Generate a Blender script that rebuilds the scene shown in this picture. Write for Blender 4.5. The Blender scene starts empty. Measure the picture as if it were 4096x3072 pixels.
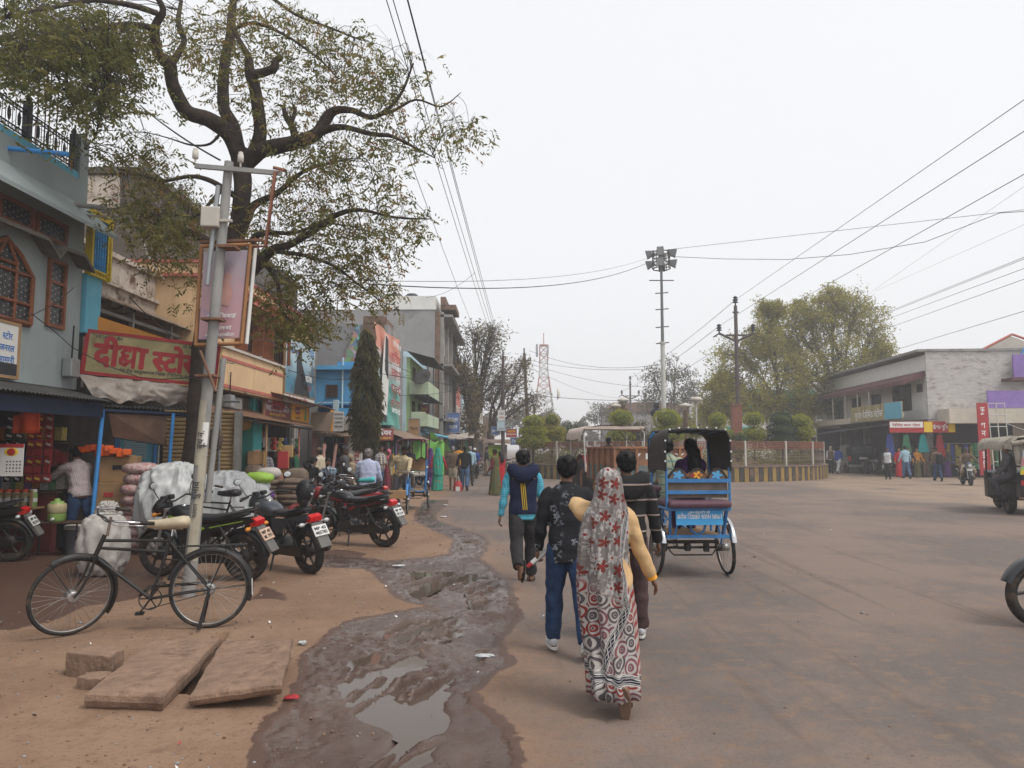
import bpy,bmesh,math,random
import numpy as np
from mathutils import Vector,Matrix,noise as mnoise
R=math.radians
random.seed(7);rng=np.random.default_rng(7)
sc=bpy.context.scene
COL=sc.collection
# -- camera
HAZE=.0022
CAMH,FPX,PITCH=1.65,2980.0,R(4.9)
cam_d=bpy.data.cameras.new("camera");cam=bpy.data.objects.new("camera",cam_d);COL.objects.link(cam)
cam.location=(0,0,CAMH);cam.rotation_euler=(R(90)+PITCH,0,0)
cam_d.sensor_width=36;cam_d.lens=36*FPX/4096
cam_d.clip_start=0.05;cam_d.clip_end=3000
sc.camera=cam
# -- sky, sun, exposure
w=bpy.data.worlds.new("World");sc.world=w;w.use_nodes=True
nt=w.node_tree;nt.nodes.clear()
wo=nt.nodes.new("ShaderNodeOutputWorld");bg=nt.nodes.new("ShaderNodeBackground")
sky=nt.nodes.new("ShaderNodeTexSky");sky.sky_type='NISHITA';sky.sun_disc=False
SUN_EL,SUN_AZ=R(56),R(125)
sky.sun_elevation=SUN_EL;sky.sun_rotation=SUN_AZ
sky.air_density=1.0;sky.dust_density=6.0;sky.ozone_density=1.0
hs=nt.nodes.new("ShaderNodeHueSaturation");hs.inputs['Saturation'].default_value=0.12
mx=nt.nodes.new("ShaderNodeMix");mx.data_type='RGBA';mx.inputs[0].default_value=0.8
mx.inputs[7].default_value=(8.0,8.12,8.35,1)
nt.links.new(sky.outputs[0],hs.inputs['Color']);nt.links.new(hs.outputs[0],mx.inputs[6])
nt.links.new(mx.outputs[2],bg.inputs[0]);bg.inputs[1].default_value=0.1
nt.links.new(bg.outputs[0],wo.inputs[0])
sun_d=bpy.data.lights.new("sun",'SUN');sun_d.energy=1.5;sun_d.angle=R(20);sun_d.color=(1,.95,.88)
sun=bpy.data.objects.new("sun",sun_d);COL.objects.link(sun)
sun.rotation_euler=Vector((math.sin(SUN_AZ)*math.cos(SUN_EL),math.cos(SUN_AZ)*math.cos(SUN_EL),math.sin(SUN_EL))).to_track_quat('Z','Y').to_euler()
sc.view_settings.view_transform='Standard';sc.view_settings.look='None'
sc.view_settings.exposure=0.45;sc.view_settings.gamma=1
sc.render.engine='CYCLES'
cy=sc.cycles
cy.use_denoising=True
try:cy.denoiser='OPENIMAGEDENOISE'
except Exception:pass
cy.max_bounces=6;cy.diffuse_bounces=3;cy.glossy_bounces=3;cy.transparent_max_bounces=8;cy.volume_bounces=2
cy.caustics_reflective=False;cy.caustics_refractive=False
# -- measuring: pixel of the 4096x3072 photo -> place
CT,ST=math.cos(PITCH),math.sin(PITCH)
def W(px,py,Y):
 u=(px-2048)/FPX;v=(1536-py)/FPX
 t=Y/(CT-v*ST)
 return Vector((t*u,Y,CAMH+t*(ST+v*CT)))
def Gd(px,py,z=0.0):
 u=(px-2048)/FPX;v=(1536-py)/FPX
 t=(z-CAMH)/(ST+v*CT)
 return Vector((t*u,t*(CT-v*ST),z))
def tag(o,label=None,cat=None,group=None,kind=None):
 if label:o['label']=label
 if cat:o['category']=cat
 if group:o['group']=group
 if kind:o['kind']=kind
 return o
def thing(name,label,cat,loc=(0,0,0),rz=0.0,group=None,rx=0.0,ry=0.0):
 o=bpy.data.objects.new(name,None);COL.objects.link(o)
 o.empty_display_size=.2
 o.location=loc;o.rotation_euler=(rx,ry,rz)
 return tag(o,label,cat,group)
def base_of(p):
 v=Vector((0,0,0))
 while p is not None:
  v+=p.location;p=p.parent
 return v
def kids(o):return[c for c in bpy.data.objects if c.parent==o]
def copy_tree(o,parent=None,ch=None):
 c=o.copy();COL.objects.link(c)
 if parent is not None:c.parent=parent
 for k in kids(o):copy_tree(k,c)
 return c
_txt={}
def _raw_text(s):
 if s in _txt:return _txt[s]
 cu=bpy.data.curves.new("t",'FONT');cu.body=s;cu.size=1;cu.resolution_u=2;cu.offset=.018
 ob=bpy.data.objects.new("t",cu);COL.objects.link(ob)
 dg=bpy.context.evaluated_depsgraph_get();dg.update()
 me=bpy.data.meshes.new_from_object(ob.evaluated_get(dg))
 vs=[(v.co.x,v.co.y)for v in me.vertices];fs=[tuple(p.vertices)for p in me.polygons]
 bpy.data.objects.remove(ob);bpy.data.curves.remove(cu);bpy.data.meshes.remove(me)
 _txt[s]=(vs,fs);return _txt[s]
def _adv(s):
 a=_raw_text(s+"।")[0];b=_raw_text("।")[0]
 return max(v[0]for v in a)-max(v[0]for v in b)
def _clip(vs,fs,xmax):
 bm=bmesh.new();bv=[bm.verts.new((x,y,0))for x,y in vs]
 for f in fs:
  try:bm.faces.new([bv[i]for i in f])
  except ValueError:pass
 bmesh.ops.bisect_plane(bm,geom=bm.verts[:]+bm.edges[:]+bm.faces[:],plane_co=(xmax,0,0),plane_no=(1,0,0),clear_outer=True)
 bm.verts.index_update()
 r=([(v.co.x,v.co.y)for v in bm.verts],[tuple(v.index for v in f.verts)for f in bm.faces]);bm.free();return r
_shaped={}
def shape_text(s):
 """small shaper for Devanagari: i-matra reordering, half letters (stem cut off), reph hook"""
 if s in _shaped:return _shaped[s]
 VIR,RA,IM='\u094d','\u0930','\u093f'
 if not any('\u0900'<=c<='\u097f' for c in s):
  r=_raw_text(s);_shaped[s]=r;return r
 items=[];i=0;cl=0;s=s.replace('क्ष','\ue000')
 reph=False
 while i<len(s):
  c=s[i]
  if i+1<len(s)and s[i+1]==VIR and i+2<len(s):
   if c==RA:reph=True;cl=len(items)
   else:
    if not(items and items[-1][0]=='h'):cl=len(items)
    items.append(('h',c))
   i+=2;continue
  if c==IM:items.insert(cl,('g',c))
  elif '\u0900'<=c<='\u097f' and not('\u0904'<=c<='\u0939' or '\u0958'<=c<='\u0961'):
   items.append(('m',c))
  else:
   if not(items and items[-1][0]=='h'):cl=len(items)
   items.append(('g',c))
   if reph:items.append(('r',''));reph=False
  i+=1
 V,F=[],[];pen=0
 def put(vs,fs,dx):
  o=len(V);V.extend([(x+dx,y)for x,y in vs]);F.extend([tuple(k+o for k in f)for f in fs])
 for k,c in items:
  if k=='h':
   a=_adv(c);put(*_clip(*_raw_text(c),a*.62),pen);pen+=a*.62
  elif k=='r':
   pts=[(-.16+.11*math.cos(t),.74+.1*math.sin(t))for t in np.linspace(-.6,2.6,7)]
   q=[(-.16+.05*math.cos(t),.74+.04*math.sin(t))for t in np.linspace(-.6,2.6,7)]
   put(pts+q,[(j,j+1,j+8,j+7)for j in range(6)],pen)
  elif c=='\ue000':
   for st_ in(((0,.62),(.64,.62)),((.5,.62),(.5,0)),((.36,.53),(.2,.55),(.11,.46),(.16,.37),(.3,.35)),((.2,.36),(.08,.25),(.1,.1),(.23,.06),(.32,.15),(.22,.24)),((.3,.14),(.5,.26))):
    for(xa,ya),(xb,yb)in zip(st_,st_[1:]):L=math.hypot(xb-xa,yb-ya);nx_,ny_=-(yb-ya)/L*.038,(xb-xa)/L*.038;ex,ey=(xb-xa)/L*.02,(yb-ya)/L*.02;put([(xa+nx_-ex,ya+ny_-ey),(xa-nx_-ex,ya-ny_-ey),(xb-nx_+ex,yb-ny_+ey),(xb+nx_+ex,yb+ny_+ey)],[(0,1,2,3)],pen)
   pen+=.64
  else:
   if c==' ':pen+=.28;continue
   put(*_raw_text(c),pen);pen+=_adv(c)
 _shaped[s]=(V,F);return _shaped[s]
XF=None
class MB:
 """collects shapes, builds ONE mesh object"""
 def __init__(s):s.v=[];s.f=[];s.m=[];s.sm=[];s.M=XF;s.attr=None
 def add(s,vs,fs,m=0,sm=False):
  o=len(s.v)
  if s.M is not None:vs=[tuple(s.M@Vector(p))for p in vs]
  s.v.extend([tuple(p)for p in vs]);s.f.extend([tuple(i+o for i in f)for f in fs])
  s.m.extend([m]*len(fs));s.sm.extend([sm]*len(fs));return s
 def box(s,c,d,rz=0,m=0,bev=0.0,rx=0,ry=0):
  x,y,z=d[0]/2,d[1]/2,d[2]/2
  if bev>0:
   bm=bmesh.new();bmesh.ops.create_cube(bm,size=1)
   for v in bm.verts:v.co=Vector((v.co.x*d[0],v.co.y*d[1],v.co.z*d[2]))
   bmesh.ops.bevel(bm,geom=bm.edges[:],offset=min(bev,.45*min(d)),segments=2,affect='EDGES',profile=.5)
   bm.verts.index_update()
   vs=[v.co.copy()for v in bm.verts];fs=[tuple(v.index for v in f.verts)for f in bm.faces];bm.free()
  else:
   vs=[Vector(p)for p in((-x,-y,-z),(x,-y,-z),(x,y,-z),(-x,y,-z),(-x,-y,z),(x,-y,z),(x,y,z),(-x,y,z))]
   fs=[(0,3,2,1),(4,5,6,7),(0,1,5,4),(1,2,6,5),(2,3,7,6),(3,0,4,7)]
  mt=Matrix.Translation(c)
  if rz:mt=mt@Matrix.Rotation(rz,4,'Z')
  if ry:mt=mt@Matrix.Rotation(ry,4,'Y')
  if rx:mt=mt@Matrix.Rotation(rx,4,'X')
  return s.add([mt@p for p in vs],fs,m)
 def span(s,x0,x1,y0,y1,z0,z1,m=0,bev=0.0):
  return s.box(((x0+x1)/2,(y0+y1)/2,(z0+z1)/2),(abs(x1-x0),abs(y1-y0),abs(z1-z0)),0,m,bev)
 def loft(s,rings,m=0,sm=True,caps=True,closed=True):
  n=len(rings[0]);vs=[p for r in rings for p in r];fs=[]
  for i in range(len(rings)-1):
   for j in range(n if closed else n-1):
    a,b=i*n+j,i*n+(j+1)%n
    fs.append((a,b,b+n,a+n))
  s.add(vs,fs,m,sm)
  if caps and closed:
   s.add(rings[0],[tuple(range(n))[::-1]],m);s.add(rings[-1],[tuple(range(n))],m)
  return s
 def tube(s,pts,r,n=8,m=0,caps=True,close=False,sm=True,flat=1.0):
  P=[Vector(p)for p in pts];k=len(P)
  rr=r if isinstance(r,(list,tuple))else[r]*k
  rings=[];up=None
  for i in range(k):
   if close:t=P[(i+1)%k]-P[i-1]
   else:t=P[min(i+1,k-1)]-P[max(i-1,0)]
   if t.length<1e-9:t=Vector((0,0,1))
   t.normalize()
   if up is None:
    up=Vector((0,0,1))if abs(t.z)<.9 else Vector((0,1,0))
   a=t.cross(up)
   if a.length<1e-6:a=t.cross(Vector((1,0,0)))
   a.normalize();b=a.cross(t);up=b
   rings.append([P[i]+a*(math.cos(q)*rr[i])+b*(math.sin(q)*rr[i]*flat)for q in[2*math.pi*j/n for j in range(n)]])
  if close:rings.append(rings[0]);caps=False
  return s.loft(rings,m,sm,caps)
 def ell(s,c,r,nu=12,nv=8,m=0,rot=None):
  c=Vector(c);rot=rot or Matrix.Identity(3)
  vs=[c+rot@Vector((0,0,-r[2]))];fs=[]
  for i in range(1,nv):
   t=-math.pi/2+math.pi*i/nv
   for j in range(nu):
    p=2*math.pi*j/nu
    vs.append(c+rot@Vector((r[0]*math.cos(t)*math.cos(p),r[1]*math.cos(t)*math.sin(p),r[2]*math.sin(t))))
  vs.append(c+rot@Vector((0,0,r[2])));L=len(vs)-1
  for j in range(nu):
   fs.append((0,1+(j+1)%nu,1+j));b=1+(nv-2)*nu
   fs.append((L,b+j,b+(j+1)%nu))
   for i in range(nv-2):
    a=1+i*nu;fs.append((a+j,a+(j+1)%nu,a+nu+(j+1)%nu,a+nu+j))
  return s.add(vs,fs,m,True)
 def lathe(s,prof,c=(0,0,0),n=16,m=0,axis='Z',sm=True,caps=True):
  c=Vector(c);rings=[]
  for r,h in prof:
   ring=[]
   for j in range(n):
    q=2*math.pi*j/n;a,b=r*math.cos(q),r*math.sin(q)
    ring.append(c+(Vector((a,b,h))if axis=='Z' else Vector((h,a,b))if axis=='X' else Vector((b,h,a))))
   rings.append(ring)
  return s.loft(rings,m,sm,caps)
 def ring(s,c,R_,r,axis='Y',n=40,k=8,m=0,a0=0,a1=2*math.pi,flat=1.0):
  c=Vector(c);full=abs(a1-a0)>6.28
  pts=[]
  for i in range(n if full else n+1):
   q=a0+(a1-a0)*i/n;x,z=R_*math.cos(q),R_*math.sin(q)
   pts.append(c+(Vector((x,0,z))if axis=='Y' else Vector((0,x,z))if axis=='X' else Vector((x,z,0))))
  return s.tube(pts,r,k,m,close=full,flat=flat)
 def prism(s,poly,o,r,u,d,m=0,sm=False):
  """2-D outline (in r,u from o) given thickness d along r x u"""
  o,r,u=Vector(o),Vector(r),Vector(u);nrm=r.cross(u).normalized();n=len(poly)
  A=[o+r*p[0]+u*p[1]for p in poly];B=[p+nrm*d for p in A]
  s.add(A,[tuple(range(n))[::-1]],m,sm);s.add(B,[tuple(range(n))],m,sm)
  return s.add(A+B,[(i,(i+1)%n,n+(i+1)%n,n+i)for i in range(n)],m,sm)
 def quad(s,a,b,c,d,m=0):return s.add([a,b,c,d],[(0,1,2,3)],m)
 def panel(s,o,r,u,w_,h_,d,m=0):
  return s.prism([(0,0),(w_,0),(w_,h_),(0,h_)],o,Vector(r).normalized(),Vector(u).normalized(),d,m)
 def text(s,t,o,r,u,h,m=0,fit=None,off=.004,align='C'):
  V,F=shape_text(t)
  if not V:return s
  o,r,u=Vector(o),Vector(r).normalized(),Vector(u).normalized();nrm=r.cross(u)
  x0=min(p[0]for p in V);x1=max(p[0]for p in V);sx=h
  if fit:sx=fit/(x1-x0)
  xo=(x0+x1)/2 if align=='C' else x0
  return s.add([o+r*((x-xo)*sx)+u*(y*h)+nrm*off for x,y in V],F,m)
 def corr(s,a,b,c,d,n=40,amp=.012,m=0,th=.004):
  """corrugated sheet: edge a-b is the eave, d-c the far edge; waves run along a-b"""
  a,b,c,d=map(Vector,(a,b,c,d));nrm=(b-a).cross(d-a).normalized()
  top=[]
  for i in range(n*4+1):
   t=i/(n*4);o=nrm*(amp*math.sin(2*math.pi*i/4))
   top.append((a.lerp(b,t)+o,d.lerp(c,t)+o))
  lo=[(p-nrm*th,q-nrm*th)for p,q in top]
  vs=[p for pr in top for p in pr]+[p for pr in lo for p in pr];k=len(top)*2;fs=[]
  for i in range(len(top)-1):
   fs+=[(2*i,2*i+2,2*i+3,2*i+1),(k+2*i+1,k+2*i+3,k+2*i+2,k+2*i),(2*i,k+2*i,k+2*i+2,2*i+2),(2*i+1,2*i+3,k+2*i+3,k+2*i+1)]
  return s.add(vs,fs,m,False)
 def build(s,name,mats,parent=None,world=True,auto=False):
  me=bpy.data.meshes.new(name)
  off=base_of(parent)if(parent is not None and world)else Vector((0,0,0))
  me.from_pydata([(x-off.x,y-off.y,z-off.z)for x,y,z in s.v],[],s.f)
  if not isinstance(mats,(list,tuple)):mats=[mats]
  for q in mats:me.materials.append(q)
  me.polygons.foreach_set('material_index',s.m);me.polygons.foreach_set('use_smooth',s.sm)
  if s.attr is not None:
   at=me.attributes.new('cloth','FLOAT_VECTOR','POINT');at.data.foreach_set('vector',np.array(s.attr,dtype=np.float32).ravel())
  me.update()
  o=bpy.data.objects.new(name,me);COL.objects.link(o)
  if parent is not None:o.parent=parent
  return o
def np_mesh(name,V,F,mats,parent=None,world=True,smooth=False,mi=None,attrs=None):
 me=bpy.data.meshes.new(name);V=np.asarray(V,dtype=np.float32)
 if parent is not None and world:V=V-np.array(base_of(parent),dtype=np.float32)
 F=np.asarray(F,dtype=np.int32);k=F.shape[1]
 me.vertices.add(len(V));me.vertices.foreach_set('co',V.ravel())
 me.loops.add(F.size);me.loops.foreach_set('vertex_index',F.ravel())
 me.polygons.add(len(F));me.polygons.foreach_set('loop_start',np.arange(len(F),dtype=np.int32)*k)
 if not isinstance(mats,(list,tuple)):mats=[mats]
 for q in mats:me.materials.append(q)
 me.polygons.foreach_set('use_smooth',np.full(len(F),smooth))
 if mi is not None:me.polygons.foreach_set('material_index',np.asarray(mi,dtype=np.int32))
 for an,a in(attrs or{}).items():
  at=me.attributes.new(an,'FLOAT','POINT');at.data.foreach_set('value',np.asarray(a,dtype=np.float32).ravel())
 me.update(calc_edges=True);me.validate()
 o=bpy.data.objects.new(name,me);COL.objects.link(o)
 if parent is not None:o.parent=parent
 return o
class NB:
 def __init__(s,name):
  s.mat=bpy.data.materials.new(name);s.mat.use_nodes=True;s.t=s.mat.node_tree
  s.b=s.t.nodes['Principled BSDF'];s._co=None
 def n(s,typ,**kw):
  q=s.t.nodes.new(typ)
  for k,v in kw.items():setattr(q,k,v)
  return q
 def l(s,a,b):s.t.links.new(a,b)
 def co(s):
  if s._co is None:s._co=s.n('ShaderNodeTexCoord').outputs['Object']
  return s._co
 def val(s,sock,v):
  if hasattr(v,'is_linked'):s.l(v,sock)
  else:sock.default_value=v
 def noise(s,scale,detail=4,rough=.6,co=None,dist=0,stretch=None):
  q=s.n('ShaderNodeTexNoise');q.inputs['Scale'].default_value=scale;q.inputs['Detail'].default_value=detail
  q.inputs['Roughness'].default_value=rough;q.inputs['Distortion'].default_value=dist
  c=co or s.co()
  if stretch:
   mp=s.n('ShaderNodeMapping');mp.inputs['Scale'].default_value=stretch;s.l(c,mp.inputs[0]);c=mp.outputs[0]
  s.l(c,q.inputs['Vector']);return q.outputs['Fac']
 def ramp(s,fac,a,b,smooth=True):
  q=s.n('ShaderNodeMapRange');q.inputs['From Min'].default_value=a;q.inputs['From Max'].default_value=b
  q.interpolation_type='SMOOTHSTEP' if smooth else 'LINEAR';s.val(q.inputs['Value'],fac);return q.outputs[0]
 def mix(s,f,a,b,mode='MIX'):
  q=s.n('ShaderNodeMix',data_type='RGBA',blend_type=mode)
  s.val(q.inputs[0],f)
  for i,c in((6,a),(7,b)):
   if isinstance(c,(tuple,list)):q.inputs[i].default_value=(*c[:3],1)
   else:s.l(c,q.inputs[i])
  return q.outputs[2]
 def math(s,op,a,b=0.0,c=0.0):
  q=s.n('ShaderNodeMath',operation=op);s.val(q.inputs[0],a);s.val(q.inputs[1],b);s.val(q.inputs[2],c);return q.outputs[0]
 def bump(s,h,strength=.3,dist=.02):
  q=s.n('ShaderNodeBump');q.inputs['Strength'].default_value=strength;q.inputs['Distance'].default_value=dist
  s.l(h,q.inputs['Height']);s.l(q.outputs[0],s.b.inputs['Normal'])
 def attr(s,name,out='Fac'):return s.n('ShaderNodeAttribute',attribute_name=name).outputs[out]
 def sep(s,v):
  q=s.n('ShaderNodeSeparateXYZ');s.l(v,q.inputs[0]);return q.outputs
 def base(s,c,rough=.8,metal=0,spec=.4):
  if isinstance(c,(tuple,list)):s.b.inputs['Base Color'].default_value=(*c[:3],1)
  else:s.l(c,s.b.inputs['Base Color'])
  s.val(s.b.inputs['Roughness'],rough);s.b.inputs['Metallic'].default_value=metal
  s.b.inputs['Specular IOR Level'].default_value=spec;return s.mat
_mats={}
def mat(name,col,rough=.8,var=.18,scale=3.0,metal=0,bump=0,dirt=None,dcov=.5,dscale=1.5,spec=.35,streak=False,bscale=None):
 if name in _mats:return _mats[name]
 q=NB(name);f=q.noise(scale,6,.65)
 lo=tuple(c*(1-var)for c in col);hi=tuple(min(1,c*(1+var))for c in col)
 c=q.mix(q.ramp(f,.3,.7),lo,hi)
 if dirt is not None:
  g=q.noise(dscale,8,.7,stretch=(1,1,.18)if streak else None)
  c=q.mix(q.ramp(g,dcov,dcov+.18),c,dirt)
 q.base(c,rough,metal,spec)
 if bump:q.bump(q.noise(bscale or scale*6,5,.7),bump,.02)
 _mats[name]=q.mat;return q.mat
def checks(name,base,line,sx,sz,wd=.12,line2=None,rough=.85):
 """woven checks / stripes from the cloth's own coordinates"""
 if name in _mats:return _mats[name]
 q=NB(name);x,y,z=q.sep(q.co());c=base
 if sx:
  a=q.math('FRACT',q.math('MULTIPLY',q.math('ADD',x,q.math('MULTIPLY',y,.6)),sx));c=q.mix(q.math('MULTIPLY',q.math('LESS_THAN',a,wd),.85),c,line)
 if sz:
  b=q.math('FRACT',q.math('MULTIPLY',z,sz));c=q.mix(q.math('MULTIPLY',q.math('LESS_THAN',b,wd),.85),c,line2 or line)
 f=q.noise(9,5);c=q.mix(q.math('MULTIPLY',q.ramp(f,.35,.75),.35),c,(.02,.02,.02))
 q.base(c,rough,0,.2);q.bump(q.noise(14,4),.4,.02);_mats[name]=q.mat;return q.mat
def zp(pts,ox=900,oy=1900,k=.7065):return[tuple(Gd(ox+x*k,oy+y*k)[:2])for x,y in pts]
MUD=zp([(1650,1759),(1650,1500),(1400,1230),(1560,1110),(1635,1060),(1540,940),(1640,830),(1650,700),(1600,590),(1500,520),(1430,470),(1480,400),(1460,350),(1330,300),(1200,260),(1150,200),(1230,120),(1215,70),(1180,70),(1150,120),(1090,200),(1085,260),(1180,310),(1310,370),(1290,440),(1180,470),(900,490),(560,440),(530,520),(800,530),(930,620),(1000,700),(1200,740),(900,790),(700,830),(560,940),(470,1050),(400,1230),(330,1350),(230,1500),(200,1759)])
PUD=[zp([(640,1060),(720,1010),(850,1000),(1000,990),(1110,1010),(1140,1110),(1250,1110),(1310,1100),(1250,1240),(1260,1380),(1170,1560),(1420,1800),(640,1800),(820,1600),(980,1450),(700,1320),(640,1200)]),zp([(930,930),(890,880),(1000,820),(1200,800),(1330,785),(1350,870),(1200,935),(1060,970)]),zp([(980,580),(1060,545),(1300,535),(1545,565),(1545,640),(1470,750),(1370,745),(1340,650),(1240,630),(1120,695),(1045,680)]),zp([(1300,330),(1430,345),(1445,385),(1360,392)])]
STAIN=[[tuple(Gd(x,y)[:2])for x,y in P_]for P_ in([(-300,2180),(330,2170),(600,2215),(700,2270),(640,2330),(560,2400),(350,2425),(190,2485),(60,2520),(-300,2520)],[(980,2400),(1060,2350),(1160,2375),(1130,2400)],[(1180,2240),(1330,2195),(1480,2215),(1400,2250)],[(1690,2000),(1780,1960),(1810,1990),(1720,2090)])]
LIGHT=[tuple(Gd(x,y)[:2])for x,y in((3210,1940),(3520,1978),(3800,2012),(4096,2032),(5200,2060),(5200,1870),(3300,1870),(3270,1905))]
def axis(lo,hi,d,far0,far1,g=1.09):
 a=list(np.arange(lo,hi,d));s,x=d,a[-1]
 while x<far1:s*=g;x+=s;a.append(x)
 s,x=d,a[0];b=[]
 while x>far0:s*=g;x-=s;b.append(x)
 return np.array(b[::-1]+a)
def dense(segs):return np.concatenate([np.arange(a,b,d)for a,b,d in segs])
def outer(a,far0,far1,g):
 s,x,hi=a[-1]-a[-2],a[-1],[]
 while x<far1:s*=g;x+=s;hi.append(x)
 s,x,lo=a[1]-a[0],a[0],[]
 while x>far0:s*=g;x-=s;lo.append(x)
 return np.concatenate([lo[::-1],a,hi])
GX=outer(dense(((-5.2,-2.7,.045),(-2.7,.45,.0165),(.45,3.4,.06))),-900,900,1.09);GY=outer(dense(((2.6,3.6,.05),(3.6,8.6,.0165),(8.6,14.5,.034))),-6,1500,1.06)
X,Y=np.meshgrid(GX,GY);X=X.ravel();Y=Y.ravel()
def sdist(poly,X,Y):
 d=np.full(X.shape,1e9);ins=np.zeros(X.shape,bool);n=len(poly)
 for i in range(n):
  ax,ay=poly[i];bx,by=poly[(i+1)%n]
  ex,ey=bx-ax,by-ay;L=ex*ex+ey*ey+1e-12
  t=np.clip(((X-ax)*ex+(Y-ay)*ey)/L,0,1)
  d=np.minimum(d,(X-ax-t*ex)**2+(Y-ay-t*ey)**2)
  c=((ay>Y)!=(by>Y))&(X<(bx-ax)*(Y-ay)/((by-ay)+1e-12)+ax);ins^=c
 d=np.sqrt(d);return np.where(ins,-d,d)
_perm=np.random.default_rng(3).permutation(4096)
def vnoise(x,y,seed=0):
 xi=np.floor(x).astype(int);yi=np.floor(y).astype(int);fx=x-xi;fy=y-yi
 fx=fx*fx*(3-2*fx);fy=fy*fy*(3-2*fy)
 h=lambda a,b:_perm[(_perm[(a+seed*131)&4095]+b)&4095]/4095.0
 return(h(xi,yi)*(1-fx)+h(xi+1,yi)*fx)*(1-fy)+(h(xi,yi+1)*(1-fx)+h(xi+1,yi+1)*fx)*fy
def fbm(x,y,o=4,seed=0):
 s=np.zeros(x.shape);a=.5;k=1.0
 for i in range(o):s+=a*vnoise(x*k,y*k,seed+i);a*=.5;k*=2.03
 return s/(1-.5**o)
sst=lambda a,b,x:(lambda t:t*t*(3-2*t))(np.clip((x-a)/(b-a),0,1))
near=(X>-9)&(X<6)&(Y>1.5)&(Y<24)
dm=np.full(X.shape,9.0);dm[near]=sdist(MUD,X[near],Y[near])
dm=dm+.2*(fbm(X*2.2,Y*2.2,4,5)-.5)+.1*(fbm(X*9,Y*9,4,8)-.5)
dp=np.full(X.shape,9.0)
for P_ in PUD:dp[near]=np.minimum(dp[near],sdist(P_,X[near],Y[near]))
dst=np.full(X.shape,9.0)
for P_ in STAIN:dst[near]=np.minimum(dst[near],sdist(P_,X[near],Y[near]))
mud=sst(.0,-.06,dm)
wet=np.maximum(sst(.10,.0,dm),1.0*sst(.06,-.08,dst+.25*(fbm(X*3,Y*1.2,4,9)-.5)))
h=.012*(fbm(X*1.1,Y*1.1,4,1)-.5)+.006*(fbm(X*7,Y*7,3,2)-.5)
a=R(66);U=X*math.cos(a)+Y*math.sin(a);V_=-X*math.sin(a)+Y*math.cos(a)
warp=1.2*(fbm(X*.9,Y*.9,3,21)-.5)
rut=fbm(U*1.3+4,V_*10.5+warp*4,3,11)
lump=fbm(X*15,Y*15,4,14)
h=h+mud*(-.016+.05*(fbm(X*3,Y*3,4,31)-.5)+.05*(lump-.5)*sst(.35,.6,fbm(X*1.6,Y*1.6,2,41)))
inp=sst(.05,-.12,dp+.1*(fbm(X*5,Y*5,3,17)-.5))
h=h-.056*inp+inp*(.078*np.maximum(sst(.45,.85,np.sin(V_*31+5*warp))*sst(.44,.56,fbm(U*1.5+3,V_*4,3,91)),.8*sst(.57,.65,rut))+.03*(lump-.35)*sst(.45,.58,rut))
h=h+.02*sst(.12,.0,np.abs(dm+.1))*fbm(X*6,Y*6,3,51)*mud
h[~near]*=.3
road_edge=np.interp(Y,[0,4,5.5,7,9,11,13,17,22,30,60,1500],[-.55,.05,.2,-.05,.1,-.1,-.6,-1.6,-2.2,-2.6,-3.0,-3.0])
road=sst(-.45,.5,X-road_edge+.9*(fbm(X*.8,Y*.8,4,61)-.5))
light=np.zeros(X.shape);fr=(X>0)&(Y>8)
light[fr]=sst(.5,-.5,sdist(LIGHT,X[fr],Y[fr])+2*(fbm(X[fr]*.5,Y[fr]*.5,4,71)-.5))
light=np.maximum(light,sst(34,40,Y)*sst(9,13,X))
light=np.maximum(light,sst(-.4,-3,X-np.interp(Y,[0,20,40,1500],[-4.5,-4.6,-4.3,-4.3]))*.0)
HOLE=[tuple(Gd(x,y)[:2])for x,y in((705,2770),(780,2775),(905,2530),(860,2530))]
dh=np.full(X.shape,9.0);dh[near]=sdist(HOLE,X[near],Y[near])
h=h-.35*sst(.02,-.03,dh)
nx,ny=len(GX),len(GY)
I=np.arange(nx*ny).reshape(ny,nx)
F=np.stack([I[:-1,:-1],I[:-1,1:],I[1:,1:],I[1:,:-1]],-1).reshape(-1,4)
cls=np.zeros(nx*ny,int);cls[road>.5]=1;cls[mud>.5]=2
fc=cls[F].max(1)
VV=np.stack([X,Y,h],1)
q=NB('street_surface')
aw,ar,am,al=q.attr('wet'),q.attr('road'),q.attr('mud'),q.attr('light')
n1,n2,n3=q.noise(.55,8,.6),q.noise(6,8,.7),q.noise(60,4,.7)
edg=q.math('MULTIPLY',q.math('SUBTRACT',q.noise(16,8,.75),.5),1.5)
aw=q.ramp(q.math('ADD',aw,edg),.3,.62);am=q.math('MULTIPLY',q.ramp(q.math('ADD',am,edg),.35,.6),q.math('GREATER_THAN',am,.01))
dirt=q.mix(q.ramp(n1,.35,.65),(.192,.112,.069),(.255,.160,.103))
dirt=q.mix(q.math('MULTIPLY',q.ramp(n2,.45,.7),.6),dirt,(.165,.094,.056));dirt=q.mix(q.math('MULTIPLY',q.ramp(q.noise(1.7,8,.72),.52,.66),.5),dirt,(.155,.088,.052))
n4=q.noise(26,5,.75);dirt=q.mix(q.math('MULTIPLY',q.ramp(n4,.54,.64),.7),dirt,(.12,.068,.043));dirt=q.mix(q.math('MULTIPLY',q.ramp(q.noise(90,3,.8),.58,.68),.6),dirt,(.36,.26,.18))
asp=q.mix(q.ramp(q.noise(.3,8,.66),.42,.58),(.118,.098,.090),(.186,.138,.114))
asp=q.mix(q.math('MULTIPLY',q.ramp(q.noise(.9,6,.7,stretch=(1,.25,1)),.5,.8),.5),asp,(.21,.135,.10))
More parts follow.
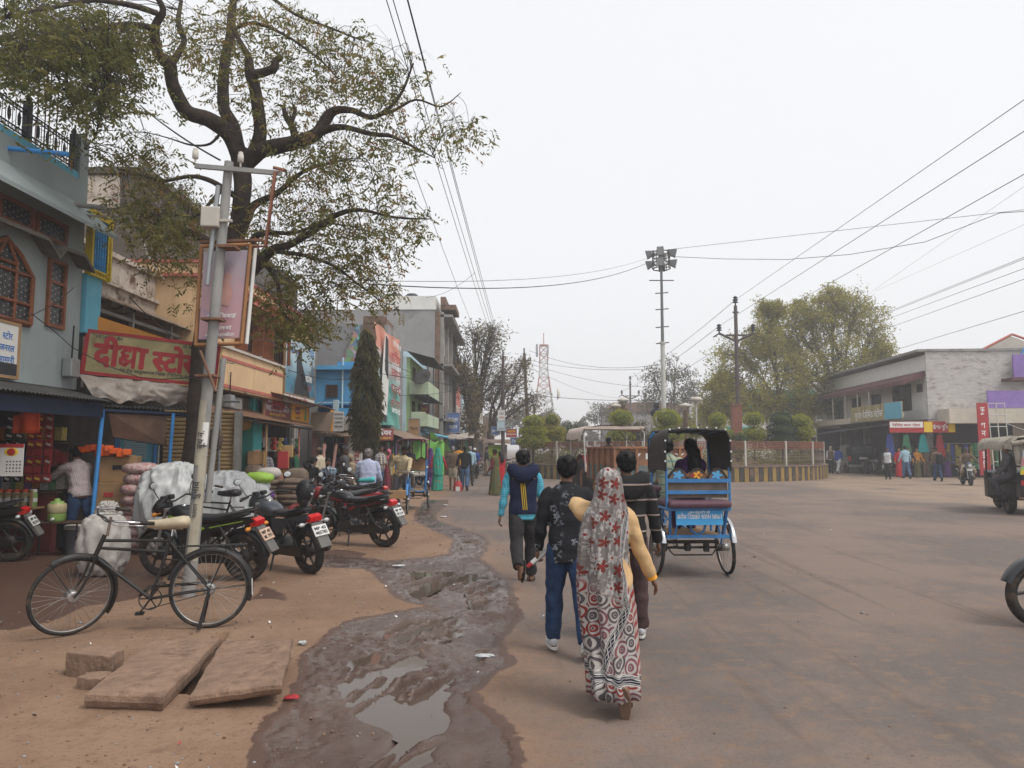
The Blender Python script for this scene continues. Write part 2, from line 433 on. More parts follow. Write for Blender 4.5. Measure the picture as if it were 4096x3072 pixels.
asp=q.mix(q.math('MULTIPLY',q.ramp(q.noise(34,6,.8),.5,.62),.5),asp,(.085,.068,.058));asp=q.mix(q.math('MULTIPLY',q.ramp(q.noise(120,3,.8),.56,.66),.6),asp,(.27,.22,.18))
asp=q.mix(q.math('MULTIPLY',q.ramp(q.noise(1.0,3,.5,stretch=(3.2,.12,1),dist=.6),.56,.66),.5),asp,(.10,.075,.062))
asp=q.mix(q.math('MULTIPLY',q.ramp(n3,.5,.8),.3),asp,(.06,.05,.045))
c=q.mix(q.math('MULTIPLY',ar,q.ramp(n2,.2,.55)),dirt,asp)
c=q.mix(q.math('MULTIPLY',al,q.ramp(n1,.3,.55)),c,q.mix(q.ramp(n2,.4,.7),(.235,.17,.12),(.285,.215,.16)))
c=q.mix(q.math('MULTIPLY',aw,.9),c,(.078,.04,.028))
c=q.mix(q.math('MULTIPLY',am,q.ramp(n2,.2,.5)),c,q.mix(q.ramp(n1,.4,.6),(.075,.042,.031),(.105,.070,.056)))
gl=q.math('MULTIPLY',q.math('MULTIPLY',am,q.ramp(q.noise(2.6,5,.65),.36,.58)),.62)
rg=q.math('SUBTRACT',q.math('SUBTRACT',.92,q.math('MULTIPLY',aw,.42)),gl)
q.base(c,rg,0,.45)
bh=q.math('ADD',q.math('MULTIPLY',n2,.5),q.math('MULTIPLY',n3,.35));bh=q.math('ADD',bh,q.math('MULTIPLY',n4,.4));q.bump(bh,.6,.02)
SURF=q.mat
att=dict(wet=wet,road=road,mud=mud,light=light)
for i,(nm,)in enumerate((('ground',),('road',),('mud',))):
 ff=F[fc==i];ids=np.unique(ff);mp=np.full(nx*ny,-1);mp[ids]=np.arange(len(ids))
 o=np_mesh(nm,VV[ids],mp[ff],SURF,None,False,True,None,{k:a_[ids]for k,a_ in att.items()})
 tag(o,{'ground':'dry brown dirt ground along the shops','road':'dusty worn asphalt road surface','mud':'dark wet muddy strip with wheel ruts beside the road'}[nm],kind='structure')
def gz(x,y):
 i=min(max(np.searchsorted(GY,y),0),ny-1);j=min(max(np.searchsorted(GX,x),0),nx-1);return float(h[i*nx+j])
q=NB('puddle_water');q.base((.085,.06,.045),.04,0,.5);q.b.inputs['IOR'].default_value=1.33
q.bump(q.noise(9,3,.5),.03,.01);WATER=q.mat
m=MB()
for P_ in PUD:
 cx=sum(p[0]for p in P_)/len(P_);cy_=sum(p[1]for p in P_)/len(P_)
 m.add([(cx+(x-cx)*1.2,cy_+(y-cy_)*1.15,-.027)for x,y in P_],[tuple(range(len(P_)))[::-1]if sdist(P_,np.array([0.]),np.array([0.]))[0]<-9 else tuple(range(len(P_)))])
o=m.build('puddle',WATER);tag(o,'muddy rain water standing in the ruts',kind='structure')
# ============= shared materials
M_={}
def mm(k,*a,**kw):M_[k]=mat(k,*a,**kw);return M_[k]
mm('greyblue',(.30,.345,.345),.85,.07,1.2,dirt=(.22,.245,.24),dcov=.56,dscale=.9,streak=True)
mm('conc',(.26,.25,.235),.9,.2,1.5,bump=.3,dirt=(.13,.12,.11),dcov=.52,streak=True)
mm('concdark',(.125,.112,.095),.92,.3,.8,bump=.4,dirt=(.055,.05,.045),dcov=.5,dscale=.7,streak=True)
mm('paleblue',(.13,.42,.56),.8,.1,2)
mm('teal',(.05,.36,.36),.8,.12,2)
mm('skyblue',(.09,.33,.60),.8,.12,1.3,dirt=(.08,.22,.36),dcov=.6,streak=True)
mm('cream',(.62,.43,.25),.85,.1,1.2,dirt=(.40,.24,.13),dcov=.57,dscale=.8,streak=True)
mm('redtrim',(.42,.13,.10),.8,.15)
mm('iron',(.012,.013,.02),.5,.2,5)
mm('woodbr',(.19,.065,.03),.6,.25,4)
mm('wooddk',(.06,.035,.022),.75,.3,4)
mm('white',(.66,.65,.62),.8,.06,2)
mm('offwhite',(.50,.47,.42),.85,.12,1.5,dirt=(.26,.23,.2),dcov=.6,streak=True)
mm('peel',(.46,.40,.34),.9,.15,2,bump=.5,dirt=(.10,.05,.03),dcov=.47,dscale=2.4)
mm('rust',(.17,.09,.055),.85,.3,5,dirt=(.09,.045,.03),dcov=.5)
mm('tin',(.22,.16,.12),.75,.2,3,metal=0,dirt=(.12,.065,.04),dcov=.5,dscale=2)
mm('tindark',(.05,.048,.047),.7,.3,3)
mm('bluepaint',(.05,.25,.60),.55,.12,4)
mm('navybeam',(.008,.018,.05),.6,.2)
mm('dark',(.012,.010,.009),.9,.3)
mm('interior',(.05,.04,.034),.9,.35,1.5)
mm('yellow',(.62,.46,.03),.7,.1)
mm('panelblue',(.05,.31,.62),.7,.08)
mm('orange',(.62,.27,.06),.8,.06)
mm('signred',(.38,.03,.035),.6,.1)
mm('textdark',(.03,.03,.035),.7,.1)
mm('textwhite',(.75,.75,.74),.7,.04)
mm('textyellow',(.75,.52,.04),.7,.04)
mm('textblue',(.03,.16,.5),.7,.04)
mm('textgreen',(.05,.3,.1),.7,.04)
mm('signgreen',(.36,.31,.16),.75,.2,2.2,dirt=(.20,.13,.06),dcov=.5,dscale=3,streak=True)
mm('shutter',(.36,.25,.12),.6,.15,3,dirt=(.2,.12,.07),dcov=.55)
mm('shutteryel',(.40,.26,.07),.6,.2,3,dirt=(.16,.09,.06),dcov=.5)
mm('tarp',(.42,.37,.33),.8,.15,3,dirt=(.17,.11,.08),dcov=.5,dscale=2.2,bump=.2)
mm('green',(.32,.44,.21),.8,.1)
mm('palegreen',(.42,.50,.36),.8,.1)
mm('wallblue',(.42,.55,.60),.85,.08,1.2,dirt=(.3,.36,.38),dcov=.6)
mm('brown',(.16,.10,.07),.85,.25)
mm('greywall',(.27,.26,.255),.9,.12,.7,dirt=(.17,.165,.16),dcov=.5,dscale=.5)
mm('pink',(.5,.28,.25),.85,.1)
mm('stonefloor',(.13,.085,.06),.7,.25,2)
mm('ply',(.33,.2,.1),.8,.15)
mm('metalgrey',(.30,.31,.32),.45,.1,5,metal=.3)
mm('chrome',(.55,.55,.56),.18,.05,5,metal=1)
mm('glassdark',(.015,.018,.02),.12,.1,2,spec=.6)
q=NB('brick');bt=q.n('ShaderNodeTexBrick');bt.inputs['Scale'].default_value=4.5
bt.inputs['Color1'].default_value=(.15,.055,.035,1);bt.inputs['Color2'].default_value=(.09,.04,.028,1);bt.inputs['Mortar'].default_value=(.10,.075,.06,1)
mp=q.n('ShaderNodeMapping');mp.inputs['Rotation'].default_value=(R(90),0,R(90));q.l(q.co(),mp.inputs[0]);q.l(mp.outputs[0],bt.inputs[0]);q.base(bt.outputs[0],.9);M_['brick']=q.mat
q=NB('whitebrick');bt=q.n('ShaderNodeTexBrick');bt.inputs['Scale'].default_value=2.2
bt.inputs['Color1'].default_value=(.52,.50,.48,1);bt.inputs['Color2'].default_value=(.44,.42,.40,1);bt.inputs['Mortar'].default_value=(.30,.28,.26,1);bt.inputs['Mortar Size'].default_value=.012
mp=q.n('ShaderNodeMapping');mp.inputs['Rotation'].default_value=(R(90),0,0);q.l(q.co(),mp.inputs[0]);q.l(mp.outputs[0],bt.inputs[0])
q.base(q.mix(q.math('MULTIPLY',q.ramp(q.noise(1.6,8,.75,stretch=(1,1,3)),.52,.62),.7),bt.outputs[0],(.20,.17,.15)),.9);M_['whitebrick']=q.mat
q=NB('lattice');x,y,z=q.sep(q.co())
fy,fz=q.math('SUBTRACT',q.math('FRACT',q.math('MULTIPLY',y,11)),.5),q.math('SUBTRACT',q.math('FRACT',q.math('ADD',q.math('MULTIPLY',z,11),q.math('MULTIPLY',q.math('FLOOR',q.math('MULTIPLY',y,11)),.5))),.5)
d2=q.math('ADD',q.math('MULTIPLY',fy,fy),q.math('MULTIPLY',fz,fz))
q.base(q.mix(q.math('LESS_THAN',d2,.013),q.mix(q.ramp(q.noise(14,3),.4,.6),(.012,.014,.016),(.05,.05,.05)),(.45,.43,.40)),.35);M_['lattice']=q.mat
def lab(*a):return ' '.join(a)
def part(p,name,m,fn,label=None):
 b=MB();fn(b);o=b.build(name,M_[m]if isinstance(m,str)else m,p)
 if label:o['label']=label
 return o
def winX(p,X,y0,y1,z0,z1,fr='woodbr',gl='glassdark',nv=1,nh=0,fw=.07,s=1):
 f=MB();e=.05*s
 f.span(X,X+e,y0,y0+fw,z0,z1);f.span(X,X+e,y1-fw,y1,z0,z1)
 f.span(X,X+e,y0+fw,y1-fw,z0,z0+fw);f.span(X,X+e,y0+fw,y1-fw,z1-fw,z1)
 for i in range(nv):y=y0+(y1-y0)*(i+1)/(nv+1);f.span(X,X+e*.9,y-fw*.4,y+fw*.4,z0+fw,z1-fw)
 for i in range(nh):z=z0+(z1-z0)*(i+1)/(nh+1);f.span(X,X+e*.8,y0+fw,y1-fw,z-fw*.4,z+fw*.4)
 o=f.build('window',M_[fr],p)
 g=MB();g.span(X-.01*s,X+.012*s,y0+.02,y1-.02,z0+.02,z1-.02);g.build('pane',M_[gl],o);return o
def winY(p,Yp,x0,x1,z0,z1,fr='woodbr',gl='glassdark',nv=1,nh=0,fw=.07):
 f=MB();e=-.05
 f.span(x0,x0+fw,Yp,Yp+e,z0,z1);f.span(x1-fw,x1,Yp,Yp+e,z0,z1)
 f.span(x0+fw,x1-fw,Yp,Yp+e,z0,z0+fw);f.span(x0+fw,x1-fw,Yp,Yp+e,z1-fw,z1)
 for i in range(nv):x=x0+(x1-x0)*(i+1)/(nv+1);f.span(x-fw*.4,x+fw*.4,Yp,Yp+e*.9,z0+fw,z1-fw)
 for i in range(nh):z=z0+(z1-z0)*(i+1)/(nh+1);f.span(x0+fw,x1-fw,Yp,Yp+e*.8,z-fw*.4,z+fw*.4)
 o=f.build('window',M_[fr],p)
 g=MB();g.span(x0+.02,x1-.02,Yp+.01,Yp-.012,z0+.02,z1-.02);g.build('pane',M_[gl],o);return o
UZ=(0,0,1)
# ============= grey-blue house at the left edge
t=thing('house','grey-blue two-storey house with brown studded windows and black balcony railing','house',(-8.5,8.5,0))
X=-7.3
def f(b):
 b.span(-12,X,3.6,12.45,2.62,5.72);b.span(-12,-8.9,3.6,12.45,0,2.62)
 b.span(-8.9,X,3.6,5.0,0,2.62)
part(t,'wall','greyblue',f)
part(t,'parapet','greyblue',lambda b:(b.span(X-.16,X+.02,3.6,12.45,5.722,6.15),b.span(X-.16,X+.015,12.2,12.452,6.15,6.95)))
part(t,'ledge','paleblue',lambda b:b.span(X-.14,X+.0,3.6,12.2,6.152,6.27))
def f(b):
 for y0,y1,xo in((3.6,12.55,.52),):
  b.prism([(0,0),(xo,-.5),(xo,-.57),(0,-.14)],(X,y0,5.76),(1,0,0),UZ,-(y1-y0))
o=part(t,'chajja','greyblue',f)
def f(b):
 for y0,y1 in((9.7,11.35),(11.35,12.3)):
  ym=(y0+y1)/2
  prof=[(y0,4.62),(y0+.15,4.80),(y1-.3,4.83),(y1,4.62)]
  for(a,za),(c_,zc)in zip(prof,prof[1:]):
   b.add([(X,a,za+.1),(X,c_,zc+.1),(X+.3,c_,zc),(X+.3,a,za),(X,a,za+.04),(X,c_,zc+.04),(X+.3,c_,zc-.06),(X+.3,a,za-.06)],[(0,1,2,3),(7,6,5,4),(3,2,6,7),(0,3,7,4),(1,5,6,2)])
part(t,'window_hood','concdark',f)
for y0,y1 in((8.9,9.55),(9.62,10.25),(10.3,11.08),(11.14,11.93)):winX(t,X,y0,y1,4.9,5.27,'woodbr','lattice',0,0,.06)
winX(t,X,11.5,11.97,3.55,4.64,'woodbr','lattice',0,2,.06)
AR=[(9.9,3.5),(11.12,3.5),(11.12,4.22),(10.82,4.5),(10.51,4.66),(10.2,4.5),(9.9,4.22)]
b=MB()
for(ya,za),(yb,zb)in zip(AR,AR[1:]+AR[:1]):b.tube([(X+.03,ya,za),(X+.03,yb,zb)],.045,4)
for ya,za,yb,zb in((10.3,3.5,10.3,4.35),(10.75,3.5,10.75,4.35),(9.9,4.22,11.12,4.22),(9.9,3.78,11.12,3.78),(10.3,4.3,10.51,4.66),(10.75,4.35,10.51,4.66),(10.3,4.33,10.75,4.33)):
 b.tube([(X+.03,ya,za),(X+.03,yb,zb)],.03,4)
wo_=b.build('arched_window',M_['woodbr'],t)
b=MB();b.prism([(y,z)for y,z in AR],(X-.005,0,0),(0,1,0),UZ,.02);b.build('pane',M_['lattice'],wo_)
def f(b):
 xr=X-.06
 for z in(6.33,6.40,6.68,6.74):b.tube([(xr,3.6,z),(xr,12.2,z)],.012,5)
 y=3.7;i=0
 while y<12.15:
  b.tube([(xr,y,6.33),(xr,y,6.74)],.007,4)
  if i%3==1:b.ell((xr,y,6.54),(.012,.045,.11),8,6)
  if i%1==0:
   for z in(6.365,6.71):b.ring((xr,y+.03,z),.026,.005,'X',6,3)
  y+=.075;i+=1
 for y in(10.93,12.12):
  b.span(xr-.05,xr+.05,y-.05,y+.05,6.27,6.9,bev=.01);b.ell((xr,y,6.95),(.04,.04,.06),8,6)
part(t,'railing','iron',f)
part(t,'drain_pipe','bluepaint',lambda b:b.tube([(X,10.45,5.97),(X+.85,10.5,5.9)],.035,10),'blue plastic drain spout')
part(t,'drain_pipe','conc',lambda b:(b.tube([(X,11.9,5.63),(X+.62,11.95,5.58)],.04,10),b.tube([(X,11.95,5.48),(X+.62,12.0,5.44)],.02,8)),'grey concrete drain spout')
b=MB()
for yy in(-.1,.1):
 for xx in(-.1,.1):b.tube([(-7.75+xx,12.0+yy,6.2),(-7.75+xx,12.0+yy,8.9)],.012,5)
for z in np.arange(6.4,8.6,.18):b.tube([(-7.85,11.9,z),(-7.65,11.9,z),(-7.65,12.1,z),(-7.85,12.1,z)],.006,4,close=True)
b.build('rebar',M_['rust'],t)
o=thing('shop_sign','white board with blue writing fixed to the grey-blue house','sign',(-7.2,10.2,3.0))
part(o,'board','white',lambda b:b.span(X+.03,X+.09,9.1,10.78,2.68,3.42))
part(o,'frame','ply',lambda b:(b.span(X+.02,X+.10,10.78,10.83,2.64,3.46),b.span(X+.02,X+.10,9.1,10.78,2.64,2.68),b.span(X+.02,X+.10,9.1,10.78,3.42,3.46)))
def f(b):
 for i,s in enumerate(('स्टोर','जनरल','सामग्री')):b.text(s,(X+.09,10.55,3.2-.17*i),(0,1,0),UZ,.13,0)
part(o,'lettering','textblue',f)
part(o,'stripe','textdark',lambda b:b.span(X+.091,X+.094,9.1,10.78,2.685,2.86))
# ============= first stall: awning, posts, counter
t=thing('stall_awning','long dark corrugated awning on a navy beam below the grey-blue house','awning',(-6.6,8.5,0))
part(t,'roof_sheet','tindark',lambda b:b.corr((-6.5,4.0,2.40),(-6.5,12.12,2.40),(-7.29,12.12,2.6),(-7.29,4.0,2.6),95,.012))
part(t,'beam','navybeam',lambda b:(b.span(-6.72,-6.64,4.0,12.1,2.14,2.36),b.span(-7.28,-6.72,7.9,7.98,2.2,2.36)))
A_=Vector((-6.72,12.14,2.33));B_=Vector((-5.72,13.35,2.31));D_=Vector((-7.6,13.0,2.72));C_=Vector((-6.5,14.6,2.70))
t=thing('stall_canopy','rusty corrugated canopy on bright blue posts in front of the grocery stall','canopy',(-6.6,12.7,0))
part(t,'roof_sheet','tindark',lambda b:b.corr(A_,B_,C_,D_,22,.014))
part(t,'beam','navybeam',lambda b:(b.tube([A_+Vector((.0,.05,-.07)),B_+Vector((-.02,.05,-.07))],.04,4),b.tube([A_+Vector((0,.05,-.07)),D_+Vector((0,0,-.08))],.035,4)))
part(t,'post','bluepaint',lambda b:b.tube([(-6.72,12.02,0),(-6.69,12.17,2.27)],.034,10))
part(t,'post','bluepaint',lambda b:b.tube([(-5.98,12.95,0),(-5.92,13.02,2.25)],.03,10))
part(t,'post','metalgrey',lambda b:b.tube([(-6.35,13.4,0),(-6.33,13.4,2.4)],.022,8),'thin grey inner post')
t=thing('sun_flap','hanging brown cloth flap under the rusty stall canopy','cloth',(-6.4,12.9,1.9))
part(t,'cloth','brown',lambda b:b.add([(-6.66,12.3,2.22),(-6.05,13.05,2.22),(-6.1,13.2,1.68),(-6.7,12.55,1.82),(-6.67,12.31,2.22),(-6.06,13.06,2.22),(-6.11,13.21,1.68),(-6.71,12.56,1.82)],[(0,1,2,3),(7,6,5,4),(0,3,7,4),(1,5,6,2),(3,2,6,7)]))
part(t,'rod','iron',lambda b:b.tube([(-6.72,12.53,1.83),(-6.08,13.2,1.68)],.012,6))
t=thing('stall_shelving','dark grocery shelving packed with packets and jars under the house','shelf',(-8.4,10,0))
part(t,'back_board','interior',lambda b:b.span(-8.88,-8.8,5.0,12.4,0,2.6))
part(t,'shelf','wooddk',lambda b:[b.span(-8.8,-8.4,5.0,12.4,z,z+.03)for z in(.5,.95,1.4,1.85)])
part(t,'side_board','interior',lambda b:b.span(-8.8,-7.35,12.38,12.44,0,2.6))
cols_=[(.30,.03,.03),(.45,.36,.1),(.05,.12,.3),(.35,.33,.3),(.1,.25,.12),(.4,.15,.05),(.2,.08,.2)]
PK=[mat('packet_%s'%'abcdefg'[i],c_,.5,.3,20)for i,c_ in enumerate(cols_)]
b=MB()
for z in(.53,.98,1.43,1.88):
 y=5.1
 while y<12.2:
  w_=random.uniform(.07,.18);h_=random.uniform(.14,.34)
  b.box((-8.58+random.uniform(-.05,.1),y+w_/2,z+h_/2),(.16,w_*.92,h_),random.uniform(-.15,.15),random.randrange(7));y+=w_
o=b.build('packets',PK,t);o['kind']='stuff'
t=thing('stall_counter','dark red painted counter base along the grocery stall','counter',(-7.3,10,0))
part(t,'front',mat('counterred',(.10,.018,.014),.6,.2,3),lambda b:b.span(-8.8,-7.3,11.98,12.1,0,.92,bev=.01))
part(t,'top','wooddk',lambda b:b.span(-8.8,-7.25,11.95,12.14,.922,.95,bev=.005))
t=thing('shop_shutter','cream ribbed roller shutter behind the boxes of the stall','shutter',(-6.6,15.2,0))
def f(b):
 for i in range(30):b.tube([(-6.95,14.9,.05+.08*i),(-5.75,15.4,.05+.08*i)],.042,6)
part(t,'slats','shutter',f)
part(t,'jamb','conc',lambda b:b.box((-5.66,15.42,1.2),(.16,.2,2.4),.39))
t=thing('blue_door','pale blue louvred door between shelves and the cream shutter','door',(-7.2,14.7,0))
part(t,'leaf','paleblue',lambda b:b.box((-7.3,14.6,1.1),(.62,.05,2.2),.39))
def f(b):
 for i in range(9):b.box((-7.34,14.56,1.45+.045*i),(.4,.03,.03),.39,rx=.5)
part(t,'louvre','wallblue',f)
part(t,'frame','bluepaint',lambda b:(b.box((-7.0,14.7,1.1),(.07,.08,2.24),.39),b.box((-7.64,14.46,1.1),(.07,.08,2.24),.39)))
t=thing('store_sign','weathered green board with big red store lettering above the stall canopy','sign',(-6.4,12.95,2.8))
P0=Vector((-7.3,12.55,2.91));P1=Vector((-5.34,13.4,2.74));rr_=(P1-P0).normalized();ww=(P1-P0).length
uu=Vector((.05,.06,.78));uu=(uu-rr_*uu.dot(rr_)).normalized();nn=rr_.cross(uu)
part(t,'board','signgreen',lambda b:b.prism([(0,0),(ww,0),(ww,.76),(0,.76)],P0,rr_,uu,-.05))
def f(b):
 for x0,x1,y0,y1 in((-.02,ww,-.01,.045),(-.02,ww,.715,.77),(-.02,.05,.045,.715),(ww-.05,ww,.045,.715)):
  b.prism([(x0,y0),(x1,y0),(x1,y1),(x0,y1)],P0+nn*.004,rr_,uu,.012)
part(t,'border','signred',f)
def f(b):
 for i,(ox,oy)in enumerate(((0,0),(.014,.004),(-.014,-.004),(0,.012),(.008,-.012))):b.text('दीक्षा',P0+rr_*(.56+ox)+uu*(.19+oy),rr_,uu,.54,0,.82,.004+.0006*i);b.text('स्टोर्स',P0+rr_*(1.46+ox)+uu*(.19+oy),rr_,uu,.5,0,.80,.004+.0006*i)
part(t,'lettering','signred',f)
def f(b):
 b.text('प्रो. अमित जैन',P0+rr_*.35+uu*.63,rr_,uu,.075);b.text('मो. 98262',P0+rr_*1.65+uu*.64,rr_,uu,.07)
 b.text('मेन रोड नसरुल्लागंज जिला (विदिशा) म.प्र.',P0+rr_*1.15+uu*.1,rr_,uu,.075)
part(t,'small_lettering','textdark',f)
t=thing('dirty_tarp','dirty white plastic tarp bunched under the green store sign','tarp',(-6.3,12.9,2.5))
rows=[]
for j in range(15):
 v=j/14;row=[]
 for i in range(60):
  u_=i/59
  p=P0 .lerp(P1,u_*.9-.02)+Vector((0,0,-.04))
  e=A_.lerp(B_,u_*1.02-.0)+Vector((-.12,.06,.1))
  q_=p.lerp(e,v**1.0)
  fold=.05*math.sin(26*u_+5*v+3*mnoise.noise((u_*4,v*2,0)))+.09*mnoise.noise((u_*5,v*3,3))+.05*mnoise.noise((u_*14,v*7,9))
  q_+=Vector((.45,-.85,.15))*(fold+.06+.1*math.sin(math.pi*v));q_.z+=.08*v*mnoise.noise((u_*6,7,1))
  row.append(q_)
 rows.append(row)
b=MB();b.loft(rows,0,True,False,False);back=[[p+Vector((-.01,.02,0))for p in r_][::-1]for r_ in rows];b.loft(back,0,True,False,False)
b.build('sheet',M_['tarp'],t)
# ============= old house with the tin verandah
t=thing('old_house','old peeling white house with tin verandah roof and blue-yellow balcony panel','house',(-9,16,0))
part(t,'parapet','peel',lambda b:(b.span(-8.7,-8.3,12.9,20.2,4.6,5.58),b.span(-8.72,-8.22,12.9,20.2,5.58,5.68),b.span(-8.68,-8.28,12.95,14.1,5.68,6.15),b.span(-8.72,-8.2,12.9,20.2,4.98,5.06)))
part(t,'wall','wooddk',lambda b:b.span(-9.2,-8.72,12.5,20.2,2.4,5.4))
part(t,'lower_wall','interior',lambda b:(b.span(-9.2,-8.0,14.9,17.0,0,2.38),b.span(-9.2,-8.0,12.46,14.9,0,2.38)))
part(t,'verandah_roof','tin',lambda b:b.corr((-7.42,12.9,4.38),(-7.42,20.0,4.34),(-8.3,20.0,4.72),(-8.3,12.9,4.76),80,.016))
def f(b):
 for y in(13.2,14.9,16.6,18.3,19.8):b.span(-7.75,-7.67,y,y+.08,2.72,4.4)
 b.span(-7.74,-7.68,12.9,19.9,3.7,3.76);b.span(-7.74,-7.68,12.9,19.9,4.18,4.25)
part(t,'verandah_frame','conc',f)
part(t,'verandah_floor','interior',lambda b:b.span(-8.72,-7.6,12.9,20,2.56,2.7))
part(t,'side_pier','paleblue',lambda b:(b.span(-7.8,-7.24,12.5,12.95,3.6,4.62),))
part(t,'balcony_panel','panelblue',lambda b:b.span(-7.3,-7.21,12.56,13.0,4.72,5.62))
def f(b):
 X1=-7.2
 for y0,y1,z0,z1 in((12.5,12.56,4.6,5.74),(13.0,13.03,4.72,5.62),(13.1,13.14,4.6,5.74),(12.56,13.0,4.6,4.63),(12.56,13.0,4.69,4.72),(12.56,13.0,5.62,5.65),(12.56,13.0,5.71,5.74)):
  b.span(X1-.1,X1+.02,y0,y1,z0,z1)
 for z in np.arange(4.66,5.72,.09):b.span(X1-.06,X1,13.03,13.1,z,z+.025)
 for y in np.arange(12.58,13.0,.09):b.span(X1-.06,X1,y,y+.025,4.63,4.69);b.span(X1-.06,X1,y,y+.025,5.65,5.71)
part(t,'panel_frame','yellow',f)
def f(b):
 for z in np.arange(4.8,5.6,.16):b.span(-7.21,-7.197,12.57,12.99,z,z+.018)
 for y in np.arange(12.6,13.0,.08):b.span(-7.21,-7.195,y,y+.014,4.73,5.61)
part(t,'panel_grille',mat('panelbluedk',(.03,.2,.45),.7),f)
part(t,'awning_board','orange',lambda b:b.prism([(0,0),(2.4,-.5),(2.4,-.95),(0,-.95)],(-7.35,12.75,3.98),Vector((.62,.78,0)).normalized(),UZ,-.03))
part(t,'loose_cable','white',lambda b:b.tube([(-8.2,16.1,6.4),(-8.15,16.35,5.95),(-8.1,16.9,5.6),(-8.1,17.8,5.4)],.018,6),'loose white hanging pipe')
t=thing('concrete_house','tall bare dark concrete house rising behind the peeling white parapet','house',(-12,22,0))
part(t,'wall','concdark',lambda b:b.span(-17,-9.05,17.8,31,0,8.35))
part(t,'roof_slab','concdark',lambda b:(b.span(-17.1,-8.9,17.7,31.1,8.35,8.5),b.span(-17,-9.1,17.85,31,8.5,8.52)))
part(t,'plaster_patch','peel',lambda b:b.span(-10.9,-9.6,17.76,17.802,7.5,8.3))
part(t,'roof_post','conc',lambda b:[b.span(-9.2,-9.1,y,y+.1,8.52,8.9)for y in(18,20,22,24)])
# ============= cream house
t=thing('cream_house','cream upper-storey house with red trim and brown shuttered windows','house',(-8,21,0))
part(t,'wall','cream',lambda b:b.span(-11,-6.95,17.1,25.4,3.08,5.62))
part(t,'roof_band','redtrim',lambda b:(b.span(-11,-6.8,17.0,25.5,5.62,5.7),b.span(-11,-6.9,17.0,25.45,5.95,6.02)))
part(t,'parapet','cream',lambda b:b.span(-11,-6.95,17.05,25.4,5.7,5.95))
part(t,'balcony_wall','cream',lambda b:b.span(-6.95,-6.72,17.15,21.75,3.02,3.98))
part(t,'balcony_trim','redtrim',lambda b:(b.span(-6.722,-6.70,17.15,21.75,3.06,3.14),b.span(-6.722,-6.70,17.15,21.75,3.72,3.79)))
part(t,'balcony_cap','offwhite',lambda b:b.span(-6.95,-6.66,17.1,21.8,3.98,4.04))
part(t,'window_hood','redtrim',lambda b:b.span(-6.95,-6.55,17.6,23.2,5.28,5.36))
for y0,y1 in((18.55,19.7),(20.6,22.1)):
 o=winX(t,-6.95,y0,y1,4.08,5.2,'woodbr','dark',1,1,.08)
 b=MB()
 for i in range(7):b.span(-6.90,-6.885,y0+.12+(y1-y0-.24)*i/6,y0+.14+(y1-y0-.24)*i/6,4.15,5.13)
 b.build('bars',M_['wooddk'],o)
 for ye,sg in((y0,-1),(y1,1)):
  b=MB();b.box((-6.78,ye+sg*.03,4.64),(.3,.035,1.1),0);b.box((-6.78,ye+sg*.03,4.64),(.2,.045,.4),0);b.build('shutter',M_['woodbr'],o)
part(t,'pipe','metalgrey',lambda b:b.tube([(-6.88,20.2,3.9),(-6.88,20.2,5.25)],.05,8))
part(t,'brick_wall','brick',lambda b:b.span(-7.7,-7.28,16.9,20.6,2.5,3.02))
part(t,'pillar','teal',lambda b:b.span(-7.7,-7.15,20.62,21.35,0,3.02),'turquoise painted pillar')
part(t,'ledge','conc',lambda b:b.span(-7.28,-6.85,17.3,18.9,2.62,2.9))
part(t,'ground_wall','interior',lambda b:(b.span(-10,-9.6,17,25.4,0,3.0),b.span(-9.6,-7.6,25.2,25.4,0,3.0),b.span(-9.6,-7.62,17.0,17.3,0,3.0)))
t=thing('rolling_shutter','yellow-brown ribbed rolling shutter beside the turquoise pillar','shutter',(-7.5,19.5,0))
part(t,'slats','shutteryel',lambda b:[b.tube([(-7.5,17.4,.06+.09*i),(-7.5,20.6,.06+.09*i)],.047,6)for i in range(24)])
part(t,'roll_box','shutteryel',lambda b:b.tube([(-7.38,17.35,2.32),(-7.38,20.62,2.32)],.2,12))
t=thing('poster','pale printed poster pasted on the turquoise pillar','poster',(-7.14,21,1.5))
part(t,'paper','pink',lambda b:b.span(-7.15,-7.142,20.75,21.25,1.0,1.6))
part(t,'lettering','textdark',lambda b:[b.text('सूचना सभा',(-7.142,21.0,1.45-.13*i),(0,1,0),UZ,.1,0)for i in range(3)])
t=thing('tin_canopy','rusty tin canopy on thin brown posts before the grain shop','canopy',(-6.7,20,0))
part(t,'roof_sheet','rust',lambda b:b.corr((-6.5,15.6,2.46),(-6.45,24.4,2.32),(-7.3,24.4,2.66),(-7.3,15.6,2.8),100,.012))
part(t,'rafter','wooddk',lambda b:(b.tube([(-6.6,15.7,2.38),(-6.55,24.3,2.25)],.035,5),[b.tube([(-6.55,y,2.34),(-7.28,y,2.6)],.03,5)for y in(16,18,20,22,24)]))
for i,(y,mt_,x,r_)in enumerate(((20.3,'ply',-6.68,.03),(22.4,'iron',-6.7,.028),(23.5,'redtrim',-6.7,.028),(24.3,'iron',-6.62,.022))):
 part(t,'post',mt_,lambda b:b.tube([(x,y,0),(x,y,2.3)],r_,8))
t=thing('blue_pipe','light blue pipe with a bent top standing beside the tree trunk','pipe',(-5.9,15.2,0))
part(t,'tube','metalgrey',lambda b:b.tube([(-5.95,15.2,0),(-5.95,15.2,2.5),(-5.9,15.2,2.6),(-5.55,15.2,2.6)],.03,8))
t=thing('awning_strip','narrow rusty tin roof above the grocery hoardings','awning',(-6.6,23.5,2.9))
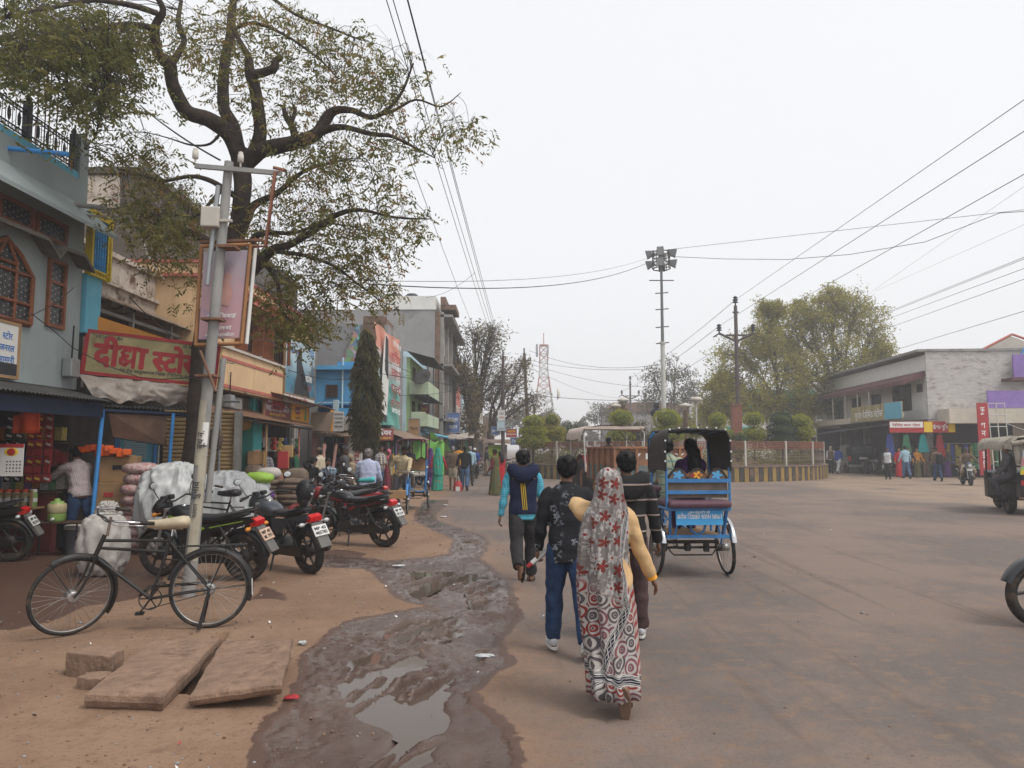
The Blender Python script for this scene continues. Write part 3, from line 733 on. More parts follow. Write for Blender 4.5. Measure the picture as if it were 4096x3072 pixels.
part(t,'sheet','rust',lambda b:b.corr((-6.3,20.7,3.1),(-6.25,26.6,2.98),(-7.2,26.6,3.2),(-7.2,20.7,3.32),70,.012))
def hoard(nm,label,X,y0,y1,z0,z1,base,texts,d=.05,cat='sign'):
 t=thing(nm,label,cat,(X,(y0+y1)/2,z0))
 part(t,'board',base,lambda b:b.span(X-d,X,y0,y1,z0,z1))
 part(t,'frame','ply',lambda b:(b.span(X-d,X+.015,y0-.03,y0,z0-.03,z1+.03),b.span(X-d,X+.015,y1,y1+.03,z0-.03,z1+.03),b.span(X-d,X+.015,y0,y1,z0-.03,z0),b.span(X-d,X+.015,y0,y1,z1,z1+.03)))
 for s,yy,zz,hh,mk,ft in texts:
  part(t,'lettering',mk,lambda b:b.text(s,(X,y0+(y1-y0)*yy,z0+(z1-z0)*zz),(0,1,0),UZ,hh,0,ft))
 return t
mm('signbrown',(.22,.05,.055),.6,.15);mm('signorange',(.80,.38,.03),.6,.06)
t=hoard('shop_sign','dark red grocery sign with white Hindi lettering above the tin canopy',-6.9,20.75,23.1,2.52,3.04,'signbrown',[('सिंघई किराना एंड मार्केटिंग',.5,.38,.22,'textwhite',2.2),('मसाले चाय शक्कर',.3,.82,.09,'textwhite',.9),('तेल दाल चावल',.8,.82,.09,'textgreen',.5),('थोक एवं फुटकर विक्रेता',.5,.12,.1,'textyellow',1.5)])
part(t,'red_patch','signred',lambda b:b.span(-6.899,-6.896,21.4,22.5,2.76,3.02))
t=hoard('shop_sign','orange-yellow hoarding with red hexagon badge and green bottle picture',-6.88,23.2,25.2,2.5,3.06,'signorange',[('मसाले',.35,.12,.09,'textdark',.5)])
def f(b):
 b.prism([(-.3,0),(-.2,.11),(.2,.11),(.3,0),(.2,-.11),(-.2,-.11)],(-6.88,23.9,2.83),(0,1,0),UZ,.006)
part(t,'badge','signred',f)
part(t,'badge_text','textwhite',lambda b:b.text('MANGALAM',(-6.872,23.9,2.8),(0,1,0),UZ,.09,0,.45))
part(t,'bottle_picture','textgreen',lambda b:b.prism([(-.1,0),(.1,0),(.1,.25),(.04,.36),(.04,.45),(-.04,.45),(-.04,.36),(-.1,.25)],(-6.88,24.8,2.54),(0,1,0),UZ,.006))
t=thing('blank_board','blank rusty beige sign box between yellow hoarding and white board','sign',(-6.5,25.6,2.2))
part(t,'box',mat('beigebox',(.34,.26,.20),.7,.12,2),lambda b:b.prism([(0,0),(.62,-.02),(.75,.64),(0,.62)],(-6.85,25.45,2.24),Vector((.95,.3,0)).normalized(),UZ,-.25))
t=thing('trade_sign','white board with grey capital lettering beside the beige sign box','sign',(-6.2,25.9,2.2))
part(t,'board','white',lambda b:b.prism([(0,0),(.46,0),(.46,.68),(0,.74)],(-6.28,25.75,2.22),Vector((.98,.2,0)).normalized(),UZ,-.06))
part(t,'lettering','textdark',lambda b:[b.text(s,Vector((-6.0,25.8,2.78-.14*i)),Vector((.98,.2,0)),UZ,.09,0,.28)for i,s in enumerate(('SINGHAI','TRADING','COMPANY','SAGAR'))])
part(t,'side_strip','signorange',lambda b:b.prism([(0,0),(.1,0),(.1,.72),(0,.74)],(-6.28,25.748,2.22),Vector((.98,.2,0)).normalized(),UZ,.006))
q=NB('billboard_print');x,y,z=q.sep(q.co())
g=q.ramp(q.math('ADD',z,q.math('MULTIPLY',q.noise(1.1,4),.5)),.55,1.4)
c=q.mix(g,(.07,.22,.32),(.42,.56,.62));c=q.mix(q.math('MULTIPLY',q.ramp(q.noise(.9,3),.5,.62),.75),c,(.05,.055,.065))
q.base(c,.4);M_['bbprint']=q.mat
t=hoard('billboard','blue motorcycle billboard with white brand lettering beside the cream house',-6.72,21.95,25.3,3.3,5.0,'bbprint',[('Apache',.68,.30,.42,'textwhite',1.3),('RTR 160',.72,.13,.24,'signred',.9),('TVS',.85,.80,.3,'textblue',.6),('NEW GEN',.3,.75,.2,'textblue',.9)])
part(t,'bottom_strip','white',lambda b:b.span(-6.77,-6.72,21.95,25.3,3.02,3.26))
part(t,'strip_lettering','signred',lambda b:b.text('श्री मोटर्स बस स्टैंड',(-6.72,23.3,3.07),(0,1,0),UZ,.2,0,2.2))
def f(b):
 b.prism([(.9,0),(1.2,.65),(1.15,1.1),(1.45,1.5),(1.7,1.45),(1.75,1.05),(2.1,.7),(2.4,.35),(2.8,0)],(-6.72,21.95,3.3),(0,1,0),UZ,.004)
part(t,'printed_figure','textdark',f)
# ============= blue house, banner, green house, big grey block ...
t=thing('blue_house','bright sky-blue house with barred window behind the columnar tree','house',(-6,27.5,0))
part(t,'wall','skyblue',lambda b:(b.span(-7.15,-5.05,26.8,31.5,3.2,4.45),b.span(-7.15,-5.05,27.6,31.5,2.55,3.2)))
part(t,'cornice','skyblue',lambda b:(b.span(-7.3,-4.95,26.55,31.5,4.45,4.6),b.span(-6.3,-5.0,26.7,31.5,4.6,4.75)))
part(t,'balcony_wall','skyblue',lambda b:(b.span(-6.9,-5.1,26.45,26.55,2.62,3.06),b.span(-7.1,-5.05,26.45,27.6,2.5,2.62)))
part(t,'pipe','wallblue',lambda b:(b.tube([(-6.1,26.7,2.6),(-6.1,26.7,4.9)],.035,8),b.tube([(-6.95,26.45,3.25),(-5.1,26.45,3.25)],.02,6)))
part(t,'balcony_pier','wallblue',lambda b:b.span(-6.35,-6.18,26.4,26.6,2.6,3.35))
winY(t,26.8,-6.7,-6.28,3.47,3.92,'wooddk','dark',5,3,.04)
part(t,'shop_pillar','pink',lambda b:(b.span(-5.95,-5.75,26.5,26.8,0,2.5),b.span(-7.1,-6.9,26.5,26.8,0,2.5)))
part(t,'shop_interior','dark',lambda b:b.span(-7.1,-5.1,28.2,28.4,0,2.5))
part(t,'air_cooler','offwhite',lambda b:b.span(-6.05,-5.55,26.1,26.44,2.25,2.75,bev=.02),'beige window cooler box')
part(t,'awning','tin',lambda b:b.corr((-6.9,25.9,2.05),(-5.0,25.9,2.05),(-5.0,26.5,2.35),(-6.9,26.5,2.35),24,.012))
t=thing('book_rack','open rack of stacked goods in the blue house shop','rack',(-6.3,27,0))
part(t,'upright','metalgrey',lambda b:[b.tube([(x,27.0,0),(x,27.0,2.0)],.02,5)for x in(-6.85,-6.45,-6.35,-6.0)])
part(t,'shelf','metalgrey',lambda b:[b.span(-6.4,-6.0,26.9,27.3,z,z+.02)for z in(.4,.75,1.1,1.45,1.8)])
b=MB()
for z in(.42,.77,1.12,1.47):
 for i in range(9):b.box((-6.36+.04*i,27.1,z+.09),(.034,.2,random.uniform(.12,.2)),0,random.randrange(7))
o=b.build('goods',PK,t);o['kind']='stuff'
t=thing('footwear_board','white vertical board with red sideways lettering beside the columnar tree','sign',(-5.5,26.2,0))
part(t,'board','white',lambda b:b.span(-5.75,-5.2,26.2,26.26,.75,2.0))
part(t,'lettering','signred',lambda b:b.text('Paragon',(-5.36,26.2,1.4),(0,0,1),(-1,0,0),.34,0,1.05))
t=thing('footwear_sign','dark brown footwear sign with white Hindi lettering under the big banner','sign',(-4.8,27.5,2))
part(t,'board','signbrown',lambda b:b.prism([(0,0),(.95,0),(.95,.42),(0,.42)],(-5.2,26.9,1.92),Vector((.9,.4,0)).normalized(),UZ,-.05))
part(t,'lettering','textwhite',lambda b:b.text('फुटवेयर',Vector((-4.77,27.09,2.12)),Vector((.9,.4,0)),UZ,.24,0,.8))
part(t,'small_lettering','textyellow',lambda b:b.text('जूते चप्पल एवं स्कूल बैग',Vector((-4.77,27.09,1.98)),Vector((.9,.4,0)),UZ,.08,0,.8))
t=thing('grey_house','plain grey plastered house behind the bright blue house','house',(-7,31,0))
part(t,'wall','greywall',lambda b:b.span(-9.0,-5.3,31.5,36,0,6.9))
part(t,'brown_wall','brown',lambda b:(b.span(-6.35,-5.45,31.42,31.5,5.2,6.95),b.span(-6.35,-5.45,31.4,34,6.95,7.25)))
part(t,'rebar','rust',lambda b:[b.tube([(x,31.6,6.9),(x,31.6,8.0)],.02,4)for x in(-8.5,-7.5,-5.4)])
q=NB('poster_print');v=q.n('ShaderNodeTexVoronoi');v.inputs['Scale'].default_value=3.2;q.l(q.co(),v.inputs['Vector'])
hs_=q.n('ShaderNodeHueSaturation');hs_.inputs['Saturation'].default_value=.75;hs_.inputs['Value'].default_value=.5;q.l(v.outputs['Color'],hs_.inputs['Color']);q.base(hs_.outputs[0],.6);M_['poster']=q.mat
t=thing('torn_poster','torn colourful poster hanging on the plain grey house','poster',(-7,31.3,4.9))
def f(b):
 b.prism([(0,0),(.9,.35),(1.5,1.4),(1.75,2.3),(1.9,2.3),(2.1,.9),(1.75,.85),(1.85,0)],(-8.4,31.3,4.55),(1,0,0),UZ,-.04)
part(t,'print','poster',f)
t=thing('street_banner','huge orange-white-green street banner with a figure in white clothes','banner',(-5,30,2.4))
ND=40
def ban(name,poly_fn,m,off=0.0):
 b=MB();rows=[]
 for j in range(13):
  row=[]
  for i in range(ND+1):
   u_=i/ND;zz=poly_fn(u_,j/12)
   row.append((-4.98+off+.12*math.sin(u_*2.6)*(.4+.6*(1-j/12))+.05*math.sin(u_*14+2*j),26.95+5.6*u_,zz))
  rows.append(row)
 b.loft(rows,0,True,False,False);b.loft([[(x-.02,y,z)for x,y,z in r_][::-1]for r_ in rows],0,True,False,False)
 return b.build(name,m,t)
zt=lambda u_:6.25+.15*u_-.5*u_*(1-u_);zb=lambda u_:2.45+.1*math.sin(3*u_)
q=NB('banner_print');x,y,z=q.sep(q.co())
k=q.math('ADD',z,q.math('MULTIPLY',q.noise(.8,3),.7))
c=q.mix(q.ramp(k,1.9,2.7),(.12,.40,.34),(.62,.63,.62));c=q.mix(q.ramp(k,2.9,3.4),c,(.64,.25,.17));q.base(c,.45);M_['banner']=q.mat
ban('cloth',lambda u_,v:zb(u_)+(zt(u_)-zb(u_))*v,M_['banner'])
part(t,'printed_tunic','white',lambda b:b.prism([(.55,.3),(1.6,.25),(1.9,1.2),(2.0,2.3),(1.6,3.3),(1.1,3.35),(.7,2.3),(.5,1.2)],(-4.82,26.95,2.6),(0,1,0),UZ,.02))
part(t,'printed_waistcoat','textdark',lambda b:b.prism([(1.05,2.0),(1.75,1.7),(1.6,3.2),(1.1,3.3)],(-4.795,26.95,2.6),(0,1,0),UZ,.02))
part(t,'printed_shoes','textdark',lambda b:b.prism([(.9,.05),(1.5,.0),(1.5,.28),(1.0,.3)],(-4.8,26.95,2.6),(0,1,0),UZ,.02))
part(t,'lettering','signred',lambda b:[b.text(s,(-4.76,30.4,5.1-.62*i),(0,1,0),UZ,.5,0,2.4)for i,s in enumerate(('हार्दिक','स्वागत','एवं','अभिनंदन'))])
part(t,'small_lettering','textwhite',lambda b:[b.text(s,(-4.76,30.6,5.75-.9*i),(0,1,0),UZ,.3,0,2.2)for i,s in enumerate(('भारतीय एकता मंच','नगर मंडल','समस्त नागरिक','बधाई'))])
t=thing('banner_roof','rusty tin shop roof below the huge street banner','awning',(-4.6,30,2))
part(t,'sheet','tin',lambda b:b.corr((-3.95,27.6,2.0),(-3.9,36.5,2.0),(-5.0,36.5,2.4),(-5.0,27.6,2.4),80,.014))
part(t,'post','wooddk',lambda b:[b.tube([(-4.05,y,0),(-4.05,y,2.0)],.03,6)for y in(27.7,30.5,33.4,36.4)])
part(t,'shop_interior','interior',lambda b:b.span(-5.3,-5.1,27.0,36.5,0,2.4))
part(t,'goods','poster',lambda b:[b.box((-4.9,27.8+.42*i,random.uniform(.9,1.6)),(.1,.3,random.uniform(.3,.6)))for i in range(20)])
t=thing('green_house','light green house with tin-roofed balconies and satellite dish','house',(-6,38,0))
part(t,'wall','wallblue',lambda b:b.span(-8,-5.15,36,42,0,6.1))
part(t,'front','green',lambda b:b.span(-5.15,-5.0,36.3,42,2.5,6.1))
part(t,'balcony','palegreen',lambda b:(b.span(-5.0,-4.1,36.2,41.8,4.25,4.4),b.span(-4.2,-4.1,36.2,41.8,4.4,4.9),b.span(-5.0,-4.2,36.2,36.3,4.4,4.9),b.span(-4.9,-4.1,36.2,41.8,2.7,2.85),b.span(-4.2,-4.1,36.2,41.8,2.85,3.3),b.span(-4.9,-4.2,36.2,36.3,2.85,3.4)))
part(t,'tin_roof','tindark',lambda b:(b.corr((-3.8,36,6.0),(-3.8,42,6.0),(-5.1,42,6.35),(-5.1,36,6.35),40,.02),b.corr((-3.9,36.1,4.1),(-3.9,42,4.1),(-4.95,42,4.2),(-4.95,36.1,4.2),40,.02)))
part(t,'post','iron',lambda b:[b.tube([(-4.12,y,2.8),(-4.12,y,6.0)],.03,5)for y in(36.3,38.9,41.6)])
for y0 in(37.2,39.6):
 winX(t,-5.0,y0,y0+.9,4.6,5.7,'wooddk','dark',1,2,.05);winX(t,-5.0,y0,y0+.9,3.1,4.0,'wooddk','dark',1,2,.05)
b=MB();b.lathe([(.02,0),(.22,.03),(.38,.1),(.45,.17),(.44,.18),(.2,.05),(.01,.02)],(0,0,0),18)
o=b.build('satellite_dish',M_['tindark'],t,False);o.location=Vector((-4.3,36.0,5.0))-base_of(t);o.rotation_euler=(R(60),0,R(-20))
b=MB()
t=thing('grey_block','tall bare grey cement block with whitewashed top storey and roof tanks','building',(-8,46,0))
part(t,'wall','greywall',lambda b:b.span(-13,-4.5,43,56,0,9.7))
part(t,'top_storey','white',lambda b:b.span(-7.8,-4.45,42.95,55,9.7,10.5))
part(t,'whitewash','wallblue',lambda b:b.prism([(0,0),(2.1,0),(2.1,3.9),(1.7,4.7),(1.2,5.0),(0,5.1)],(-7.0,42.98,2.2),(1,0,0),UZ,.03))
part(t,'street_front','brown',lambda b:(b.span(-4.5,-4.2,43.1,55.8,0,9.6),b.span(-4.2,-3.3,43.3,46,9.75,10.05),b.span(-4.2,-3.9,43.2,55,10.0,10.5)))
part(t,'column','conc',lambda b:[b.span(-4.2,-4.0,y,y+.35,0,9.6)for y in(43.2,46.4,49.6,52.8)])
part(t,'slab','conc',lambda b:[b.span(-4.2,-3.5,43.2,55.7,z,z+.15)for z in(3.2,6.4,9.3)])
part(t,'roof_tank','iron',lambda b:[b.lathe([(.02,1.0),(.3,.95),(.5,.75),(.55,0)],(x,47,10.5),14)for x in(-7.4,-6.4)])
for y0 in(44,47.2,50.4):
 for z0 in(4.2,7.3):winX(t,-4.2,y0,y0+1.5,z0,z0+1.6,'white','glassdark',1,1,.1)
for i in range(5):winY(t,42.95,-6.2+.38*i,-5.9+.38*i,2.75,3.35,'white','wallblue',0,0,.04)
t=thing('roof_flag','blue pennant flag on the roof edge of the grey cement block','flag',(-3.9,50,10))
part(t,'pole','iron',lambda b:b.tube([(-3.9,50,9.0),(-3.9,50,11.3)],.03,5))
part(t,'cloth','textblue',lambda b:b.prism([(0,0),(-.9,-1.1),(0,-.9)],(-3.9,50,11.3),(1,0,0),UZ,.03))
FAR=[(-4.3,56.3,62,8.3,'redtrim','house with red painted front beyond the grey cement block'),(-4.2,62.2,69,7.2,'wallblue','pale blue far house with tall windows along the left street'),(-3.9,69.2,78,6.2,'pink','far pinkish house beyond the bare street trees'),(-3.6,78.5,92,6.6,'offwhite','hazy off-white house far down the left street'),(-2.6,94,112,5.5,'brown','hazy brown house farthest down the left street')]
for X,y0,y1,zt_,mk,lb in FAR:
 t=thing('far_house',lb,'house',(X-3,(y0+y1)/2,0),group='houses down the left street')
 part(t,'wall',mk,lambda b:b.span(X-6,X,y0,y1,0,zt_))
 part(t,'roof','conc',lambda b:b.span(X-6.1,X+.3,y0-.05,y1+.05,zt_,zt_+.18))
 part(t,'awning','tin',lambda b:b.corr((X+1.3,y0,2.4),(X+1.3,y1,2.4),(X,y1,2.9),(X,y0,2.9),30,.02))
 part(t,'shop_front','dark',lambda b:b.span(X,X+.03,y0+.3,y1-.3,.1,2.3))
 n=int((y1-y0)/2.4)
 for i in range(n):
  yy=y0+.5+i*2.4;winX(t,X,yy,yy+1.3,3.4,4.9,'white','glassdark',1,1,.1)
def ysign(label,x0,x1,y,z0,z1,base,texts,rz=0):
 t=thing('shop_sign',label,'sign',((x0+x1)/2,y,z0),rz);w_=x1-x0
 b=MB();b.span(-w_/2,w_/2,0,.08,0,z1-z0);b.build('board',M_[base],t,False)
 b=MB();e=.03
 b.span(-w_/2-e,-w_/2,-.015,.09,-e,z1-z0+e);b.span(w_/2,w_/2+e,-.015,.09,-e,z1-z0+e);b.span(-w_/2,w_/2,-.015,.09,-e,0);b.span(-w_/2,w_/2,-.015,.09,z1-z0,z1-z0+e);b.build('frame',M_['metalgrey'],t,False)
 for s,zz,hh,mk,ft in texts:
  b=MB();b.text(s,(0,0,(z1-z0)*zz),(1,0,0),UZ,hh,0,ft);b.build('lettering',M_[mk],t,False)
 return t
mm('signnavy',(.025,.05,.12),.6);mm('signblack',(.02,.025,.025),.6);mm('signblue',(.10,.17,.36),.6,.15)
ysign('black sign with white Hindi lettering over the left street shops',-4.72,-3.93,44,2.5,3.6,'signblack',[('डावर',.45,.5,'textwhite',.6),('कम्पनी',.2,.28,'textwhite',.5),('आयुर्वेदिक दवाई',.85,.16,'textwhite',.6)],R(8))
ysign('blue sign with faded white lettering past the black sign',-4.0,-3.25,46,2.6,3.8,'signblue',[('सेव के आटा',.6,.25,'textwhite',.6),('बर्तन',.2,.3,'textwhite',.5)])
ysign('small dark blue sign hanging lower past the black sign',-4.3,-3.6,48,1.9,2.7,'signblue',[('ट्रेडर्स',.35,.4,'textwhite',.6)])
ysign('red and yellow sign board on the light green house',-5.1,-4.5,40.5,2.9,4.0,'signred',[('मेडिकल',.7,.2,'textyellow',.5),('स्टोर',.35,.2,'textyellow',.4)])
ysign('plain orange-brown board hanging below the light green house',-4.85,-4.35,35,2.0,3.0,'ply',[('किराना',.5,.15,'textdark',.35)])
mm('sheetgreen',(.20,.50,.10),.6,.12)
t=thing('stall_tarp','bright green plastic sheet stall beside the far rickshaw','tarp',(-3.8,34,0))
rows=[[(-4.6+1.55*u_+.04*math.sin(30*u_),33.6+.5*u_,(1.95-.05*math.sin(20*u_))*(1-v)+.45*v)for u_ in np.linspace(0,1,30)]for v in np.linspace(0,1,8)]
b=MB();b.loft(rows,0,True,False,False);b.build('back_sheet',M_['sheetgreen'],t)
b=MB();b.loft([[(-3.6+.9*u_,32.5+3*u_+.6*v,2.35-1.0*u_**1.3-.25*v+.06*math.sin(12*u_+4*v))for u_ in np.linspace(0,1,20)]for v in np.linspace(0,1,6)],0,True,False,False);b.build('top_sheet',M_['sheetgreen'],t)
b=MB();b.tube([(-3.6,32.5,0),(-3.6,32.5,2.36)],.025,6);b.tube([(-4.6,33.6,0),(-4.6,33.6,2)],.025,6);b.build('pole',M_['wooddk'],t)
t=thing('blue_awning_pipe','light blue pipe sloping out from the left street awnings','pipe',(-4,38,2.3))
part(t,'tube','paleblue',lambda b:b.tube([(-5.0,38,2.55),(-3.3,38.3,2.18)],.06,8))
t=thing('striped_awning','blue corrugated awning below the light green house','awning',(-4.4,39,2.4))
part(t,'sheet',mat('tinblue',(.08,.16,.25),.6),lambda b:b.corr((-3.7,37,2.2),(-3.6,43,2.2),(-5,43,2.65),(-5,37,2.65),40,.02))
CL=[mat('garment_%s'%n_,c_,.9,.25,6)for n_,c_ in zip('abcdef',[(.35,.03,.04),(.04,.06,.25),(.3,.25,.05),(.06,.25,.12),(.45,.43,.4),(.02,.02,.03)])]
for k_,(x,y)in enumerate(((-3.5,45.5),(-3.3,49),(-3.1,53),(-3.2,58))):
 t=thing('garment_stall',['garment stall hung with dark clothes under the black sign','garment stall with red and green clothes past the black sign','garment stall with jackets near the bare street trees','farthest garment stall behind the bare street trees'][k_],'stall',(x,y,0),group='garment stalls along the left street')
 b=MB();b.tube([(x-.9,y,0),(x-.9,y,2.2)],.03,5);b.tube([(x+.5,y,0),(x+.5,y,2.2)],.03,5);b.tube([(x-.9,y,2.15),(x+.5,y,2.15)],.02,5);b.build('frame',M_['wooddk'],t)
 b=MB();b.loft([[(x-1.1+1.9*u_,y-.8+1.8*v,2.55-.3*(1-v)+.05*math.sin(9*u_+v*5))for u_ in np.linspace(0,1,12)]for v in np.linspace(0,1,5)],0,True,False,False);b.build('canvas',M_['tarp'],t)
 for i in range(6):
  xx=x-.8+.22*i;b=MB();hh=random.uniform(.6,1.0)
  b.prism([(-.1,0),(.1,0),(.13,-hh),(-.13,-hh)],(xx,y-.05,2.1),(1,0,0),UZ,.06);b.build('garment',CL[random.randrange(6)],t)
 b=MB();b.span(x-1,x+.5,y-.2,y+.8,0,.7);b.build('table',M_['wooddk'],t)
IC=Vector((9.3,45.2,0));IR=9.0
def arc(r,z,n,a0=R(100),a1=R(440)):return[(IC.x+r*math.cos(a0+(a1-a0)*i/n),IC.y+r*math.sin(a0+(a1-a0)*i/n),z)for i in range(n+1)]
mm('stripeblack',(.06,.055,.05),.85,.25,3,dirt=(.17,.11,.075),dcov=.5);mm('stripeyellow',(.30,.20,.06),.85,.2,3,dirt=(.2,.125,.07),dcov=.48)
mm('rustred',(.21,.085,.055),.8,.2,4);mm('railgrey',(.17,.12,.10),.75,.15,4,dirt=(.2,.12,.09),dcov=.55)
t=thing('island_plinth','round black and yellow striped plinth wall of the traffic island','wall',IC)
NP=210
b=MB()
for i in range(NP):
 a0,a1=2*math.pi*i/NP,2*math.pi*(i+1)/NP;am_=a1-(a1-a0)*.12
 for s0,s1,r1,r0,m_,z1 in((a0,am_,IR+.0,IR-.35,i%2,.70),(am_,a1,IR-.03,IR-.35,0,.69)):
  p=[IC+Vector((r_*math.cos(s),r_*math.sin(s),0))for r_,s in((r0,s0),(r1,s0),(r1,s1),(r0,s1))]
  b.add(p+[q_+Vector((0,0,z1))for q_ in p],[(4,5,6,7),(1,2,6,5),(0,4,7,3),(0,1,5,4),(2,3,7,6)],m_)
b.build('striped_wall',[M_['stripeblack'],M_['stripeyellow']],t)
b=MB();rows=[arc(IR-.37,.70,96,0,2*math.pi),arc(IR+.04,.702,96,0,2*math.pi),arc(IR+.04,.76,96,0,2*math.pi),arc(IR-.37,.76,96,0,2*math.pi),arc(IR-.37,.70,96,0,2*math.pi)]
b.loft(rows,0,False,False,False);b.build('coping',M_['railgrey'],t)
t=thing('island_railing','rusty red-topped ornamental iron railing around the traffic island','railing',IC)
NPN=22;rr0=IR-.17
for k in range(NPN):
 a0,a1=2*math.pi*k/NPN+.1,2*math.pi*(k+1)/NPN+.1
 if k%1==0:
  b=MB();b.box((IC.x+rr0*math.cos(a0),IC.y+rr0*math.sin(a0),1.36),(.09,.09,1.26),a0,bev=.01);b.build('post',M_['offwhite'],t)
 if math.sin((a0+a1)/2)>.45:continue
 P=lambda s,z:(IC.x+rr0*math.cos(a0+(a1-a0)*s),IC.y+rr0*math.sin(a0+(a1-a0)*s),z)
 top,low=MB(),MB();S0,S1=.03,.97
 for z in(1.95,1.86,1.78,1.70,1.62):top.tube([P(S0+(S1-S0)*j/6,z)for j in range(7)],.02,4)
 for j in range(30):s_=S0+(S1-S0)*j/29;top.tube([P(s_,1.62),P(s_,1.95)],.014,4)
 for z in(1.55,1.32,1.22,1.02,.82):low.tube([P(S0+(S1-S0)*j/6,z)for j in range(7)],.013,4)
 for j in range(16):
  s_=S0+(S1-S0)*(j+.5)/16;w_=(S1-S0)/32*.8
  low.tube([P(s_-w_,1.55),P(s_,1.36),P(s_+w_,1.55)],.009,3);low.tube([P(s_-w_,1.02),P(s_+w_,1.22),P(s_,1.36),P(s_-w_,1.22),P(s_+w_,1.02)],.009,3)
  low.tube([P(s_-w_,.82),P(s_-w_,1.02)],.009,3);low.tube([P(s_+w_,.82),P(s_,.95),P(s_-w_,1.02)],.008,3)
 top.build('top_panel',M_['rustred'],t);low.build('grille',M_['railgrey'],t)
o=MB();o.lathe([(IR-.36,.6),(IR-1.5,.75),(5,1.0),(.01,1.15)],IC,48);ob=o.build('island_soil',mat('soil',(.14,.09,.05),.9,.25,2));tag(ob,'raised brown soil bed inside the traffic island',kind='structure')
def leafmat(name,lo,hi,br=None):
 q=NB(name);a_=q.attr('tint');c=q.mix(a_,lo,hi)
 if br:c=q.mix(q.ramp(a_,.84,.95),c,br)
 q.base(c,.62,0,.25)
 tr=q.n('ShaderNodeBsdfTranslucent');q.l(c,tr.inputs[0]);ms=q.n('ShaderNodeMixShader');ms.inputs[0].default_value=.5
 q.l(q.b.outputs[0],ms.inputs[1]);q.l(tr.outputs[0],ms.inputs[2]);q.l(ms.outputs[0],q.t.nodes['Material Output'].inputs[0]);return q.mat
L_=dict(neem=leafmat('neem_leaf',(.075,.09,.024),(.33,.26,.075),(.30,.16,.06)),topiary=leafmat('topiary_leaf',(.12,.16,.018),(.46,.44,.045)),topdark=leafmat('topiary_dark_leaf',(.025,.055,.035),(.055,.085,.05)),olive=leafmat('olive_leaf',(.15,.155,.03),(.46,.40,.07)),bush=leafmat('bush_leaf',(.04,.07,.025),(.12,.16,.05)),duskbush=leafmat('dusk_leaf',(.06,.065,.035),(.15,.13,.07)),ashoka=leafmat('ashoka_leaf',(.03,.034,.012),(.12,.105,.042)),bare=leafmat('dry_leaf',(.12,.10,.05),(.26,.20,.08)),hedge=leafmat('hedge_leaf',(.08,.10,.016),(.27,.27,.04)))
def leaves(P,s,droop=.0,asp=.42,g=None,dirs=None):
 """P (N,3) leaf centres -> one narrow quad each, random facing"""
 g=g or rng;n=len(P)
 d=g.normal(size=(n,3))if dirs is None else dirs+g.normal(size=(n,3))*.45
 d[:,2]-=droop;d/=np.linalg.norm(d,axis=1)[:,None]+1e-9
 e=np.cross(d,g.normal(size=(n,3)));e/=np.linalg.norm(e,axis=1)[:,None]+1e-9
 s=s*g.uniform(.7,1.3,size=(n,1))
 V=np.stack([P-d*s*.5,P+e*s*asp*.5,P+d*s*.5,P-e*s*asp*.5],1).reshape(-1,3)
 return V,np.arange(n*4).reshape(-1,4)
def shell_pts(c,r,n,g=None,inner=.72):
 g=g or rng;d=g.normal(size=(n,3));d/=np.linalg.norm(d,axis=1)[:,None]
 k=inner+(1-inner)*g.uniform(size=(n,1));lump=1+.10*np.sin(d[:,:1]*7+c[0]*3)*np.cos(d[:,2:]*6+c[1])+.05*np.sin(d[:,1:2]*15)
 return np.array(c)+d*np.array(r)*k*lump,d
def leafmesh(name,P,s,m,parent,tint,**kw):
 V,F=leaves(P,s,**kw);return np_mesh(name,V,F,m,parent,True,False,None,{'tint':np.repeat(tint,4)})
def topiary(label,px,Y,tiers,m='topiary',dens=1):
 x=W(px,1791,Y).x;t=thing('topiary_shrub',label,'shrub',(x,Y,.75),group='clipped topiary shrubs on the traffic island')
 b=MB();b.tube([(x,Y,.7),(x+.03,Y,1.8),(x,Y,tiers[-1][0])],[.06,.05,.03],7);b.build('stem',M_['wooddk'],t)
 P,T=[],[]
 for z,rx,rz in tiers:
  p,d=shell_pts((x,Y,z),(rx,rx,rz),int(5200*dens*rx*max(rx,.5)*1.4),None,.88)
  P.append(p);T.append(np.clip(.28+.42*d[:,2]*0+.55*rng.uniform(size=len(p))+.25*np.sin(p[:,0]*9)*np.sin(p[:,2]*8+p[:,1]*7),0,1))
  b=MB();b.ell((x,Y,z),(rx*.72,rx*.72,rz*.72),12,8);b.build('twig_core',M_['coredark'],t)
 leafmesh('crown',np.concatenate(P),.065,L_[m],t,np.concatenate(T))
mm('coredark',(.05,.07,.016),.95,.3)
topiary('tiered green topiary leftmost on the traffic island',2132,41,[(2.0,.95,.42),(2.55,.8,.38),(3.05,.62,.42)])
topiary('topiary with a round ball above a wider ball near the island left end',2207,42,[(2.25,.8,.55),(2.55,.85,.4),(3.2,.5,.42)],'olive')
topiary('ball topped topiary just left of the floodlight mast',2485,42,[(2.3,.85,.45),(3.3,.72,.52)])
topiary('tall two-ball bright topiary in front of the floodlight mast',2671,40.5,[(2.35,.95,.5),(3.2,.78,.58)])
topiary('small round topiary below the white lamp post',2783,41,[(2.5,.45,.38)])
topiary('topiary with flat lower tier right of the white lamp post',2871,41,[(2.4,.85,.35),(3.15,.52,.45)])
topiary('two-tier topiary right of the red-brown pillar',3017,41.5,[(2.35,.85,.45),(3.2,.6,.45)])
topiary('dark bluish tiered topiary near the island right end',3129,41,[(2.0,.95,.5),(2.6,.8,.45),(3.15,.6,.45)],'topdark')
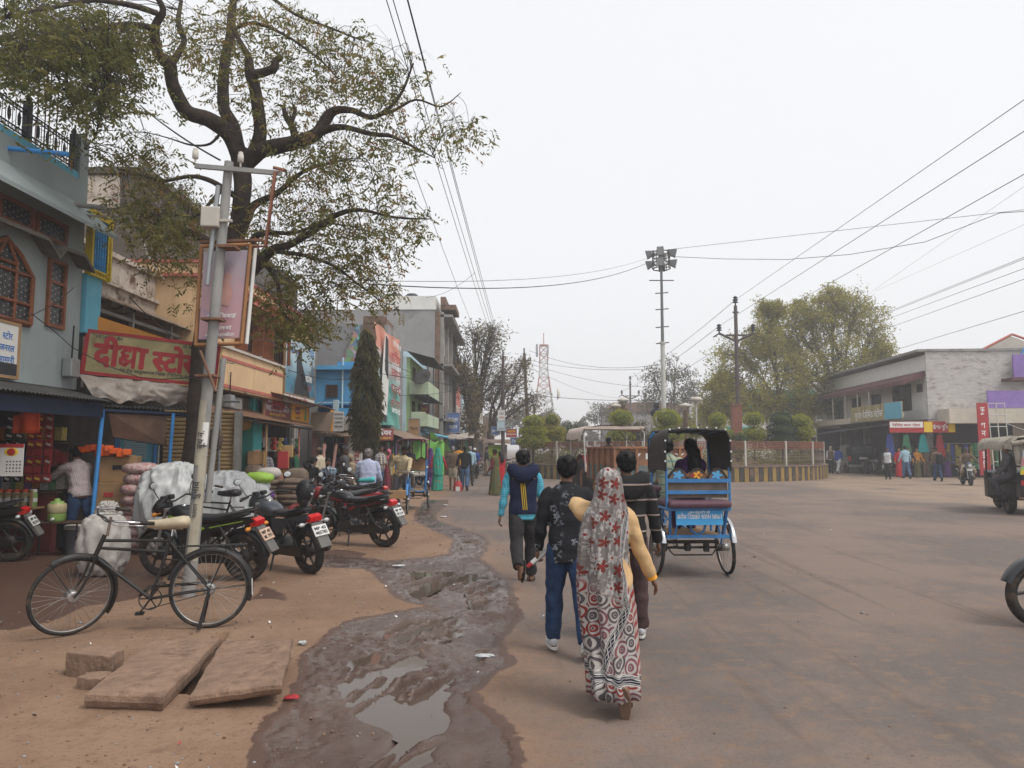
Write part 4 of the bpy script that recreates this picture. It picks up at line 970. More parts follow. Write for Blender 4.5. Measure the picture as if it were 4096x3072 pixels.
topiary('bright tiered topiary at the right end of the traffic island',3203,41.5,[(1.95,.6,.4),(2.5,.78,.4),(3.05,.65,.48)])
def bush(label,px,Y,z,rx,rz,m,n,s=.13,name='bush',cat='bush'):
 x=W(px,1791,Y).x;t=thing(name,label,cat,(x,Y,.7));b=MB()
 for k in range(7):a_=k*.9;b.tube([(x,Y,.7),(x+rx*.5*math.cos(a_),Y+rx*.5*math.sin(a_),z),(x+rx*.8*math.cos(a_),Y+rx*.8*math.sin(a_),z+rz*.6)],[.05,.03,.01],5)
 b.build('stem',M_['wooddk'],t)
 d=rng.normal(size=(n,3));d/=np.linalg.norm(d,axis=1)[:,None];c_=rng.normal(size=(26,3));c_/=np.linalg.norm(c_,axis=1)[:,None]
 k=rng.integers(0,26,n);P=np.array((x,Y,z))+(c_[k]*.68*rng.uniform(.5,1,(26,1))[k]+d*.36*rng.uniform(.2,1,(n,1)))*np.array((rx,rx,rz))
 leafmesh('crown',P,s,L_[m],t,np.clip(rng.uniform(size=26)[k]*.6+rng.uniform(size=n)*.4,0,1))
bush('loose green bush left of the tractor canopy on the island',2290,43,2.3,1.1,1.2,'bush',2600)
bush('dark dusky bush behind the tractor driver on the island',2575,42,2.3,1.3,1.25,'duskbush',3600)
bush('small low dark green bush beside the red-brown pillar',2955,40,1.9,.8,.7,'bush',1200)
n=9000;a_=rng.uniform(0,2*math.pi,n);r_=np.sqrt(rng.uniform((IR-2.2)**2,(IR-.45)**2,n))
P=np.stack([IC.x+r_*np.cos(a_),IC.y+r_*np.sin(a_),.8+rng.uniform(size=n)*(.75+.45*np.sin(a_*9)+.2*np.sin(a_*23)).clip(.15,1.3)],1)
o=leafmesh('hedge',P,.15,L_['hedge'],None,rng.uniform(size=n));tag(o,'low yellow-green hedge inside the island railing',kind='stuff')
# ---- masts, poles, lamps
mm('paleswhite',(.50,.49,.46),.7,.12,2,dirt=(.22,.2,.18),dcov=.6);mm('poledark',(.08,.06,.055),.75,.2,3);mm('galv',(.14,.145,.15),.5,.12,4,metal=.2)
p0=W(2655,1640,45);mx_=p0 .x;ztop=W(2655,1005,45).z;zmid=W(2655,1376,45).z
t=thing('floodlight_mast','tall white mast with a cluster of grey floodlights on the traffic island','mast',(mx_,45,.8))
part(t,'pole','paleswhite',lambda b:(b.tube([(mx_,45,.7),(mx_,45,zmid)],[.16,.13],12),b.tube([(mx_,45,zmid),(mx_,45,zmid+.12)],.19,12)))
part(t,'upper_pole','galv',lambda b:b.tube([(mx_,45,zmid),(mx_,45,ztop)],[.10,.07],10))
for i,yy in enumerate((1122,1172,1237,1308,1372)):
 z=W(2655,yy,45).z;L=.75 if i==0 else.45;a_=0 if i==0 else.35
 part(t,'crossbar','poledark',lambda b:b.tube([(mx_-L*math.cos(a_),45-L*math.sin(a_),z-(0 if i==0 else.06)),(mx_+L*math.cos(a_),45+L*math.sin(a_),z+(0 if i==0 else.06))],.035,5))
part(t,'lamp_frame','poledark',lambda b:[b.ring((mx_,45,z),r_,.035,'Z',8,4)for z,r_ in((ztop-1.1,.55),(ztop-.75,.6),(ztop-.35,.55),(ztop-.05,.5))]+[b.tube([(mx_+.55*math.cos(q_),45+.55*math.sin(q_),ztop-1.1),(mx_+.52*math.cos(q_),45+.52*math.sin(q_),ztop-.05)],.03,4)for q_ in np.arange(0,6.28,.785)])
for z in(ztop-.15,ztop-.8):
 for q_ in(-.25,1.32,2.89,4.46):
  o=MB();o.prism([(-.18,-.14),(.18,-.25),(.18,.25),(-.18,.14)],(0,-.2,0),(1,0,0),UZ,-.4);o.box((-.27,0,0),(.16,.38,.28),bev=.03);ob=o.build('floodlight',M_['galv'],t,False)
  ob.location=Vector((mx_+.72*math.cos(q_),45+.72*math.sin(q_),z))-base_of(t);ob.rotation_euler=(0,.25,q_)
  g=MB();g.span(.182,.19,-.18,.18,-.23,.23);gg=g.build('lamp_glass',M_['metalgrey'],ob,False)
def insul(b,p,s=1.0,m=0):
 b.lathe([(.03*s,0),(.03*s,.1*s),(.13*s,.12*s),(.05*s,.17*s),(.12*s,.22*s),(.05*s,.27*s),(.10*s,.32*s),(.03*s,.38*s)],p,10,m)
WIRE_ENDS={}
def hpole(label,px,Y,ytop,ybase,r0,r1,arms,mk='poledark',zb=0.0,brand=''):
 x=W(px,1700,Y).x;zt_=W(px,ytop,Y).z;t=thing('electric_pole',label,'pole',(x,Y,zb))
 part(t,'pole',mk,lambda b:b.tube([(x,Y,zb),(x,Y,zt_-.4)],[r0,r1],10))
 arms(t,x,zt_);return t,x,zt_
def vframe(s):
 def f(t,x,zt_):
  Y=base_of(t).y
  b=MB();L=1.15*s;z=zt_-2.3*s
  b.tube([(x-L,Y,z),(x,Y,z-.55*s),(x+L,Y,z)],.09*s,5);b.tube([(x-L*.6,Y,z-.12*s),(x+L*.6,Y,z-.12*s)],.07*s,5);b.tube([(x-L,Y,z),(x-L*1.35,Y,z-.25*s)],.05*s,5);b.tube([(x+L,Y,z),(x+L*1.35,Y,z-.25*s)],.05*s,5)
  b.tube([(x-.2*s,Y,zt_-.85*s),(x+.2*s,Y,zt_-.85*s)],.06*s,5);b.tube([(x,Y,zt_-1),(x,Y,zt_-.3)],.05,5);b.build('crossarm',M_['poledark'],t)
  for dx,dz in((-L,0),(L,0),(0,zt_-.38*s-z)):
   b=MB();insul(b,(x+dx,Y,z+dz),1.7*s);b.build('insulator',M_['iron'],t)
  WIRE_ENDS[round(Y)]=[(x-L,Y,z+.5*s),(x+L,Y,z+.5*s),(x,Y,zt_)]
 return f
tp,x11,z11=hpole('dark high-tension pole with V-shaped arm and three black insulators',2954,50,1200,1720,.17,.12,vframe(1.0))
part(tp,'step_bracket','poledark',lambda b:[b.tube([(x11-.35,50,z),(x11+.35,50,z)],.04,4)for z in(4.6,5.0,6.0,6.4)])
t=thing('square_pillar','red-brown square pillar at the foot of the high-tension pole','pillar',(W(2946,1700,46).x,46,1))
xq=W(2946,1700,46).x;part(t,'shaft','rustred',lambda b:b.span(xq-.3,xq+.3,45.8,46.2,.9,4.25,bev=.02));part(t,'cap','rustred',lambda b:b.span(xq-.34,xq+.34,45.76,46.24,4.25,4.35))
tp,x12,z12=hpole('smaller far pole with V-shaped arm left of the floodlight mast',2523,105,1512,1650,.17,.12,vframe(1.05))
t=thing('lamp_post','white lamp post with mushroom-shaped head on the traffic island','lamp',(W(2786,1700,42).x,42,.8))
xl=W(2786,1700,42).x;zl=W(2786,1587,42).z
part(t,'post','paleswhite',lambda b:b.tube([(xl,42,.7),(xl,42,zl-.5)],.05,8))
part(t,'lamp_head','offwhite',lambda b:b.lathe([(.08,-.55),(.14,-.3),(.32,-.22),(.34,-.12),(.26,-.02),(.02,0)],(xl,42,zl),14))
for px,yy,lb in((2464,1612,'leftmost small mushroom lamp standing among the topiary'),(2495,1590,'mushroom lamp with dry creeper left of the mast'),(2742,1611,'mushroom lamp with dry creeper between mast and white lamp post')):
 x=W(px,1700,44).x;z=W(px,yy,44).z
 t=thing('garden_lamp',lb,'lamp',(x,44,.8))
 part(t,'post','brown',lambda b:b.tube([(x,44,.7),(x,44,z-.4)],.12,8));part(t,'lamp_head','offwhite',lambda b:b.lathe([(.12,-.45),(.2,-.3),(.36,-.22),(.36,-.12),(.02,0)],(x,44,z),14))
 P=np.array((x,44,(z-.2+1.5)/2))+rng.normal(size=(500,3))*np.array((.16,.16,.7));P[:,2]=P[:,2].clip(1.2,z-.3);leafmesh('creeper',P,.14,L_['bare'],t,rng.uniform(size=500))
t=thing('bust_statue','dark bust statue on a pale pedestal beside the floodlight mast','statue',(W(2627,1700,45.5).x,45.5,.8))
xs=W(2627,1700,45.5).x;zs=W(2627,1611,45.5).z
part(t,'pedestal','offwhite',lambda b:b.span(xs-.3,xs+.3,45.2,45.8,.8,zs-.85,bev=.03))
part(t,'bust','iron',lambda b:(b.ell((xs,45.5,zs-.2),(.17,.2,.22)),b.ell((xs,45.5,zs-.62),(.4,.25,.3)),b.tube([(xs,45.5,zs-.5),(xs,45.5,zs-.25)],.11),b.ell((xs,45.5,zs-.06),(.2,.22,.09))))
def crossarm(t,x,zt_):
 Y=base_of(t).y;b=MB();b.tube([(x-.7,Y,zt_-2.2),(x+.7,Y,zt_-2.2)],.05,5);b.tube([(x,Y,zt_-1.6),(x+.6,Y,zt_-.9)],.04,5);b.tube([(x,Y,zt_-1),(x,Y,zt_)],.05,5);b.build('crossarm',M_['poledark'],t)
 for dx in(-.65,.65):
  b=MB();insul(b,(x+dx,Y,zt_-2.2),.7);b.build('insulator',M_['iron'],t)
tpl,xa,za=hpole('dark pole carrying advertisement boards by the small kiosk',2012,46,1400,1790,.13,.09,crossarm)
def sboard(label,px,y0,y1,w_,Y,base,texts):
 p=W(px,y1,Y);q_=W(px,y0,Y);return ysign(label,p.x-w_/2,p.x+w_/2,Y,p.z,q_.z,base,texts)
sboard('white electronics board with red round logo on the dark pole',2006,1640,1682,.42,45.8,'white',[('LG',.55,.25,'textdark',.22),('सर्विस',.2,.14,'signred',.28)])
tl=sboard('pale poster board with small portraits below the electronics board',2004,1684,1722,.46,45.78,'wallblue',[('जनसभा',.1,.12,'signred',.3)])
sboard('blue company board on the left of the dark pole',1982,1708,1738,.44,45.9,'signblue',[('डाबर कम्पनी',.3,.22,'textwhite',.4)])
sboard('dark red hotel board with yellow and white lettering',2046,1717,1748,.62,46.2,'signred',[('मारवाड़ी होटल',.6,.16,'textyellow',.5),('खाने की उत्तम व्यवस्था',.25,.13,'textwhite',.55)])
sboard('blue arched shop board beside the island end',2058,1752,1778,.5,49,'signblue',[('शिव',.25,.25,'textwhite',.3)])
t=thing('kiosk','small roadside kiosk with tin roof and yellow-green advertisement front','kiosk',(-.55,46.6,0))
xk0,xk1=W(1952,1790,46.5).x,W(2028,1790,46.5).x
part(t,'body','greywall',lambda b:b.span(xk0,xk1,46.5,48.2,0,1.85))
part(t,'front_poster',mat('naval',(.45,.62,.03),.6,.06),lambda b:b.span(xk0+.02,xk1-.18,46.44,46.498,1.0,1.82))
part(t,'lettering','textdark',lambda b:[b.text('NAVAL',(xk0+.2+.32*i,46.44,1.08),(1,0,0),UZ,.2,0,.28)for i in range(3)])
part(t,'small_lettering','textdark',lambda b:[b.text('PAY 1.15',(xk0+.2+.32*i,46.44,1.6),(1,0,0),UZ,.17,0,.25)for i in range(3)])
part(t,'roof','tin',lambda b:b.corr((xk0-.3,46.0,1.95),(xk1+.25,46.0,1.9),(xk1+.25,48.4,2.2),(xk0-.3,48.4,2.2),16,.015))
def leanarm(t,x,zt_):
 Y=base_of(t).y;b=MB();b.tube([(x-.5,Y,zt_-1.0),(x+.5,Y,zt_-1.0)],.06,5);b.tube([(x-.4,Y,zt_-1.4),(x+.4,Y,zt_-1.3)],.06,5);b.tube([(x,Y,zt_-1),(x,Y,zt_)],.06,5);b.ring((x,Y,zt_-1.2),.3,.03,'Y',10,4);b.build('crossarm',M_['poledark'],t)
 for dx in(-.45,.45):
  b=MB();insul(b,(x+dx,Y,zt_-1.0),.7);b.build('insulator',M_['iron'],t)
tpb,xb,zb_=hpole('brown leaning pole with tangled wires left of the telecom tower',2118,58,1392,1700,.16,.11,leanarm)
tpb.rotation_euler=(0,R(-2.5),0)
t=thing('pipe_post','short dark post with round cap beside the leaning pole','post',(W(2137,1700,60).x,60,0));xx=W(2137,1700,60).x
part(t,'pole','poledark',lambda b:(b.tube([(xx,60,0),(xx,60,5.2)],.08,6),b.tube([(xx,60,4.2),(xx+.45,60,4.2)],.05,5),b.ell((xx+.5,60,4.2),(.14,.14,.14),8,6)))
t=thing('far_pole','thin far pole between the tower and the topiary','pole',(W(2405,1700,90).x,90,0));xx=W(2405,1700,90).x
part(t,'pole','poledark',lambda b:(b.tube([(xx,90,0),(xx,90,W(2405,1617,90).z)],.09,6),b.tube([(xx-.5,90,5.6),(xx+.5,90,5.6)],.05,4)))
mm('towerred',(.40,.19,.16),.7,.1);  # worn red, paled further so the colour carries part of the distant haze
TY=140;tx=W(2176,1700,TY).x;tz=W(2176,1352,TY).z
t=thing('telecom_tower','hazy red and white lattice telecom tower with dish antennas','tower',(tx,TY,0))
lat=[MB(),MB()];lv=np.linspace(0,tz-1.5,15)
hw=lambda z:.75+2.1*max(0,1-z/(tz*.72))**1.0
for i in range(14):
 z0,z1=lv[i],lv[i+1];a_,c_=hw(z0),hw(z1);B=lat[(i//2)%2 if i>5 else 1]
 for sx,sy in((-1,-1),(1,-1),(1,1),(-1,1)):
  B.tube([(tx+sx*a_,TY+sy*a_,z0),(tx+sx*c_,TY+sy*c_,z1)],.09,4)
  nx_,ny_=-sy,sx
  B.tube([(tx+sx*a_,TY+sy*a_,z0),(tx+nx_*c_,TY+ny_*c_,z1)],.05,3);B.tube([(tx+nx_*a_,TY+ny_*a_,z0),(tx+sx*c_,TY+sy*c_,z1)],.05,3);B.tube([(tx+sx*c_,TY+sy*c_,z1),(tx+nx_*c_,TY+ny_*c_,z1)],.05,3)
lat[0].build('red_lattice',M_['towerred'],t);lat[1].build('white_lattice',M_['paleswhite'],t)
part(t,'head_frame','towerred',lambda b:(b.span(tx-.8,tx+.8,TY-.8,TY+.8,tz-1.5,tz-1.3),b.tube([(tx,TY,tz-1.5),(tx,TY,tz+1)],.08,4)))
part(t,'antenna','metalgrey',lambda b:b.span(tx-1.5,tx-1.1,TY-.3,TY+.1,tz-3.6,tz-1.2,bev=.05));part(t,'antenna','metalgrey',lambda b:b.span(tx+.5,tx+.9,TY-1.1,TY-.8,tz-3.2,tz-1.5,bev=.05))
part(t,'dish','offwhite',lambda b:b.lathe([(.05,.5),(.6,.4),(1.0,.1),(1.05,0),(.05,.05)],(tx+2.4,TY-2,W(2190,1580,TY).z),16,0,'X'))
# ============= shops on the right
XF=Matrix.Translation((23.8,42.6,0))@Matrix.Rotation(R(-4.9),4,'Z')
mm('purple',(.24,.15,.42),.8,.1);mm('creamband',(.55,.50,.42),.85,.1,1.5);mm('maroon',(.12,.05,.055),.8,.2)
t=thing('corner_shops','white two-storey corner building with brick end wall and dark open shops','building',(28,50,0))
part(t,'wall','white',lambda b:(b.span(0,10,.02,20,3.3,7.0),b.span(3.2,10,1,20,0,3.3)))
part(t,'end_wall','whitebrick',lambda b:b.span(-.05,7.5,-.12,.0,3.1,7.15))
part(t,'roof','conc',lambda b:(b.span(-.5,10,-.2,20.2,7.16,7.3),))
part(t,'gable','offwhite',lambda b:b.prism([(3.4,7.3),(4.6,7.85),(5.2,7.5),(8,8.9),(12,7.3)],(0,6,0),(1,0,0),UZ,-.3))
part(t,'gable_roof','redtrim',lambda b:[b.tube([(x0,5.7,z0),(x1,5.7,z1)],.08,4)for x0,z0,x1,z1 in((3.4,7.32,4.6,7.88),(5.2,7.5,8,8.95),(8,8.95,12,7.35))])
part(t,'eave','maroon',lambda b:b.prism([(0,0),(-1.3,-.55),(-1.3,-.8),(0,-.35)],(0,18,6.1),(1,0,0),UZ,17.9))
part(t,'balcony','creamband',lambda b:(b.span(-1.3,0,8.5,19.5,3.3,3.45),b.span(-1.3,-1.2,.3,19.5,3.45,3.7),b.span(-1.1,0,3.2,8.5,3.3,3.45)))
for y0,y1,z0,z1 in((.5,1.2,4.9,5.35),(2.0,4.6,3.9,5.5),(6.5,8.0,3.6,5.2),(10,11.6,3.6,5.2),(13.5,15,3.6,5.2)):winX(t,0,y0,y1,z0,z1,'wooddk','glassdark',2 if y1-y0>1 else 0,1,.09,-1)
part(t,'rail_post','offwhite',lambda b:[b.tube([(-1.25,y,3.45),(-1.25,y,5.4)],.04,5)for y in(5.2,7.2,9.5,12)])
part(t,'interior','interior',lambda b:(b.span(3.0,3.2,.4,20,0,3.3),b.span(0,3.0,19.8,20,0,3.3)))
part(t,'pillar','conc',lambda b:[b.span(-.1,.25,y,y+.35,0,3.3)for y in(.1,4.6,9.2,13.8)])
t=thing('side_shop','low shop with cream canopy band and purple panels right of the brick wall','shop',(30,40,0))
part(t,'canopy_band','creamband',lambda b:(b.span(.4,4.9,-1.6,-.2,3.0,3.8),b.span(4.9,12,-3.6,-.2,2.9,3.8)))
part(t,'wall','creamband',lambda b:(b.span(4.6,12,.2,5,0,6.6),b.span(4.7,5.0,-3.2,-2.9,0,2.9)))
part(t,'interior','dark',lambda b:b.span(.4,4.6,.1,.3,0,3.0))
part(t,'purple_panel','purple',lambda b:(b.span(2.6,4.6,-1.3,-1.2,3.85,4.8),b.span(4.5,5.9,-.5,-.4,5.6,6.9),b.span(5.9,6.3,-.4,.2,3.82,5.4)))
part(t,'ledge','maroon',lambda b:b.span(4.0,12,-1.2,.2,5.38,5.55))
for x0 in(4.8,6.5,8):winY(t,.2,x0,x0+1.1,3.9,5.2,'purple','glassdark',0,0,.1)
part(t,'roof_pole','bluepaint',lambda b:b.tube([(5.0,-.4,6.9),(5.6,-.4,8.1),(5.75,-.4,8.2),(5.85,-.4,8.1)],.04,6))
part(t,'stay','metalgrey',lambda b:b.tube([(3.3,-1.6,3.0),(5.0,-2.9,1.95)],.03,5))
t=thing('shop_sign','yellow-green readymade store sign on the balcony of the corner building','sign',(23,45,3.4))
part(t,'board','signgreen',lambda b:b.span(-1.36,-1.3,.2,8.2,3.35,4.35));part(t,'blue_panel','paleblue',lambda b:b.span(-1.38,-1.362,.2,2.6,3.37,4.33))
part(t,'lettering','textwhite',lambda b:b.text('गुप्ता रेडीमेड स्टोर्स',(-1.362,5.2,3.6),(0,-1,0),UZ,.55,0,4.6))
t=thing('shop_awning','long grey awning sheet over the garment shop front','awning',(22,46,2.9))
part(t,'sheet','tindark',lambda b:b.corr((-2.6,14,2.55),(-2.6,-.9,2.95),(-.1,-.9,3.25),(-.1,14,3.1),80,.015));part(t,'stay','iron',lambda b:[b.tube([(-2.55,y,2.75),(-.1,y,2.2)],.02,4)for y in(2,6,10)])
t=thing('cloth_banner','red and yellow cloth banner with white lettering along the garment shop awning','banner',(22,41,2.6))
part(t,'cloth','signred',lambda b:b.span(-2.6,.9,-1.1,-1.06,2.5,3.12));[part(t,'yellow_patch','textyellow',lambda b:b.span(xa_,xb_,-1.115,-1.1,2.52,3.1))for xa_,xb_ in((-.75,-.3),(.55,.9))];part(t,'white_patch','textwhite',lambda b:b.span(-2.58,-.8,-1.112,-1.1,2.78,3.1))
part(t,'lettering','textwhite',lambda b:b.text('फैशन भूमि',(.12,-1.11,2.68),(1,0,0),UZ,.32,0,.8));part(t,'small_lettering','signred',lambda b:b.text('रेडीमेड वस्त्र भंडार',(-1.7,-1.114,2.85),(1,0,0),UZ,.2,0,1.5))
t=thing('standing_banner','tall narrow red banner with white lettering down its length','banner',(24.5,39.5,0))
part(t,'cloth','signred',lambda b:b.span(1.3,1.85,-2.7,-2.64,.2,4.05));part(t,'lettering','textwhite',lambda b:[b.text(c_,(1.57,-2.7,3.55-.42*i),(1,0,0),UZ,.42,0,.22)for i,c_ in enumerate('फैशनभूमिसेल')])
t=thing('metal_ladder_frame','tall white metal lattice frame leaning by the red standing banner','frame',(25,39.5,0))
part(t,'frame','paleswhite',lambda b:[b.tube([(x0,-2.9,0),(x0,-2.6,4.05)],.03,6)for x0 in(1.9,2.32,2.75)]+[b.tube([(1.9,-2.9+.3*z/4.05,z),(2.75,-2.9+.3*z/4.05,z)],.025,6)for z in np.arange(.3,4.1,.62)])
GC=[CL[1],mat('garment_green',(.05,.2,.11),.9),mat('garment_teal',(.02,.3,.3),.9),CL[0]]
for i,nm in enumerate(('blue','dull green','turquoise','dark red')):
 t=thing('hanging_dress',nm+' dress hanging under the garment shop awning','dress',(0,0,0));px=-2.4+.9*i
 p=XF@Vector((px,-.6,2.4));t.location=p;XF_,XF=XF,None
 b=MB();b.prism([(-.12,0),(.12,0),(.3,-1.25+.25*(i==2)),(-.3,-1.25+.25*(i==2))],(0,0,0),(1,0,0),UZ,-.1);b.build('cloth',GC[i],t,False);b=MB();b.tube([(0,-.05,0),(0,-.05,.35)],.012,4);b.build('hook',M_['metalgrey'],t,False);XF=XF_
XF=None
t=thing('teal_house','white and turquoise house glimpsed behind the big right-hand trees','house',(26,78,0))
part(t,'wall','white',lambda b:b.span(20,36,74,84,0,6.6));part(t,'band',mat('turq',(.04,.42,.40),.8),lambda b:(b.span(19.8,36.2,73.8,74,5.2,7.4),b.span(19.8,24,73.8,74,3.2,3.7)))
for i in range(5):winY(t,74,21+2.6*i,22.4+2.6*i,1.4,2.8,'offwhite','glassdark',1,1,.1)
t=thing('far_hall','low hazy grey hall beyond the traffic island','building',(12,110,0));part(t,'wall','greywall',lambda b:b.span(14,34,108,116,0,6.8));part(t,'roof','rust',lambda b:b.prism([(0,0),(20.6,0),(19.5,1.4),(1,1.4)],(13.7,107.8,6.8),(1,0,0),UZ,-8))
t=thing('tin_shed','red roofed shed behind the right-hand trees','shed',(34,66,0));part(t,'wall','offwhite',lambda b:b.span(31,42,66,74,0,6.4));part(t,'roof','pink',lambda b:b.prism([(0,0),(11.6,0),(11,1.0),(.6,1.0)],(30.7,65.8,6.4),(1,0,0),UZ,-8))
# ============= trees
BARK=mat('bark',(.042,.031,.025),.95,.45,6,bump=.6,dirt=(.08,.058,.043),dcov=.52,dscale=5,streak=True)
BARK2=mat('bark_pale',(.075,.055,.042),.95,.35,4,bump=.4)
def smooth(pts,k=4):
 P=[Vector(p)for p in pts];out=[]
 for i in range(len(P)-1):
  a,b,c,d=P[max(i-1,0)],P[i],P[i+1],P[min(i+2,len(P)-1)]
  for j in range(k):
   t_=j/k;out.append(.5*((2*b)+(c-a)*t_+(2*a-5*b+4*c-d)*t_**2+(3*b-a-3*c+d)*t_**3))
 return out+[P[-1]]
def twigset(b,limbs,targets,r0,droop,sub=2,n_sides=4,P_leaf=None,tipn=5,spread=.25,g=random):
 """limbs: list of (point, dir); each target grows a curved twig from a near limb point"""
 LP=np.array([tuple(p)for p in limbs])
 for T in targets:
  dd=np.linalg.norm(LP-np.array(T),axis=1);k=int(np.argsort(dd)[min(int(abs(g.gauss(0,2))),len(LP)-1)])
  s=Vector(LP[k]);e=Vector(T);L=(e-s).length
  mid=s.lerp(e,.5)+Vector((g.uniform(-.12,.12)*L,g.uniform(-.12,.12)*L,.16*L+g.uniform(-.05,.1)*L))
  pts=smooth([s,mid,e,e+Vector(((e-s).x*.12,(e-s).y*.12,-droop*L*.25))],3)
  r=r0*(.5+.35*min(L,2.5));b.tube(pts,[r*(1-.85*i/(len(pts)-1))for i in range(len(pts))],n_sides,0,False)
  ends=[(pts[-1],pts[-1]-pts[-3])]
  for q_ in range(sub):
   i=g.randrange(len(pts)//2,len(pts)-1);o=pts[i];d=Vector((g.gauss(0,1),g.gauss(0,1),g.gauss(.1,.6))).normalized()*g.uniform(.3,.75)*min(1.2,.35+L*.35)
   sp=[o,o+d*.6+Vector((0,0,.05)),o+d+Vector((0,0,-droop*.2))];b.tube(sp,[r*.45,r*.3,r*.12],3,0,False);ends.append((sp[-1],d))
  for p,d in ends:
   for q_ in range(tipn):P_leaf.append((p.x+g.gauss(0,spread),p.y+g.gauss(0,spread),p.z+g.gauss(-.06,spread*.8)))
def pinnate(C,g,nl=8,L=.24,ls=.062):
 """compound leaves: nl leaflets along a drooping stalk from each centre"""
 C=np.array(C);n=len(C);a=g.uniform(0,2*math.pi,n);dr=g.uniform(.15,1.1,n)
 d=np.stack([np.cos(a)*np.cos(dr),np.sin(a)*np.cos(dr),-np.sin(dr)],1);s=np.stack([-np.sin(a),np.cos(a),np.zeros(n)],1)
 P,D=[],[]
 for k in range(nl):
  f=.15+.85*(k//2)/(nl/2-.5);sg=1 if k%2 else-1
  P.append(C+d*(L*f)+s*(sg*ls*.45));q_=s*sg+d*.7;q_[:,2]-=.35;D.append(q_)
 P=np.concatenate(P);D=np.concatenate(D);t=np.tile(g.uniform(size=n),nl);return P,D,t
KZ=2000/2212.0
def Z1(x,y,Y=12.8):return W(x*KZ,y*KZ,Y)
t=thing('neem_tree','large half-bare neem tree with dark crooked limbs beside the leaning pole','tree',(W(778,1900,12.8).x,12.8,0))
